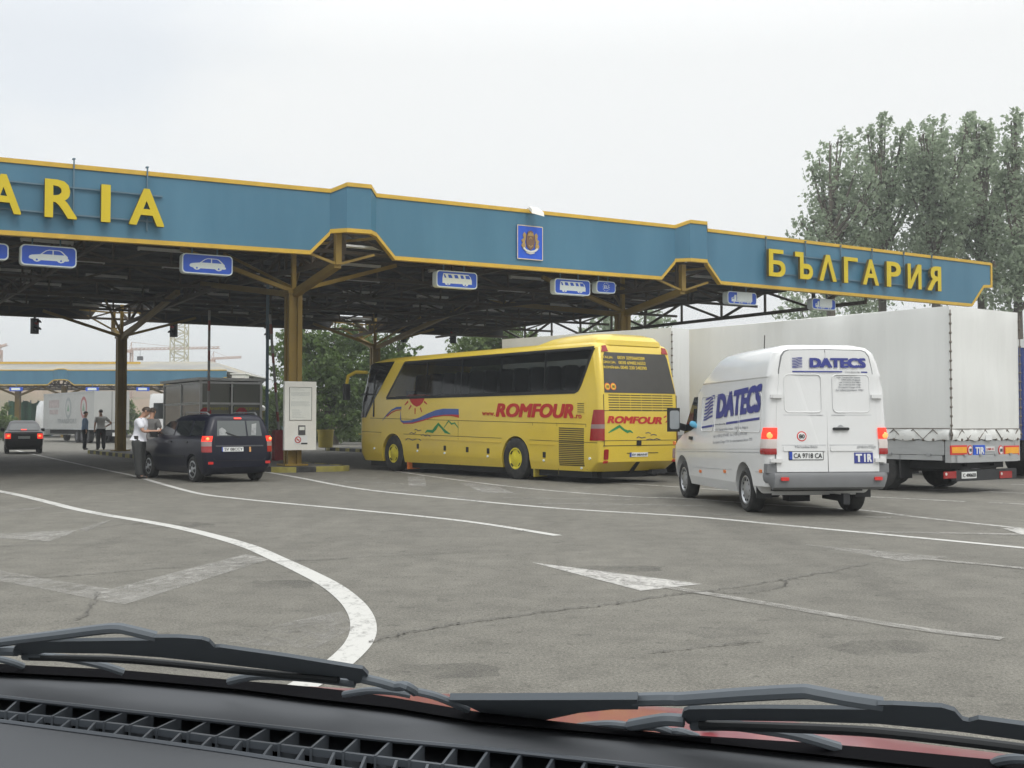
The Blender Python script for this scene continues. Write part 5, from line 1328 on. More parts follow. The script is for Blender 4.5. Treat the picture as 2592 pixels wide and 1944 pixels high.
# ---- tarpaulin trailers and lorries
def tarp_hull(name, mat, parent, y0, y1, hw, z0, z1, seed, bulge=.05, ny=26, nz=16, nx=12):
    """a cover stretched over bows: each face a fine grid, sagging between the bows"""
    r = random.Random(seed); mb = MB(); ph = [r.uniform(0, 6.28) for _ in range(12)]
    def wob(a, b): return .5 * math.sin(a * 2.1 + ph[0] + .6 * math.sin(b * 1.3 + ph[1])) + .3 * math.sin(a * 5.3 + b * 1.1 + ph[2]) + .25 * math.sin(b * 3.7 + a * .7 + ph[3])
    def face(fn, na, nb):
        vs = [fn(i / na, j / nb) for i in range(na + 1) for j in range(nb + 1)]
        mb.add(vs, [(i * (nb + 1) + j, (i + 1) * (nb + 1) + j, (i + 1) * (nb + 1) + j + 1, i * (nb + 1) + j + 1) for i in range(na) for j in range(nb)])
    env = lambda u, v: (4 * u * (1 - u)) ** .5 * (4 * v * (1 - v)) ** .5
    for sx in (-1, 1):
        face(lambda u, v: (sx * (hw + env(u, v) * bulge * (.35 + .65 * wob(u * (y1 - y0), v * 2.6))), lerp(y0, y1, u), lerp(z0, z1, v)), ny, nz)
    for y, s_ in ((y0, -1), (y1, 1)):
        face(lambda u, v: (lerp(-hw, hw, u), y + s_ * env(u, v) * bulge * (.35 + .65 * wob(u * 2.5 + 9, v * 2.6)), lerp(z0, z1, v)), nx, nz)
    face(lambda u, v: (lerp(-hw, hw, u), lerp(y0, y1, v), z1 + env(u, v) * .05), nx, ny)
    o = mb.build(name, mat, parent, False, 40, False)
    bm = bmesh.new(); bm.from_mesh(o.data); bmesh.ops.remove_doubles(bm, verts=bm.verts, dist=.002); bmesh.ops.recalc_face_normals(bm, faces=bm.faces); bm.to_mesh(o.data); bm.free()
    me = o.data; me.polygons.foreach_set('use_smooth', [True] * len(me.polygons)); me.set_sharp_from_angle(angle=math.radians(50))
    return o
def seam_lacing(r, x, y, z0, z1, n=14, nm='corner_lacing'):
    mb = MB(); mb.tube([(x, y, z0), (x, y, z1)], .012, 5)
    for i in range(n): mb.sphere((x, y, lerp(z0, z1, (i + .5) / n)), .03, 6, 4)
    return mb.build(nm, 'rope', r)
def zigzag(r, f, a0, a1, zlo, zhi, n, hang=.0):
    mb = MB(); pts = []
    for i in range(n + 1):
        a = lerp(a0, a1, i / n); pts.append(f(a, zlo if i % 2 == 0 else zhi, .03))
    mb.tube(pts, .011, 5)
    o = mb.build('lacing_rope', 'rope', r)
    for i in range(0, n + 1): e = MB(); e.sphere(f(lerp(a0, a1, i / n), zlo - .01, .02), .03, 6, 4); e.build('eyelet', 'rope', o)
    return o
def make_trailer():
    a = .628
    r = thing('tarpaulin_trailer', 'tall trailer under a pale grey laced tarpaulin, large, right of the white van', 'trailer', (9.85, 24.24, 0), a)
    tarp_hull('tarpaulin', 'tarp', r, 0, 7.4, 1.25, 1.10, 3.80, 3, .075, 60, 20, 24)
    fl = lambda y, z, o: (-1.25 - o, y, z); fr = lambda x, z, o: (x, -o, z)
    # loose lower skirt with folds
    mb = MB()
    for f_, a0, a1, n in ((fl, 0.0, 7.4, 60), (fr, -1.25, 1.25, 26)):
        vs = []
        for i in range(n + 1):
            t = lerp(a0, a1, i / n); w_ = .02 + .025 * math.sin(i * 1.7) + .02 * math.sin(i * .9 + 1)
            vs += [f_(t, 1.32, .012), f_(t, 1.2, .02 + max(w_, 0) * 1.2), f_(t, 1.08 + .02 * math.sin(i * 1.3), .015 + max(w_, 0) * .5)]
        mb.add(vs, [(i * 3 + j, i * 3 + 3 + j, i * 3 + 4 + j, i * 3 + 1 + j) for i in range(n) for j in range(2)])
    sk = mb.build('tarpaulin_skirt', 'tarp', r, True, 60, False)
    zigzag(r, fl, .15, 7.2, 1.10, 1.30, 30); zigzag(r, fr, -1.1, 1.15, 1.10, 1.29, 11)
    seam_lacing(r, -1.262, -.03, 1.1, 3.72, 14); seam_lacing(r, 1.262, -.03, 1.1, 3.72, 14)
    mb = MB(); mb.tube([fl(0, 1.32, .025), fl(7.4, 1.32, .025)], .008, 4); mb.tube([fr(-1.25, 1.31, .025), fr(1.25, 1.31, .025)], .008, 4); mb.build('lacing_rope', 'rope', r)
    # dropsides
    box_part('dropside', 'alu', r, ((-1.225, 3.8, .93), (.05, 7.3, .30)), ((1.225, 3.8, .93), (.05, 7.3, .30)))
    d = box_part('tailboard', 'alu', r, ((0, .02, .93), (2.1, .05, .30)))
    for sx in (-1, 1): box_part('corner_post', 'alu', r, ((sx * 1.15, .06, .86), (.20, .14, .46)))
    box_part('side_rail', 'alu', r, ((-1.21, 3.8, .72), (.08, 7.2, .10)), ((1.21, 3.8, .72), (.08, 7.2, .10)), ((0, .0, .70), (2.2, .10, .15)))
    for y in [.5 + i * .95 for i in range(7)]: box_part('latch', 'steel', r, ((-1.262, y, .785), (.03, .10, .05)))
    for x in (-.85, -.3, .25, .8): box_part('latch', 'steel', r, ((x, -.062, .775), (.09, .03, .04)))
    def board(px0, py0, px1, py1, mat, nm, par=r, o=.012, fr_=None):
        A = onplane(r, *c4(px0, py0), 1, -.01); B = onplane(r, *c4(px1, py1), 1, -.01)
        mb = MB(); mb.poly([(A.x, B.z), (B.x, B.z), (B.x, A.z), (A.x, A.z)], fr, .01 + o, -.005); return mb.build(nm, mat, par), A, B
    for p in ((930, 1148, 1052, 1216), (1330, 1150, 1442, 1218)):
        b_, A, B = board(*p, 'reflector', 'warning_board'); mb = MB(); mb.poly([(A.x + .03, B.z + .035), (B.x - .03, B.z + .035), (B.x - .03, A.z - .035), (A.x + .03, A.z - .035)], fr, .03, .01); mb.build('amber_field', 'amber', b_)
    for xc, tx in ((1075, '90'), (1306, '80')):
        A = onplane(r, *c4(xc, 1183), 1, -.01); mb = MB(); mb.poly(circ(A.x, A.z, .085, 18, .10), fr, .02, 0); s_ = mb.build('speed_sticker', 'reflector', r)
        mb = MB(); mb.poly(circ(A.x, A.z, .066, 18, .08), fr, .024, .01); mb.build('disc', 'plate', s_); mb = MB(); put_text(mb, tx, A.x - .045, A.x + .045, A.z - .035, A.z + .035, fr, .028, .012); mb.build('number', 'ink', s_)
    b_, A, B = board(1100, 1146, 1185, 1224, 'sign_blue', 'customs_plate'); mb = MB(); put_text(mb, 'TIR', A.x + .04, B.x - .04, B.z + .04, A.z - .04, fr, .028, .04); mb.build('lettering', 'plate', b_)
    mb = MB(); mb.strip([(A.x + .02, A.z - .04), (B.x - .02, B.z + .04)], .03, fr, .031, .02); mb.build('flap_edge', 'plate_blue', b_)
    b_, A, B = board(1190, 1158, 1258, 1190, 'plate', 'small_plate'); mb = MB(); put_text(mb, 'LNK1C', A.x + .02, B.x - .02, B.z + .02, A.z - .02, fr, .028, .012); mb.build('lettering', 'bus_red', b_)
    b_, A, B = board(1180, 1070, 1225, 1108, 'plate', 'tarpaulin_tag', r, .05)
    for p in ((880, 1345, 970, 1393), (1296, 1342, 1388, 1390)):
        b_, A, B = board(*p, 'taillight', 'tail_light'); mb = MB(); mb.poly(circ(A.x + .06, A.z - .05, .03, 10), fr, .03, 0); mb.build('lens', 'tail_clear', b_)
    b_, A, B = board(1012, 1348, 1122, 1392, 'plate', 'number_plate'); mb = MB(); put_text(mb, 'C 4906EB', A.x + .03, B.x - .03, B.z + .03, A.z - .03, fr, .028, .012); mb.build('lettering', 'ink', b_)
    box_part('rear_bumper', 'chassis', r, ((0, .04, .36), (2.2, .10, .22)))
    box_part('chassis', 'chassis', r, ((-.5, 3.7, .62), (.12, 7.2, .16)), ((.5, 3.7, .62), (.12, 7.2, .16)), ((0, 3.7, .56), (1.9, 7.0, .14)), ((0, 1.6, .45), (2.0, .12, .12)), ((0, 4.8, .45), (2.0, .12, .12)))
    for y in (1.75, 3.05):
        for sx in (-1, 1): wheel(r, sx * 1.05, y, .44, .34, sx, 'steel_dark', .58, 'holes')
        for sx in (-1, 1): box_part('mudguard', 'chassis', r, ((sx * 1.05, y - .55, .52), (.40, .03, .50)))
    return r
trailer = make_trailer()
def make_front_lorry():
    a = .80
    P = D(1699, 829, 31.3); ca, sa = math.cos(a), math.sin(a)
    r = thing('tarpaulin_lorry', 'lorry with a flat pale tarpaulin body, mostly hidden behind the yellow coach', 'lorry', (P.x + 1.25 * ca, P.y + 1.25 * sa, 0), a)
    tarp_hull('tarpaulin', 'tarp', r, 0, 6.4, 1.25, 1.1, P.z, 8, .035)
    seam_lacing(r, -1.262, -.03, 1.1, P.z - .1, 15); seam_lacing(r, 1.262, -.03, 1.1, P.z - .1, 15)
    box_part('dropside', 'alu', r, ((-1.22, 3.2, .93), (.05, 6.3, .32)), ((1.22, 3.2, .93), (.05, 6.3, .32)), ((0, .02, .93), (2.3, .05, .32)))
    box_part('chassis', 'chassis', r, ((0, 4.0, .6), (1.2, 8.4, .24)))
    H = Hull([(.45, 6.6, 8.6, 1.2, .1, .25), (1.2, 6.6, 8.7, 1.24, .1, .25), (1.6, 6.6, 8.68, 1.24, .1, .25), (2.6, 6.6, 8.45, 1.2, .1, .25), (2.85, 6.7, 8.2, 1.1, .15, .25)])
    H.build('cab', 'van', r); mb = MB(); mb.poly([(-1.05, 1.65), (1.05, 1.65), (1.0, 2.5), (-1.0, 2.5)], H.front, .01, -.02); mb.build('windscreen', 'glass', r)
    for y in (7.6, 3.0, 1.7):
        for sx in (-1, 1): wheel(r, sx * 1.05, y, .48, .32, sx, 'steel_dark', .58, 'holes')
    return r
make_front_lorry()
def make_blue_lorry():
    r0 = D(2590, 850, 29.5)
    a = .62; ca, sa = math.cos(a), math.sin(a)
    r = thing('tarpaulin_lorry', 'blue tarpaulin lorry, only a sliver showing at the right edge', 'lorry', (r0.x + 1.25 * ca - .02, r0.y + 1.25 * sa, 0), a)
    tarp_hull('tarpaulin', 'tarp_blue', r, 0, 7.5, 1.25, 1.0, 3.35, 12, .03)
    box_part('roof_sheet', 'tarp', r, ((0, 3.7, 3.45), (2.5, 7.5, .22)))
    box_part('tailboard', 'chassis', r, ((0, .0, .82), (2.5, .1, .3))); box_part('chassis', 'chassis', r, ((0, 4, .6), (1.4, 8, .25)))
    for sx in (-1, 1):
        mb = MB(); mb.poly(rrect(sx * 1.12 - .1, sx * 1.12 + .1, .98, 1.14, .02), lambda x, z, o: (x, -.05 - o, z), .02, 0); mb.build('marker_lamp', 'orange', r)
        mb = MB(); mb.poly(rrect(sx * 1.05 - .16, sx * 1.05 + .16, .42, .56, .02), lambda x, z, o: (x, -.05 - o, z), .02, 0); mb.build('tail_light', 'taillight', r)
        for y in (1.4, 2.7, 6.6): wheel(r, sx * 1.05, y, .48, .32, sx, 'steel_dark', .58, 'holes')
    H = Hull([(.45, 7.7, 9.6, 1.2, .1, .25), (1.4, 7.7, 9.7, 1.24, .1, .25), (2.6, 7.7, 9.5, 1.2, .1, .25), (2.85, 7.8, 9.2, 1.1, .15, .25)]); H.build('cab', 'tarp_blue', r)
    mb = MB(); mb.poly([(-1.05, 1.65), (1.05, 1.65), (1.0, 2.5), (-1.0, 2.5)], H.front, .01, -.02); mb.build('windscreen', 'glass', r)
    return r
make_blue_lorry()
def make_far_lorry():
    Y = 82; P = D(237, 1124, Y); a = .64; ca, sa = math.cos(a), math.sin(a)
    gz = D(237, 1124, Y).z
    r = thing('box_lorry', 'grey articulated lorry with faded round emblems on its side, behind the two talking men', 'lorry', (P.x + 1.25 * ca, P.y + 1.25 * sa, 0), a)
    zt = D(237, 989, Y).z; z0 = D(237, 1088, Y).z
    H = Hull([(z0, 0, 13.0, 1.25, .04, .1), (zt, 0, 13.0, 1.25, .04, .1)]); H.build('box_body', 'tarp_far', r, 2)
    fl = lambda y, z, o: (-1.25 - o, y, z)
    mb = MB(); mb.strip([(0, zt - .04), (13, zt - .04)], .10, fl, .02, -.02); mb.strip([(0, z0 + .05), (13, z0 + .05)], .12, fl, .02, -.02); mb.build('side_rail', 'alu', r)
    for y, mat, nm in ((2.4, 'emblem_red', 'round_emblem'), (6.2, 'emblem_grey', 'round_emblem')):
        mb = MB(); mb.poly(circ(y, zt - 1.15, .75, 20, .8), fl, .01, -.01); e = mb.build(nm, mat, r); mb = MB(); mb.poly(circ(y, zt - 1.15, .52, 20, .56), fl, .014, -.01); e2 = mb.build('disc', 'tarp_far', e); mb = MB(); mb.poly([(y - .3, zt - 1.4), (y + .3, zt - 1.4), (y, zt - .85)], fl, .018, 0); mb.build('mark', 'emblem_green', e)
    mb = MB(); mb.poly(rrect(8.6, 11.4, zt - 1.1, zt - .5, .1), fl, .01, -.01); mb.poly(rrect(8.8, 11.2, zt - 1.6, zt - 1.25, .1), fl, .01, -.01); mb.build('painted_panel', 'emblem_faint', r)
    mb = MB(); put_text(mb, 'TRANSPORT', 9.0, 4.0, z0 + .45, z0 + .80, fl, .012, .01); mb.build('lettering', 'emblem_grey', r)
    mb = MB(); mb.strip([(-1.2, z0 + .5), (1.2, z0 + .5)], .02, lambda x, z, o: (x, -o, z), .01, -.01); mb.strip([(0, z0), (0, zt)], .03, lambda x, z, o: (x, -o, z), .01, -.01); mb.build('door_seam', 'chassis', r)
    box_part('chassis', 'chassis', r, ((0, 6.5, z0 - .2), (1.4, 13, .3)), ((0, .1, .62), (2.3, .12, .18)))
    for x, mat in ((-.85, 'reflector'), (.85, 'reflector')): box_part('tail_light', mat, r, ((x, .02, .72), (.35, .08, .16)))
    box_part('number_plate', 'plate', r, ((0.5, .02, .62), (.9, .1, .25)))
    H = Hull([(.5, 13.3, 15.6, 1.2, .1, .3), (1.4, 13.3, 15.7, 1.24, .1, .3), (2.8, 13.3, 15.4, 1.2, .1, .3), (3.2, 13.4, 15.0, 1.05, .15, .3)]); H.build('cab', 'van', r)
    mb = MB(); mb.poly([(-1.05, 1.7), (1.05, 1.7), (1.0, 2.7), (-1.0, 2.7)], H.front, .01, -.02); mb.build('windscreen', 'glass', r)
    for y in (14.6, 4.2, 2.9, 1.6):
        for sx in (-1, 1): wheel(r, sx * 1.05, y, .5, .34, sx, 'steel_dark', .58, 'holes')
    return r
M['emblem_red'] = mk('emblem_red', (0.34, 0.13, 0.13), 0.6); M['emblem_grey'] = mk('emblem_grey', (0.26, 0.28, 0.28), 0.6)
M['emblem_green'] = mk('emblem_green', (0.16, 0.26, 0.18), 0.6); M['emblem_faint'] = mk('emblem_faint', (0.36, 0.31, 0.30), 0.6, 0.3, 3)
make_far_lorry()
# ------------------------------------------------------------------ booth and street furniture on the islands
def make_booth():
    t0, t1, k0, k1 = -1.12, 1.10, 10.0, 14.7; z0, zt = .16, 2.95
    r = thing('passport_booth', 'glazed aluminium passport booth with two red stop signs in its front windows', 'booth', W((t0 + t1) / 2, (k0 + k1) / 2, z0), CA)
    w, d, h = t1 - t0, k1 - k0, zt - z0
    fr = MB()
    for x in (-w / 2 + .04, w / 2 - .04):
        for y in (-d / 2 + .04, d / 2 - .04, 0): fr.box((x, y, h / 2), (.08, .08, h - .1))
    fr.box((.02, -d / 2 + .04, h / 2), (.06, .06, h - .1))
    for z in (.9, 1.95, h - .12):
        for y in (-d / 2 + .04, d / 2 - .04): fr.box((0, y, z), (w - .16, .07, .07))
        for x in (-w / 2 + .04, w / 2 - .04): fr.box((x, 0, z), (.07, d - .16, .07))
    fr.build('frame', 'booth_alu', r)
    box_part('roof', 'booth_alu', r, ((0, 0, h), (w + .2, d + .2, .10)))
    box_part('base_panel', 'booth_alu', r, ((0, -d / 2 + .04, .45), (w - .18, .04, .85)), ((0, d / 2 - .04, .45), (w - .18, .04, .85)), ((-w / 2 + .04, 0, .45), (.04, d - .18, .85)), ((w / 2 - .04, 0, .45), (.04, d - .18, .85)))
    box_part('ceiling', 'dash_dark', r, ((0, 0, h - .09), (w - .2, d - .2, .03)))
    for y in (-d / 2 + .04, d / 2 - .04):
        for x in (-w / 4, w / 4 + .02):
            for za, zb in ((.93, 1.92), (1.98, h - .15)): box_part('pane', 'booth_glass', r, ((x, y, (za + zb) / 2), (w / 2 - .12, .012, zb - za)))
    for x in (-w / 2 + .04, w / 2 - .04):
        for y in (-d / 4, d / 4):
            for za, zb in ((.93, 1.92), (1.98, h - .15)): box_part('pane', 'booth_glass', r, ((x, y, (za + zb) / 2), (.012, d / 2 - .12, zb - za)))
    box_part('desk', 'booth_alu', r, ((0, -d / 2 + .5, .85), (w - .3, .6, .05)))
    f = lambda x, z, o: (x, -d / 2 + .03 - o, z)
    for tx, xa in (('ПАСПОРТИ', .12), ('ГРАНИЧЕН', -.98)): mb = MB(); put_text(mb, tx, xa, xa + .86, 1.72, 1.82, f, .006, .02); mb.build('window_lettering', 'text_yellow', r)
    return r, d, h
booth, bd, bh = make_booth()
for px, lab in ((519, 'red octagonal stop sign behind the left front booth window'), (610, 'red octagonal stop sign behind the right front booth window')):
    t, z = FT(px, 1046, 9.98); s = thing('stop_sign', lab, 'sign', W(t, 9.92, .16), CA, 'stop signs in the booth front')
    mb = MB(); zc = z - .16; R = .21
    mb.poly([(R * math.cos(PI / 8 + PI / 4 * i), zc + R * math.sin(PI / 8 + PI / 4 * i)) for i in range(8)], lambda x, z_, o: (x, -o, z_), .01, -.01); mb.build('plate', 'stop_red', s)
    mb = MB(); put_text(mb, 'STOP', -.13, .13, zc - .05, zc + .05, lambda x, z_, o: (x, -o, z_), .014, .03); mb.build('lettering', 'plate', s)
    mb = MB(); mb.bar((0, .02, 0), (0, .02, zc), .04); mb.build('post', 'pole_white', s)
def barrier(t, k, top, cab, label, tilt=0.0, lift=.15):
    s = thing('barrier', label, 'barrier', W(t, k, lift), CA)
    mb = MB(); mb.rbox((0, 0, .50), (.36, .36, 1.0), .05); mb.box((0, 0, 1.02), (.30, .30, .05)); mb.box((0, -.19, .6), (.22, .02, .5)); mb.build('cabinet', cab, s)
    n = 12; Wt, Rd = MB(), MB()
    for i in range(n):
        a = i / n; b = (i + 1) / n; f = lambda u: (tilt * u, -.05, 1.0 + (top - 1.0) * u)
        (Rd if i % 3 == 1 else Wt).bar(f(a), f(b), .10, .06)
    arm = Wt.build('boom', 'pole_white', s); Rd.build('red_band', 'pole_red', arm)
    mb = MB(); mb.box((0, -.02, .98), (.16, .14, .22)); mb.build('pivot', 'black', s)
barrier(1.18, 8.6, 5.0, 'red_dark', 'raised red and white barrier on a dark red cabinet beside the info board', -.35)
barrier(-1.05, 9.3, 5.1, 'red_dark', 'raised red and white barrier before the booth, foot hidden by the navy car')
s = thing('drain_pole', 'thin blue pole rising from the booth corner to the canopy roof', 'pole', W(1.22, 9.85, .15), CA)
mb = MB(); mb.tube([(0, 0, 0), (0, 0, 6.6)], .055, 10); mb.build('tube', 'pole_blue', s)
mb = MB()
for z in (.05, 2.4, 4.8): mb.lathe([(.08, z), (.08, z + .06)], (0, 0, 0), 'Z', 10)
mb.build('clamp', 'pole_blue', s)
# information board fixed in front of the first column
def info_board():
    k = 3.0; ta, z1 = FT(719, 965, k); tb = FT(799, 965, k)[0]; z0 = FT(760, 1139, k)[1]; w, h = tb - ta, z1 - z0
    r = thing('info_board', 'tall white information board with framed notice and small red sticker on the ochre column', 'board', W((ta + tb) / 2, k, z0), CA)
    mb = MB(); mb.box((0, 0, h / 2), (w, .12, h)); mb.build('panel', 'white', r)
    f = lambda a, b, o: (-w / 2 + w * a, -.06 - o, h * b)
    mb = MB(); mb.poly([(.15, .435), (.85, .435), (.85, .915), (.15, .915)], f, .006, -.01); n_ = mb.build('notice', 'board_cream', r)
    mb = MB()
    for a, b in (((.15, .435), (.85, .435)), ((.15, .915), (.85, .915))): mb.strip([a, b], .006, f, .014, 0)
    for a, b in (((.15, .435), (.15, .915)), ((.85, .435), (.85, .915))): mb.strip([a, b], .012, f, .014, 0)
    mb.build('frame', 'print_dark', n_)
    mb = MB(); rr = random.Random(4)
    for i, b in enumerate([.895, .875, .84, .825, .81, .795, .75, .705, .69, .675, .66, .645, .585, .57, .55, .535, .515, .495, .475]):
        short = i in (0, 1, 6, 12, 13, 14, 15, 16, 17, 18); x = .20 if not short else (.24 if i > 10 else .2); e = rr.uniform(.45, .66) if short else rr.uniform(.74, .81)
        if i in (6,): x, e = .24, .30
        while x < e:
            l = rr.uniform(.02, .07); mb.strip([(x, b), (min(x + l, e), b)], .0045, f, .009, 0); x += l + .012
    mb.build('print', 'print_grey', n_)
    mb = MB(); mb.poly([(.43, .22), (.65, .22), (.65, .36), (.43, .36)], f, .02, -.01); d_ = mb.build('dispenser', 'steel_dark', r)
    mb = MB(); mb.poly([(.46, .29), (.62, .29), (.62, .34), (.46, .34)], f, .026, 0); mb.build('window', 'board_cream', d_)
    mb = MB(); mb.poly([(.30, .085), (.72, .085), (.72, .215), (.30, .215)], f, .006, -.01); s_ = mb.build('sticker', 'plate', r)
    mb = MB(); mb.poly([(.52, .085), (.72, .085), (.72, .105), (.52, .105)], f, .010, 0); mb.build('print', 'ink', s_)
    asp = w / h
    mb = MB(); mb.poly(circ(.42, .15, .10, 20, .10 * asp), f, .012, 0); c_ = mb.build('prohibition_disc', 'bus_red', s_)
    mb = MB(); mb.poly(circ(.42, .15, .072, 20, .072 * asp), f, .016, 0.01); mb.build('disc', 'plate', c_)
    mb = MB(); mb.strip([(.37, .15 + .05 * asp), (.47, .15 - .05 * asp)], .016, f, .02, 0); mb.strip([(.37, .148), (.46, .148)], .014, f, .019, 0); mb.build('mark', 'bus_red', c_)
    mb = MB()
    for z in (h * .2, h * .8): mb.box((0, .16, z), (.5, .22, .06))
    mb.build('bracket', 'chassis', r)
M['print_dark'] = mk('print_dark', (0.10, 0.09, 0.08), 0.6)
info_board()
p = G(824, 1133, .16)
s = thing('litter_bin', 'round yellow litter bin on the kerbed island right of the info board', 'bin', p)
mb = MB(); mb.lathe([(.31, 0), (.36, .02), (.42, .86), (.44, .87), (.44, .93), (.41, .93), (.34, .06), (.002, .05)], (0, 0, 0), 'Z', 26); mb.build('tub', 'bin', s, True)
mb = MB(); mb.lathe([(.43, .87), (.455, .88), (.455, .91), (.43, .92)], (0, 0, 0), 'Z', 26); mb.build('rim', 'bin', s, True)
P = D(664, 1034, 62); s = thing('globe_lamp', 'white globe lamp on a short post behind the booth', 'lamp', (P.x, P.y, 0))
mb = MB(); mb.sphere((0, 0, P.z), .17, 16, 10); mb.build('globe', 'globe', s, True)
mb = MB(); mb.tube([(0, 0, 0), (0, 0, P.z - .15)], .05, 8); mb.lathe([(.10, P.z - .2), (.12, P.z - .12)], (0, 0, 0), 'Z', 12); mb.build('post', 'kerb_yellow', s)

# ------------------------------------------------------------------ people
def skin(name, mat, parent, V, E, R, root=0, sub=1):
    me = bpy.data.meshes.new(name); me.from_pydata(V, E, []); o = bpy.data.objects.new(name, me); COL.objects.link(o)
    o.modifiers.new('skin', 'SKIN').use_smooth_shade = True
    sv = me.skin_vertices[0].data if me.skin_vertices else None
    if sv is None:
        bm = bmesh.new(); bm.from_mesh(me); bm.verts.layers.skin.verify(); bm.to_mesh(me); bm.free(); sv = me.skin_vertices[0].data
    for i, r in enumerate(R):
        sv[i].radius = r if isinstance(r, tuple) else (r, r); sv[i].use_root = (i == root)
    ss = o.modifiers.new('sub', 'SUBSURF'); ss.levels = sub; ss.render_levels = sub
    bake(o); me = o.data; me.materials.clear(); me.materials.append(M[mat])
    me.polygons.foreach_set('use_smooth', [True] * len(me.polygons)); o.parent = parent
    return o
def join_mb(o, mb):
    bm = bmesh.new(); bm.from_mesh(o.data); vs = [bm.verts.new(v) for v in mb.v]
    for f in mb.f:
        try: bm.faces.new([vs[i] for i in f]).smooth = True
        except ValueError: pass
    bmesh.ops.recalc_face_normals(bm, faces=bm.faces); bm.to_mesh(o.data); bm.free()
def person(label, loc, rotz, H, shirt, trousers, hair, arms, legs=None, lean=0.0, headp=0.0, heady=0.0, cap=False, belt=None, long_sleeve=False):
    """arms: [(elbow, wrist, fingers direction) left, right] in a 1.8 m figure; forward is +y"""
    k = H / 1.8; r = thing('person', label, 'person', loc, rotz)
    r.scale = (k, k, k)
    def ln(p): return (p[0], p[1] + lean * max(0, p[2] - .95), p[2])
    legs = legs or [((-.11, .02, .50), (-.12, .0, .09)), ((.11, .02, .50), (.12, -.02, .09))]
    V = [(0, 0, .96), (0, .005, 1.10), (0, .015, 1.30), (0, .0, 1.43), (0, .01, 1.515), (0, .03, 1.585)]
    V = [ln(v) for v in V]; nk = Vector(V[4])
    hd = lambda y, z, x=0.0: tuple(nk + Matrix.Rotation(heady, 3, 'Z') @ Matrix.Rotation(headp, 3, 'X') @ Vector((x, y, z)))
    V[5] = hd(.025, .07); V += [hd(.035, .15), hd(.03, .22), hd(.02, .265)]
    R = [(.145, .11), (.13, .098), (.155, .112), (.12, .085), (.052, .054), (.060, .075), (.074, .094), (.070, .085), (.042, .05)]
    E = [(0, 1), (1, 2), (2, 3), (3, 4), (4, 5), (5, 6), (6, 7), (7, 8)]
    fing = MB()
    for sd, (el, wr, fd) in zip((-1, 1), arms):
        sh = ln((sd * .19, -.005, 1.425)); b = len(V); el, wr = ln(el), ln(wr); f = Vector(fd).normalized(); pl = Vector(wr) + f * .085
        V += [sh, el, wr, tuple(pl)]; R += [.058, .044, .030, (.038, .022)]; E += [(3, b), (b, b + 1), (b + 1, b + 2), (b + 2, b + 3)]
        side = f.cross(Vector((0, 0, 1))); side = side.normalized() if side.length > .1 else Vector((1, 0, 0)); dn = f.cross(side).normalized()
        if dn.z > 0: dn = -dn
        for j, (off, l) in enumerate(((-.027, .062), (-.009, .075), (.009, .070), (.027, .055))):
            q0 = pl + side * off - f * .01; fing.tube([q0, q0 + f * l * .5 + dn * .006, q0 + f * l * .8 + dn * .024, q0 + f * l * .9 + dn * .045], [.0095, .009, .008, .006], 6)
        q0 = Vector(wr) + f * .03 + side * .03 * (-sd); fing.tube([q0, q0 + side * .03 * (-sd) + f * .02, q0 + side * .04 * (-sd) + f * .05 + dn * .01], [.011, .010, .008], 6)
    lg = []
    for sd, (kn, an) in zip((-1, 1), legs):
        b = len(V); V += [(sd * .088, 0, .89), kn, an, (an[0] + sd * .02, an[1] + .05, .05 + an[2] - .09), (an[0] + sd * .03, an[1] + .17, .035 + an[2] - .09)]
        R += [.092, .060, .042, .042, .034]; E += [(0, b), (b, b + 1), (b + 1, b + 2), (b + 2, b + 3), (b + 3, b + 4)]; lg.append((b, kn, an))
    body = skin('body', 'skin', r, V, E, R, 0, 1)
    # nose and ears join the body, eyes and mouth are small parts
    nb = MB(); nb.add([hd(.125, .165, -.012), hd(.125, .165, .012), hd(.120, .20, 0), hd(.150, .168, 0)], [(0, 1, 3), (1, 2, 3), (2, 0, 3), (0, 2, 1)])
    for sx in (-1, 1): nb.sphere(hd(.03, .17, sx * .078), (.012, .022, .032), 8, 6)
    nb.v += []; join_mb(body, nb); join_mb(body, fing)
    for sx in (-1, 1): mb = MB(); mb.sphere(hd(.118, .195, sx * .030), (.012, .008, .008), 8, 6); mb.build('eye', 'ink', r, True)
    mb = MB(); mb.box(hd(.118, .125), (.045, .012, .010)); mb.build('mouth', 'lip', r)
    # hair: cap of the skull behind the brow
    hb = MB(); vs = []; n, m = 14, 7
    for i in range(m + 1):
        t = PI * .62 * i / m
        for j in range(n):
            a = 2 * PI * j / n; fwd = math.sin(a); tt = t * (1 - .38 * max(fwd, 0)); x, y, z = .084 * math.sin(tt) * math.cos(a), .106 * math.sin(tt) * math.sin(a), .102 * math.cos(tt)
            vs.append(hd(.024 + y, .185 + z, x))
    hb.add(vs, [(i * n + j, (i + 1) * n + j, (i + 1) * n + (j + 1) % n, i * n + (j + 1) % n) for i in range(m) for j in range(n)]); hb.build('hair', hair, r, True)
    # shirt
    SV = [ln((0, 0, .985)), V[1], V[2], V[3], (V[4][0], V[4][1] - .005, V[4][2] - .035)]; SR = [(.150, .122), (.182, .150), (.218, .170), (.158, .118), (.070, .070)]; SE = [(0, 1), (1, 2), (2, 3), (3, 4)]
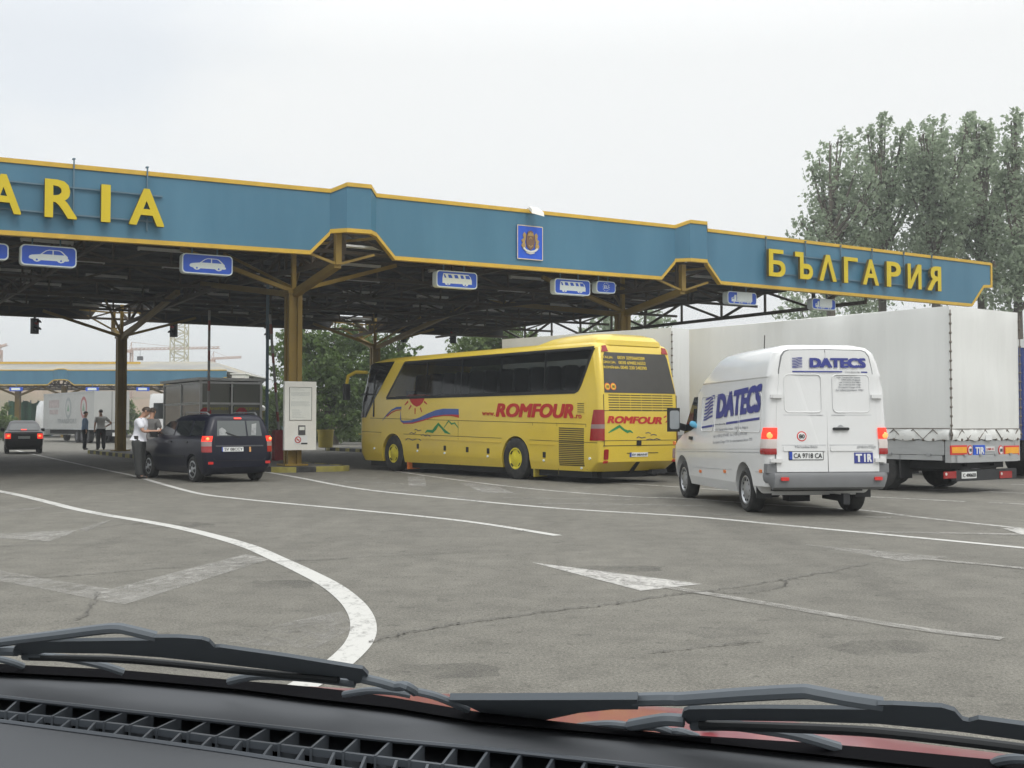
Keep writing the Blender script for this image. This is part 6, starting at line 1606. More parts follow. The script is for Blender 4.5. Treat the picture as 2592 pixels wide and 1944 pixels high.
    for sd, (el, wr, fd) in zip((-1, 1), arms):
        sh = Vector(ln((sd * .19, -.005, 1.425))); e_ = Vector(ln(el)); b = len(SV)
        if long_sleeve: SV += [tuple(sh), tuple(e_), tuple(e_.lerp(Vector(ln(wr)), .9))]; SR += [.074, .060, .044]; SE += [(3, b), (b, b + 1), (b + 1, b + 2)]
        else: SV += [tuple(sh), tuple(sh.lerp(e_, .78))]; SR += [.088, .080]; SE += [(3, b), (b, b + 1)]
    skin('shirt', shirt, r, SV, SE, SR, 1, 1)
    TV = [ln((0, 0, 1.04)), (0, 0, .93)]; TR = [(.180, .146), (.200, .160)]; TE = [(0, 1)]
    for sd, (b_, kn, an) in zip((-1, 1), lg):
        b = len(TV); TV += [(sd * .10, 0, .83), kn, (an[0], an[1], an[2] + .02), (an[0], an[1] + .01, max(an[2] - .03, .05))]; TR += [.138, .100, .084, .088]; TE += [(1, b), (b, b + 1), (b + 1, b + 2), (b + 2, b + 3)]
    skin('trousers', trousers, r, TV, TE, TR, 1, 1)
    for sd, (b_, kn, an) in zip((-1, 1), lg):
        skin('shoe', 'shoe', r, [(an[0], an[1] - .05, an[2] - .045), (an[0] + sd * .012, an[1] + .05, an[2] - .04), (an[0] + sd * .03, an[1] + .17, an[2] - .055)], [(0, 1), (1, 2)], [(.046, .044), (.050, .048), (.044, .034)], 1, 1)
    mb = MB(); z = 1.0; mb.lathe([(.001, z - .02)] + [(.001, z - .02)], (0, 0, 0), 'Z', 4)
    bt = MB(); ol = circ(0, 0, .166, 18, .134); vs = [ln((x, y, 1.0 + dz)) for dz in (-.022, .022) for x, y in ol]; bt.add(vs, [(i, (i + 1) % 18, 18 + (i + 1) % 18, 18 + i) for i in range(18)]); bt.build('belt', 'shoe', r)
    return r, hd
M['lip'] = mk('lip', (0.22, 0.09, 0.07), 0.5)
hang = [((-.25, .0, 1.15), (-.27, .06, .90), (0, .1, -1)), ((.25, .0, 1.15), (.27, .06, .90), (0, .1, -1))]
# officer in white shirt, reading a document held in front of him
p = G(350, 1211)
off, _ = person('officer in white short-sleeved shirt and grey trousers, reading papers beside the navy car', (p.x, p.y, 0), -PI / 2 + .10, 1.88, 'shirt_white', 'trousers_grey', 'hair_grey',
    [((-.24, .10, 1.17), (-.10, .37, 1.15), (.3, 1, .25)), ((.24, .12, 1.16), (.10, .40, 1.17), (-.3, 1, .25))],
    [((-.10, .05, .50), (-.11, -.02, .09)), ((.12, .02, .50), (.14, .06, .09))], lean=.10, headp=-.42)
mb = MB(); mb.box((0, .50, 1.20), (.17, .01, .12), 0, .6); pk = mb.build('papers', 'paper'); pk.matrix_world = Matrix.Translation((p.x, p.y, 0)) @ Matrix.Rotation(-PI / 2 + .10, 4, 'Z') @ Matrix.Scale(1.88 / 1.8, 4)
off.scale = (off.scale[0] * 1.13, off.scale[1] * 1.13, off.scale[2])
tag(pk, "small sheaf of papers held in the white-shirted officer's hands", 'papers')
mb = MB()
for sx in (-1, 1): mb.box((sx * .18, .055, 1.475), (.07, .10, .018))
mb.build('epaulette', 'shoe', off)
mb = MB(); mb.rbox((-.15, .06, .98), (.06, .10, .15), .02); mb.rbox((.15, -.02, .98), (.06, .10, .15), .02); mb.build('belt_pouch', 'shoe', off)
p = Vector((-9.90, 31.45, 0))
person('officer in grey shirt and dark trousers, his back turned, half hidden behind the white shirt', (p.x + .08, p.y + .15, 0), -.25, 1.86, 'shirt_grey', 'trousers_dark', 'hair_grey',
    [((-.27, .05, 1.16), (-.22, .26, 1.02), (0, 1, -.2)), ((.27, .08, 1.17), (.20, .32, 1.12), (-.2, 1, 0))], lean=.12, headp=-.2)
p = G(214, 1138.5, .16)
person('man in blue shirt and dark trousers, standing before the grey lorry', (p.x, p.y, .16), -1.2, 1.84, 'shirt_blue', 'trousers_dark', 'hair', hang, heady=-.2, long_sleeve=True)
p = G(255, 1138.5, .16)
person('man in light grey shirt with one hand on his hip, facing the man in blue', (p.x, p.y, .16), .55, 1.92, 'shirt_light', 'trousers_dark', 'hair',
    [((-.25, .04, 1.15), (-.24, .16, .93), (0, .3, -1)), ((.43, -.10, 1.18), (.20, .02, 1.03), (-1, .3, -.3))], heady=.5)
q_ = W(-.35, 12.6, .16)
person('person in dark clothes standing inside the glazed booth', tuple(q_), CA + 2.6, 1.80, 'trousers_dark', 'trousers_dark', 'hair', hang)
# driver: only the sleeve shows at the van's open window
vloc = Matrix.Translation(van.location) @ Matrix.Rotation(.128, 4, 'Z')
dp = vloc @ Vector((-.52, 2.40, -.12))
person("van driver in a cyan shirt, one sleeve resting on the white van's window sill", tuple(dp), .128, 1.76, 'sleeve_blue', 'trousers_dark', 'hair',
    [((-.53, .42, 1.58), (-.30, .62, 1.56), (1, .6, 0)), ((.26, .25, 1.25), (.18, .55, 1.25), (0, 1, 0))],
    [((-.12, .45, .92), (-.12, .55, .50)), ((.12, .45, .92), (.12, .55, .50))], long_sleeve=True)

# ------------------------------------------------------------------ the second canopy, far lanes
P0 = D(573, 974, 113); z1_ = D(573, 937, 113).z
far = thing('far_canopy', 'distant blue canopy with yellow edges and a pale low roof, behind the grey lorry', 'canopy', (P0.x, P0.y, 0), 0)
zb, zt = P0.z, z1_
def fx(px): return D(px, 970, 113).x - P0.x
cols = [(fx(-160), 0, zb, zt), (fx(120), 0, zb, zt), (fx(134), 0, zb + .45, zt), (fx(150), -.3, zb + .5, zt + .10), (fx(166), -.3, zb + .5, zt + .10), (fx(172), 0, zb + .45, zt), (fx(187), 0, zb, zt), (fx(553), 0, zb, zt), (fx(566), 0, zb + .7, zt), (0, 0, zb + .72, zt)]
fascia(far, cols, .15, 1, .09)
mb = MB(); x0 = fx(-160)
mb.add([(x0, 0, zt - .1), (0, 0, zt - .1), (0, 22, zt - .1), (x0, 22, zt - .1), (x0, 9, zt + 1.3), (fx(478), 9, zt + 1.3)], [(0, 1, 5, 4), (1, 2, 5), (2, 3, 4, 5), (0, 4, 3), (0, 3, 2, 1)]); mb.build('roof', 'far_roof', far)
mb = MB(); mb.bar((x0, 6.0, zt + 1.02), (fx(305), 6.0, zt + 1.02), .12, .22); mb.build('trim', 'yellow_trim', far)

for px in (46, 163, 430):
    mb = MB(); cx_ = fx(px) * 1 + (fx(px) + P0.x) * .03; mb.box((cx_, 3.4, zb / 2), (.46, .46, zb)); 
    for sx in (-1, 1): mb.bar((cx_, 3.4, zb - 1.0), (cx_ + sx * 3.2, 3.4, zb + .3), .2)
    mb.build('column', 'column', far)
mb = MB()
for k in (2, 8, 14, 20): lattice(mb, (x0, k, 0), (-.5, k, 0), zb + .1, zt - .2, 30, .14)
mb.build('truss', 'truss', far)
mb = MB(); mb.box((.9, 2.0, zt - .9), (1.3, 1.8, 1.0)); mb.box((.9, 2.0, zt - .3), (1.6, 2.0, .12)); mb.build('roof_kiosk', 'white', far)
for px, lab in ((40, 'small blue bus sign under the far canopy at the far left'), (233, 'small blue sign above the grey lorry'), (361, 'small blue sign under the far canopy beside the dark column')):
    c = D(px, 985, 112.6); s = thing('lane_sign', lab, 'sign', c, 0, 'signs under the far canopy')
    mb = MB(); mb.poly(rrect(-.62, .62, -.19, .19, .06), lambda a, b, o: (a, -o, b), 0, -.2); mb.build('face', 'sign_blue', s)
    mb = MB(); mb.poly([(-.42, -.10), (.40, -.10), (.44, .02), (.36, .12), (-.42, .12)], lambda a, b, o: (a, -o, b), .02, 0); mb.build('pictogram', 'sign_white', s)
    mb = MB(); mb.bar((0, .1, .19), (0, .1, .6), .06); mb.build('hanger', 'rail', s)

# ------------------------------------------------------------------ cranes
def mast(mb, x, y, z0, z1, w, n, b=.12):
    for a in (-1, 1):
        for c in (-1, 1): mb.bar((x + a * w / 2, y + c * w / 2, z0), (x + a * w / 2, y + c * w / 2, z1), b)
    for i in range(n):
        za, zb_ = lerp(z0, z1, i / n), lerp(z0, z1, (i + 1) / n); s_ = 1 if i % 2 else -1
        for c in (-1, 1):
            mb.bar((x - s_ * w / 2, y + c * w / 2, za), (x + s_ * w / 2, y + c * w / 2, zb_), b * .7); mb.bar((x + c * w / 2, y - s_ * w / 2, za), (x + c * w / 2, y + s_ * w / 2, zb_), b * .7)
            mb.bar((x - w / 2, y + c * w / 2, za), (x + w / 2, y + c * w / 2, za), b * .6)
def crane(px, ybase, ytop, Y, jib0, jib1, wpx, label, mat, hook=None, n=14, thick=.13):
    B = D(px, ytop, Y); r = thing('tower_crane', label, 'crane', (B.x, Y, 0)); sc = Y / FPX
    mb = MB(); mast(mb, 0, 0, 0, B.z, wpx * sc, n, thick); mb.build('mast', mat, r)
    if jib0 is None: return r
    a, b = (jib0[0] - px) * sc, (jib1[0] - px) * sc; za, zb_ = D(px, jib0[1], Y).z, D(px, jib1[1], Y).z; m = 22; mb = MB(); h = 4.5 * sc
    for i in range(m):
        xa, xb = lerp(a, b, i / m), lerp(a, b, (i + 1) / m); z_a, z_b = lerp(za, zb_, i / m), lerp(za, zb_, (i + 1) / m)
        mb.bar((xa, -.5, z_a), (xb, -.5, z_b), thick); mb.bar((xa, .5, z_a), (xb, .5, z_b), thick); mb.bar((xa, 0, z_a + h), (xb, 0, z_b + h), thick)
        mb.bar((xa, -.5, z_a), (xb, 0, z_b + h), thick * .7); mb.bar((xa, .5, z_a), (xb, 0, z_b + h), thick * .7)
    mb.build('jib', mat, r)
    mb = MB(); top = (0, 0, za + 20 * sc); mb.bar((0, 0, za), top, thick); mb.bar(top, (lerp(a, b, .55), 0, lerp(za, zb_, .55) + h), thick * .6); mb.bar(top, (a, 0, za + h), thick * .6); mb.build('tie', mat, r)
    mb = MB(); mb.box((a, 0, za - 3 * sc), (8 * sc, 1.2, 7 * sc)); mb.build('counterweight', mat, r)
    mb = MB(); mb.box((0, -1.0, za - 4 * sc), (7 * sc, 1.4, 8 * sc)); mb.build('cab', mat, r)
    if hook:
        mb = MB(); hx = (hook[0] - px) * sc; hz = D(px, hook[1], Y).z; mb.bar((hx, 0, hz), (hx, 0, za), .06); mb.box((hx, 0, hz), (1.2, .6, .9)); mb.build('hook_block', 'chassis', r)
    return r
crane(457, 920, 560, 170, None, None, 36, 'pale yellow lattice mast of a tower crane rising behind the hanging signal', 'crane', n=34)
crane(333, 920, 884, 260, (328, 886), (556, 882), 6, 'far red crane with a long level jib, left of the lattice mast', 'crane_red', (355, 907), 8)
crane(541, 925, 908, 300, (535, 910), (611, 906), 6, 'far red crane with a short jib, right of the lattice mast', 'crane_red', None, 6)
crane(2, 915, 886, 240, (-40, 892), (17, 874), 6, 'far red crane with a steep jib at the left edge', 'crane_red', None, 8)

# ------------------------------------------------------------------ hill, bushes, trees
def terrain():
    mb = MB(); nx, ny = 60, 14; r = random.Random(2); vs = []
    ph = [r.uniform(0, 6) for _ in range(6)]
    for j in range(ny + 1):
        for i in range(nx + 1):
            x = lerp(-330, 60, i / nx); y = lerp(190, 420, j / ny); h = min(1, j / 4) * (8.5 + 3.0 * math.sin(x * .035 + ph[0]) + 1.6 * math.sin(x * .09 + y * .05 + ph[1]) + 1.2 * math.sin(x * .17 + ph[2])) * (1 if x < -60 else max(.25, 1 - (x + 60) / 60))
            vs.append((x, y, h - .1))
    mb.add(vs, [(j * (nx + 1) + i, j * (nx + 1) + i + 1, (j + 1) * (nx + 1) + i + 1, (j + 1) * (nx + 1) + i) for j in range(ny) for i in range(nx)])
    struct(mb.build('hill', 'hillside', None, True, 80))
terrain()
npr = np.random.default_rng(11)
def leaf_mesh(name, mat, parent, lobes, n, size, shell=.55, bough=1.3, up=.5):
    """leaf-sized quads spread through ellipsoid lobes (cx, cy, cz, rx, ry, rz); gathered on twigs"""
    vol = np.array([l[3] * l[4] * l[5] for l in lobes]) ** .75; cnt = (n * vol / vol.sum()).astype(int); C = []
    for l, c in zip(lobes, cnt):
        if c < 1: continue
        per = 60; k = max(1, c // per); L = bough * (.6 + .4 * min(1.0, l[3] / 1.5))     # leafy sprays, gaps between them
        d = npr.normal(size=(k, 3)); d /= np.linalg.norm(d, axis=1)[:, None]
        rad = shell + (1 - shell) * npr.random(k) ** .6
        ctr = np.array(l[:3]) + d * np.array(l[3:6]) * rad[:, None]
        ax = d * np.array([1, 1, .5]) + np.array([0, 0, up]); ax /= np.linalg.norm(ax, axis=1)[:, None]
        u = npr.random((k, per)) - .35; w = (1.05 - np.clip(u + .35, 0, 1)) * L * .30 + .04
        cc = ctr[:, None, :] + ax[:, None, :] * (u * L)[:, :, None] + npr.normal(size=(k, per, 3)) * w[:, :, None] * .8
        C.append(cc.reshape(-1, 3))
    C = np.concatenate(C); m = len(C)
    a = npr.normal(size=(m, 3)); a /= np.linalg.norm(a, axis=1)[:, None]; b = npr.normal(size=(m, 3)); b -= a * (a * b).sum(1)[:, None]; b /= np.linalg.norm(b, axis=1)[:, None]
    s = size * npr.uniform(.55, 1.25, (m, 1)); w = s * npr.uniform(.5, .8, (m, 1))
    V = np.stack([C - a * s, C + b * w * .9, C + a * s, C - b * w * .9], 1).reshape(-1, 3)
    me = bpy.data.meshes.new(name); me.vertices.add(4 * m); me.vertices.foreach_set('co', V.astype(np.float32).ravel())
    me.loops.add(4 * m); me.loops.foreach_set('vertex_index', np.arange(4 * m, dtype=np.int32)); me.polygons.add(m)
    me.polygons.foreach_set('loop_start', np.arange(0, 4 * m, 4, dtype=np.int32)); me.update(calc_edges=True); me.validate()
    me.materials.append(M[mat]); o = bpy.data.objects.new(name, me); COL.objects.link(o)
    if parent is not None: o.parent = parent
    return o
def tree(label, base, lobes, n, size, mat='leaf_mid', trunk_r=.25, name='tree', group=None, cat="tree", shell=.55, twigs=5):
    r = thing(name, label, cat, base, 0, group); rr = random.Random(int(abs(base[0]) * 31 + n))
    leaf_mesh('crown', mat, r, lobes, n, size, shell, 2.1 if name == 'poplar_tree' else 1.5, 1.3 if name == 'poplar_tree' else .45)
    mb = MB(); zt = max(l[2] for l in lobes); zlow = min(l[2] - l[5] for l in lobes); zf = max(zlow * .9, .5)
    top = Vector((sum(l[0] for l in lobes) / len(lobes) * .5, 0, zt))
    mb.tube([(0, 0, -.1), (.1, 0, zf * .5), (top.x * .3, 0, zf), (top.x * .7, 0, lerp(zf, zt, .5)), tuple(top)], [trunk_r * 1.2, trunk_r, trunk_r * .85, trunk_r * .5, .03], 8)
    for l in lobes:
        s_ = Vector((top.x * .4, 0, lerp(zf, max(l[2] - l[5] * .6, zf), .6))); c = Vector(l[:3]); mb.tube([s_, s_.lerp(c, .5) + Vector((0, 0, -.3)), c], [trunk_r * .45, trunk_r * .3, trunk_r * .1], 6)
        for _ in range(twigs):
            d = Vector((rr.gauss(0, 1), rr.gauss(0, 1), abs(rr.gauss(0, 1)) + .3)).normalized(); e = c + Vector((d.x * l[3], d.y * l[4], d.z * l[5])) * .9; mb.tube([c, c.lerp(e, .5) + Vector((0, 0, .15)), e], [trunk_r * .16, trunk_r * .10, .015], 5)
    mb.build('trunk', 'bark', r, True, 60)
    return r
def tpx(px, Y, h, z=0): return ((px - CXP) / FPX * Y, Y, z)
def lobes_from(px0, Y, spec, depth=1.0):
    """spec: (px, py, half-width px, half-height px, dy)"""
    out = []; sc = Y / FPX; bx = (px0 - CXP) * sc
    for px, py, hw, hh, dy in spec: c = D(px, py, Y); out.append((c.x - bx, dy, c.z, hw * sc, hw * sc * depth, hh * sc))
    return out
# poplars beyond the canopy's right wing
pop = [
 (2105, 74, [(2060, 640, 48, 70, 0), (2095, 520, 48, 110, 1), (2050, 700, 55, 60, -1), (2130, 650, 60, 110, 0), (2135, 430, 36, 70, 1), (2185, 560, 50, 120, -1)], 'tall poplar at the left of the poplar row, its crown stepping down to the fascia'),
 (2235, 76, [(2215, 410, 34, 70, 0), (2232, 360, 16, 40, 0), (2200, 470, 44, 80, 1), (2250, 520, 50, 130, 0), (2275, 420, 26, 60, -1), (2230, 700, 60, 90, 1), (2185, 630, 60, 110, 2), (2295, 600, 52, 130, -2)], 'tall poplar with a thin pointed tip, second from the left of the row'),
 (2375, 72, [(2345, 420, 42, 70, 0), (2385, 380, 32, 52, 1), (2330, 520, 46, 110, 0), (2400, 480, 48, 120, -1), (2365, 640, 58, 120, 0), (2300, 470, 26, 60, 0)], 'broad poplar rising over the yellow Cyrillic letters'),
 (2490, 74, [(2455, 370, 30, 54, 0), (2480, 340, 24, 34, 1), (2505, 390, 26, 54, 0), (2470, 500, 52, 110, 0), (2425, 560, 50, 120, 2), (2535, 560, 46, 120, 1), (2500, 640, 58, 110, -1), (2455, 640, 40, 90, 1)], 'tallest poplar, standing behind the tapered end of the blue fascia'),
 (2580, 70, [(2572, 360, 22, 46, 0), (2560, 440, 36, 60, 0), (2600, 480, 46, 110, 1), (2570, 600, 52, 110, 0), (2610, 700, 56, 100, -1), (2540, 740, 44, 70, 0)], 'open-crowned poplar at the right edge of the photo'),
]
for px, Y, spec, lab in pop:
    rp = random.Random(px); tips = []
    for (x_, y_, hw, hh, dy) in spec:
        for _ in range(3): tips.append((x_ + rp.uniform(-.7, .7) * hw, y_ - hh * rp.uniform(.75, 1.05), hw * rp.uniform(.16, .26), hh * rp.uniform(.30, .45), dy))
    tree(lab, tpx(px, Y, 0), lobes_from(px, Y, spec + tips, .9), 9500, .15, 'leaf_poplar', .34, 'poplar_tree', 'poplars beyond the canopy', shell=.25)
tree('leafy tree low behind the truss, left of the big trailer', tpx(1600, 92, 0), lobes_from(1600, 92, [(1570, 830, 60, 50, 0), (1640, 800, 60, 45, 1), (1600, 900, 90, 70, 0), (1520, 870, 60, 50, 0)], .8), 5000, .17, 'leaf_poplar', .3, shell=.3)
tree('leafy tree seen through the gap under the lorry signs', tpx(2060, 88, 0), lobes_from(2060, 88, [(2030, 790, 60, 50, 0), (2120, 770, 60, 45, 1), (2190, 780, 70, 50, 0), (2080, 860, 100, 70, 0)], .8), 5000, .17, 'leaf_poplar', .3, shell=.3)
tree('full green tree left of the rear column, behind the info board', tpx(840, 78, 0), lobes_from(840, 78, [(760, 900, 60, 55, 0), (850, 880, 75, 60, 1), (735, 990, 45, 60, 0), (815, 960, 80, 60, -1), (880, 960, 60, 70, 0), (840, 1040, 100, 60, 0), (770, 860, 40, 30, 0)], .8), 17000, .15, 'leaf_mid', .4, shell=.3)
tree('green tree right of the rear column, behind the front of the coach', tpx(985, 80, 0), lobes_from(985, 80, [(950, 890, 50, 55, 0), (1010, 900, 45, 40, 0), (1040, 930, 35, 26, 0), (960, 970, 70, 60, 1), (1000, 1030, 90, 50, 0), (900, 850, 40, 30, 1)], .8), 12000, .15, 'leaf_mid', .35, shell=.3)
tree('light green tree above the coach roof, behind the two signals', tpx(1225, 86, 0), lobes_from(1225, 86, [(1190, 880, 40, 30, 0), (1240, 858, 48, 36, 1), (1285, 860, 42, 36, 0), (1230, 920, 80, 50, 0), (1330, 880, 50, 40, 0)], .8), 9500, .14, 'leaf_bush', .3, shell=.3)
tree('bushy green tree between the booth and the info board', tpx(690, 84, 0), lobes_from(690, 84, [(675, 1010, 28, 40, 0), (700, 1040, 36, 50, 0), (665, 1070, 30, 50, 1)], .8), 6000, .13, 'leaf_bush', .2, 'bushy_tree', shell=.2)
for px, Y, hw, hh, lab in ((870, 88, 60, 22, 'low bush behind the yellow bin'), (935, 90, 50, 24, 'low bush hidden partly by the coach front'), (790, 86, 40, 18, 'low bush behind the info board'), (335, 150, 40, 40, 'bush beside the dark column, under the far canopy'), (70, 150, 70, 24, 'wide bush under the far canopy, left'), (10, 92, 22, 40, 'tall green bush at the left edge, behind the black saloon')):
    base = tpx(px, Y, 0); sc = Y / FPX; zc = hh * sc
    s = thing('bush', lab, 'bush', base); leaf_mesh('foliage', 'leaf_bush', s, [(0, 0, zc, hw * sc, hw * sc * .8, zc), (hw * sc * .5, 0, zc * .8, hw * sc * .6, hw * sc * .5, zc * .8)], 1600, .14 * Y / 85, shell=.3)
    mb = MB(); mb.tube([(0, 0, -.1), (0.05, 0, zc * .6), (.2, .1, zc)], [.08, .05, .02], 6); mb.build('stem', 'bark', s)
# green windbreak net and white lorry far left, pale shed far behind
P = D(0, 1056, 128); mb = MB()
s = thing('net_fence', 'green windbreak net fence beneath the far canopy', 'fence', (D(20, 1056, 128).x, 128, 0))
zt_ = D(0, 1018, 128).z; L_ = 110 * 128 / FPX
mb = MB(); n = 24
mb.add([v for i in range(n + 1) for v in ((lerp(0, L_, i / n), .12 * math.sin(i * 1.3), .0), (lerp(0, L_, i / n), .12 * math.sin(i * 1.3 + .4), zt_ + .15 * math.sin(i * .8)))], [(2 * i, 2 * i + 2, 2 * i + 3, 2 * i + 1) for i in range(n)]); mb.build('net', 'net_green', s)
mb = MB()
for i in range(7): mb.bar((L_ * i / 6, .25, 0), (L_ * i / 6, .25, zt_ + .2), .1)
mb.build('post', 'rail', s)
s = thing('white_lorry', 'white lorry cab showing between the dark column and the booth', 'lorry', (D(424, 1060, 74).x, 74, 0), 0.25)
H = Hull([(.5, 0, 2.2, 1.1, .1, .3), (1.5, 0, 2.3, 1.15, .1, .3), (2.9, .0, 2.1, 1.1, .1, .3), (3.3, .1, 1.5, .95, .15, .3)]); H.build('cab', 'van', s)
mb = MB(); mb.poly([(-.9, 1.7), (.9, 1.7), (.85, 2.7), (-.85, 2.7)], H.rear, .01, -.02); mb.build('windscreen', 'glass', s)
H2 = Hull([(.9, 2.5, 9.5, 1.2, .05, .05), (3.3, 2.5, 9.5, 1.2, .05, .05)]); H2.build('box_body', 'van', s, 2)
for y in (1.0, 7.0):
    for sx in (-1, 1): wheel(s, sx * 1.0, y, .48, .3, sx, 'steel_dark', .58, 'holes')
s = thing('shed', 'pale blue shed far beyond the bushes right of the booth', 'building', (D(700, 1000, 160).x, 160, 0))
H = Hull([(0, 0, 8, 4.0, .02, .02), (3.4, 0, 8, 4.0, .02, .02)]); H.build('wall', 'pole_blue', s, 1)
mb = MB(); mb.add([(-4.3, -.3, 3.4), (4.3, -.3, 3.4), (4.3, 8.3, 3.4), (-4.3, 8.3, 3.4), (-4.3, 4, 4.9), (4.3, 4, 4.9)], [(0, 1, 5, 4), (2, 3, 4, 5), (0, 4, 3), (1, 2, 5), (0, 3, 2, 1)]); mb.build('roof', 'far_roof2', s)

# ------------------------------------------------------------------ the red car the photo was taken from
ego = thing('red_car', 'red car whose grey dashboard, wipers and bonnet fill the bottom of the photo', 'car', (0, .6, .0))
EO = Vector((0, .6, 0))
def pl(pts):
    xs = [p[0] for p in pts]; ys = [p[1] for p in pts]
    def f(x):
        if x <= xs[0]: return ys[0] + (x - xs[0]) * (ys[1] - ys[0]) / (xs[1] - xs[0])
        if x >= xs[-1]: return ys[-1] + (x - xs[-1]) * (ys[-1] - ys[-2]) / (xs[-1] - xs[-2])
        return interp(x, xs, ys)
    return f
seal_t = pl([(0, 1675), (316, 1691), (588, 1716), (768, 1731), (872, 1742), (1000, 1761), (1207, 1796), (1341, 1813), (1692, 1852), (2127, 1880), (2592, 1925)])
seal_b = pl([(0, 1706), (316, 1722), (588, 1747), (800, 1775), (1000, 1797), (1207, 1832), (1700, 1874), (2099, 1919), (2592, 1978)])
vt = pl([(0, 1763), (316, 1799), (633, 1833), (1000, 1874), (1207, 1893), (1700, 1946), (2592, 2042)])
vm = pl([(0, 1799), (316, 1833), (633, 1874), (1000, 1919), (1400, 1970), (2592, 2120)])
vb = pl([(0, 1826), (316, 1867), (588, 1905), (768, 1933), (1400, 2024), (2592, 2200)])
low = pl([(0, 2150), (2592, 2600)])
DZ = 1.16
XS = [-700 + 100 * i for i in range(41)]
def strip_px(lines, name, mat, par=ego, smooth=True, ang=50):
    mb = MB(); n = len(XS); vs = []
    for f, z in lines: vs += [G(x, f(x), z) - EO for x in XS]
    mb.add(vs, [(j * n + i, j * n + i + 1, (j + 1) * n + i + 1, (j + 1) * n + i) for j in range(len(lines) - 1) for i in range(n - 1)])
    return mb.build(name, mat, par, smooth, ang, False)
strip_px([(lambda x: seal_t(x) + 30, 1.14), (lambda x: seal_t(x) + 5, 1.170), (lambda x: seal_t(x) + 9, 1.171), (lambda x: lerp(seal_t(x), seal_b(x), .85), 1.167), (seal_b, 1.160)], 'windscreen_seal', 'seal')
dash = strip_px([(lambda x: seal_b(x) - 6, 1.150), (seal_b, DZ), (lambda x: lerp(seal_b(x), vt(x), .5), DZ + .002), (lambda x: vt(x) - 5, DZ), (vt, DZ - .004), (vt, DZ - .055)], 'dashboard', 'dash', ego, True, 25)
strip_px([(vb, DZ - .055), (vb, DZ - .004), (lambda x: vb(x) + 6, DZ), (lambda x: vb(x) + 30, DZ + .001), (lambda x: lerp(vb(x), low(x), .35), DZ - .004), (lambda x: lerp(vb(x), low(x), .7), DZ - .02), (low, DZ - .06)], 'dashboard_top', 'dash')
mb = MB(); n = len(XS)
vs = [G(x, f(x), z) - EO for f, z in ((vt, DZ - .030), (vm, DZ - .026), (vm, DZ - .07), (vb, DZ - .07)) for x in XS]
mb.add(vs[:2 * n], [(i, i + 1, n + i + 1, n + i) for i in range(n - 1)]); mb.build('vent_floor', 'vent_grey', ego, False, 30, False)
mb = MB(); mb.add(vs[n:], [(j * n + i, j * n + i + 1, (j + 1) * n + i + 1, (j + 1) * n + i) for j in range(2) for i in range(n - 1)]); mb.build('vent_slot', 'seal', ego, False, 30, False)
mb = MB(); mb.tube([G(x, vt(x) + 1, DZ + .0005) - EO for x in XS], .0022, 6); mb.tube([G(x, vb(x), DZ + .0005) - EO for x in XS], .0022, 6); mb.build('vent_rim', 'dash_edge', ego, True)
mb = MB()
A = [G(x, vm(x), DZ - .002) - EO for x in XS]
for i in range(n - 1): mb.bar(A[i] + Vector((0, 0, -.003)), A[i + 1] + Vector((0, 0, -.003)), .004, .006)
up = [(105, 1170, 30, 1210), (250, 1185, 145, 1230), (400, 1200, 290, 1250), (550, 1215, 430, 1270), (705, 1230, 580, 1290), (855, 1250, 725, 1310), (1010, 1268, 875, 1333), (1170, 1285, 1050, 1357), (1335, 1302, 1210, 1375), (1505, 1323, 1385, 1397), (1670, 1343, 1560, 1415), (1835, 1365, 1740, 1440), (2010, 1385, 1920, 1465), (2190, 1408, 2100, 1485)]
for i in range(1, 8): up.append((2190 + 182 * i, 0, 2104 + 186 * i, 0))
for i in range(1, 4): up.append((105 - 145 * i, 0, 30 - 135 * i, 0))
dn = [(95, 30), (240, 175), (390, 320), (530, 475), (690, 620), (850, 780), (1010, 940), (1180, 1110), (1350, 1285), (1520, 1460), (1700, 1645), (1870, 1830)] + [(1870 + 175 * i, 1830 + 178 * i) for i in range(1, 5)] + [(95 - 143 * i, 30 - 145 * i) for i in range(1, 4)]
for xa, _, xb, _ in up:
    a, b = G(xa * q, vt(xa * q) + 1, DZ - .001) - EO, G(xb * q, vm(xb * q), DZ - .001) - EO; mb.bar(a + Vector((0, 0, -.013)), b + Vector((0, 0, -.013)), .0022, .026)
for xa, xb in dn:
    a, b = G(xa * q, vm(xa * q) + 1, DZ - .001) - EO, G(xb * q, vb(xb * q), DZ - .001) - EO; mb.bar(a + Vector((0, 0, -.02)), b + Vector((0, 0, -.02)), .0022, .038)
mb.build('vent_grille', 'dash_edge', ego, False)
# windscreen plane for the wipers
w0, w1 = G(0, 1675, 1.176), G(2592, 1925, 1.176); we = (w1 - w0).normalized(); wb = Vector((we.y, -we.x, 0))
if wb.y > 0: wb = -wb
wu = (wb * math.cos(math.radians(27)) + Vector((0, 0, 1)) * math.sin(math.radians(27))).normalized(); wnrm = we.cross(wu).normalized()
if wnrm.y < 0: wnrm = -wnrm
def WS(px, py, o=0.0):
    d = ray(px, py + 9); E = Vector((0, 0, EYE)); k = (w0 - E).dot(wnrm) / d.dot(wnrm); return E + d * k + wnrm * o - EO
d5 = lambda x, y: (x * q, 1250 + y * q)
d6 = lambda x, y: (800 + x / 2.458, 1500 + y / 2.458)
d7 = lambda x, y: (1692 + x / 2.458, 1500 + y / 2.458)
def wpoly(mb, pts, o0=.0025, o1=-.0005): mb.poly(pts, lambda a, b, o: WS(a, b, o), o1, o0)
def wtube(mb, pts, r, o=0.0): mb.tube([WS(a, b, o) for a, b in catmull(pts, 5)], r * .72, 8)
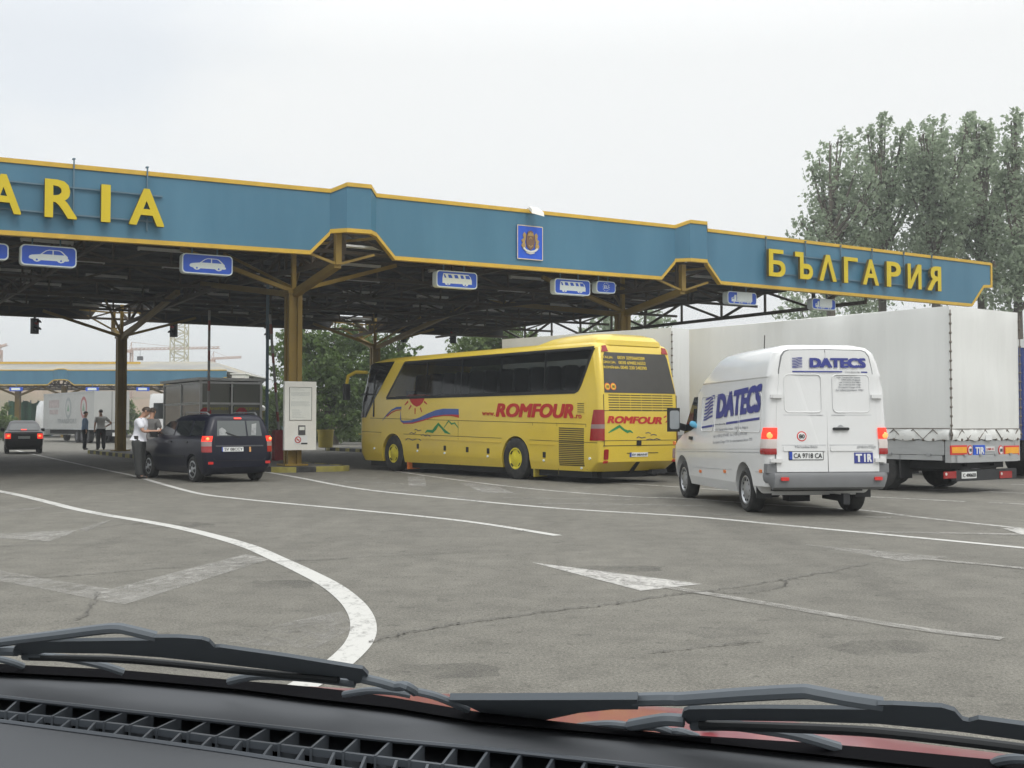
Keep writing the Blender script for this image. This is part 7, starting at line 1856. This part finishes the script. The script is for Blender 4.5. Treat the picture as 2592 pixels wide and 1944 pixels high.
def wiper(blade, arm, tubes, rub, label=None):
    mb = MB(); wpoly(mb, blade); b = mb.build('wiper', 'wiper', ego)
    mb = MB()
    for pts in arm[1:]: wtube(mb, pts[0], pts[1], .002)
    if arm[0]: wpoly(mb, arm[0], .004, -.002)
    mb.build('wiper_arm', 'wiper', b, True, 40)
    for pts, r in tubes: mb = MB(); wtube(mb, pts, r, -.002); mb.build('yoke', 'wiper', b, True)
    mb = MB()
    for pts, r in rub: wtube(mb, pts, r, -.003)
    mb.build('wiper_rubber', 'wiper_rubber', b, True)
    return b
wiper([d5(*p) for p in ((78, 842), (100, 815), (250, 806), (600, 800), (835, 798), (862, 782), (1000, 782), (1130, 792), (1170, 805), (1200, 838), (1230, 836), (1600, 888), (2030, 958), (2062, 992), (2045, 1035), (1990, 1040), (1940, 1012), (1600, 972), (1200, 925), (900, 893), (600, 872), (250, 868), (150, 890), (105, 880))],
      [None, ([d5(*p) for p in ((-300, 870), (0, 822), (300, 785), (560, 752), (660, 746), (720, 756), (870, 792))], .0065)],
      [([d5(*p) for p in ((140, 880), (360, 888), (560, 925), (690, 965))], .0055), ([d5(*p) for p in ((1990, 1030), (1720, 998), (1450, 988), (1290, 1018))], .0052), ([d5(*p) for p in ((2030, 1000), (2120, 1020), (2212, 1045))] + [d6(*p) for p in ((560, 545), (620, 580))], .0060), ([d6(*p) for p in ((590, 600), (480, 580), (330, 575), (180, 598))], .0045), ([d6(*p) for p in ((600, 575), (720, 600), (830, 640), (945, 690))], .0050), ([d5(*p) for p in ((-120, 850), (0, 848), (100, 850))], .007), ([d5(*p) for p in ((-120, 880), (0, 895), (80, 915), (130, 935))], .005)],
      [([d5(*p) for p in ((180, 880), (600, 888), (900, 908), (1300, 948), (1900, 1005))], .0045)])
wiper([d7(*p) for p in ((82, 745), (95, 712), (130, 700), (600, 695), (1240, 702), (1300, 672), (1400, 672), (1700, 688), (1780, 712), (1830, 768), (1870, 778), (1930, 762), (2212, 800), (2700, 880), (2700, 990), (2212, 895), (1800, 838), (1300, 790), (800, 776), (240, 768), (170, 800), (120, 790))],
      [[d6(*p) for p in ((830, 632), (1200, 632), (1700, 630), (2000, 628), (2005, 690), (1850, 690), (1640, 712), (1500, 742), (1380, 768), (1250, 765), (1080, 735), (940, 668))], ([d6(1980, 660), d6(2200, 655)] + [d7(*p) for p in ((100, 655), (500, 628), (820, 612), (900, 618), (1100, 655), (1330, 690))], .0075)],
      [([d7(*p) for p in ((150, 790), (400, 790), (600, 815), (800, 850), (1060, 925))], .0060), ([d7(*p) for p in ((100, 760), (0, 752), (-100, 765))] + [d6(*p) for p in ((1960, 790),)], .0075), ([d6(*p) for p in ((1990, 800), (1850, 782), (1700, 790), (1610, 806))], .0048), ([d6(*p) for p in ((2000, 795), (2120, 800), (2212, 830))] + [d7(*p) for p in ((80, 830), (180, 865))], .0050), ([d7(*p) for p in ((2500, 1030), (2212, 995), (2080, 1005), (2020, 1030))], .0055)],
      [([d7(*p) for p in ((200, 778), (900, 800), (1400, 830), (2212, 925), (2700, 1010))], .0055)])
# bonnet
sil = pl([(780, 1737), (902, 1743), (1146, 1757), (1400, 1771), (1614, 1784), (1800, 1800), (2000, 1824), (2120, 1846), (2300, 1878), (2500, 1903), (2800, 1940)])
mb = MB(); xs = [780 + 60 * i for i in range(36)]; n = len(xs); rows = ((lambda x: sil(x) + 16, .955), (lambda x: sil(x) + 3, .985), (sil, .995), (lambda x: sil(x) + 10, 1.004), (lambda x: sil(x) + 45, 1.02), (lambda x: sil(x) + 120, 1.045))
vs = [G(x, f(x), z) - EO for f, z in rows for x in xs]; mb.add(vs, [(j * n + i, j * n + i + 1, (j + 1) * n + i + 1, (j + 1) * n + i) for j in range(len(rows) - 1) for i in range(n - 1)]); mb.build('bonnet', 'bonnet', ego, True, 80, False)
c = G(*d7(258, 826), 1.03) - EO; mb = MB(); mb.sphere(tuple(c), (.012, .010, .006), 12, 8); mb.build('washer_jet', 'bonnet', ego, True)

# ------------------------------------------------------------------ the air: thin haze round the whole scene
mb = MB(); mb.box((0, 560, 32), (3000, 1700, 66))
hz = mb.build('haze', None); hz['kind'] = 'stuff'
hm = bpy.data.materials.new('haze'); hm.use_nodes = True; ht = hm.node_tree; ht.nodes.clear()
ho = ht.nodes.new('ShaderNodeOutputMaterial'); hv = ht.nodes.new('ShaderNodeVolumePrincipled')
hv.inputs['Color'].default_value = (0.93, 0.96, 0.98, 1); hv.inputs['Density'].default_value = 0.0011; hv.inputs['Anisotropy'].default_value = 0.2
ht.links.new(hv.outputs[0], ho.inputs['Volume']); hz.data.materials.append(hm)
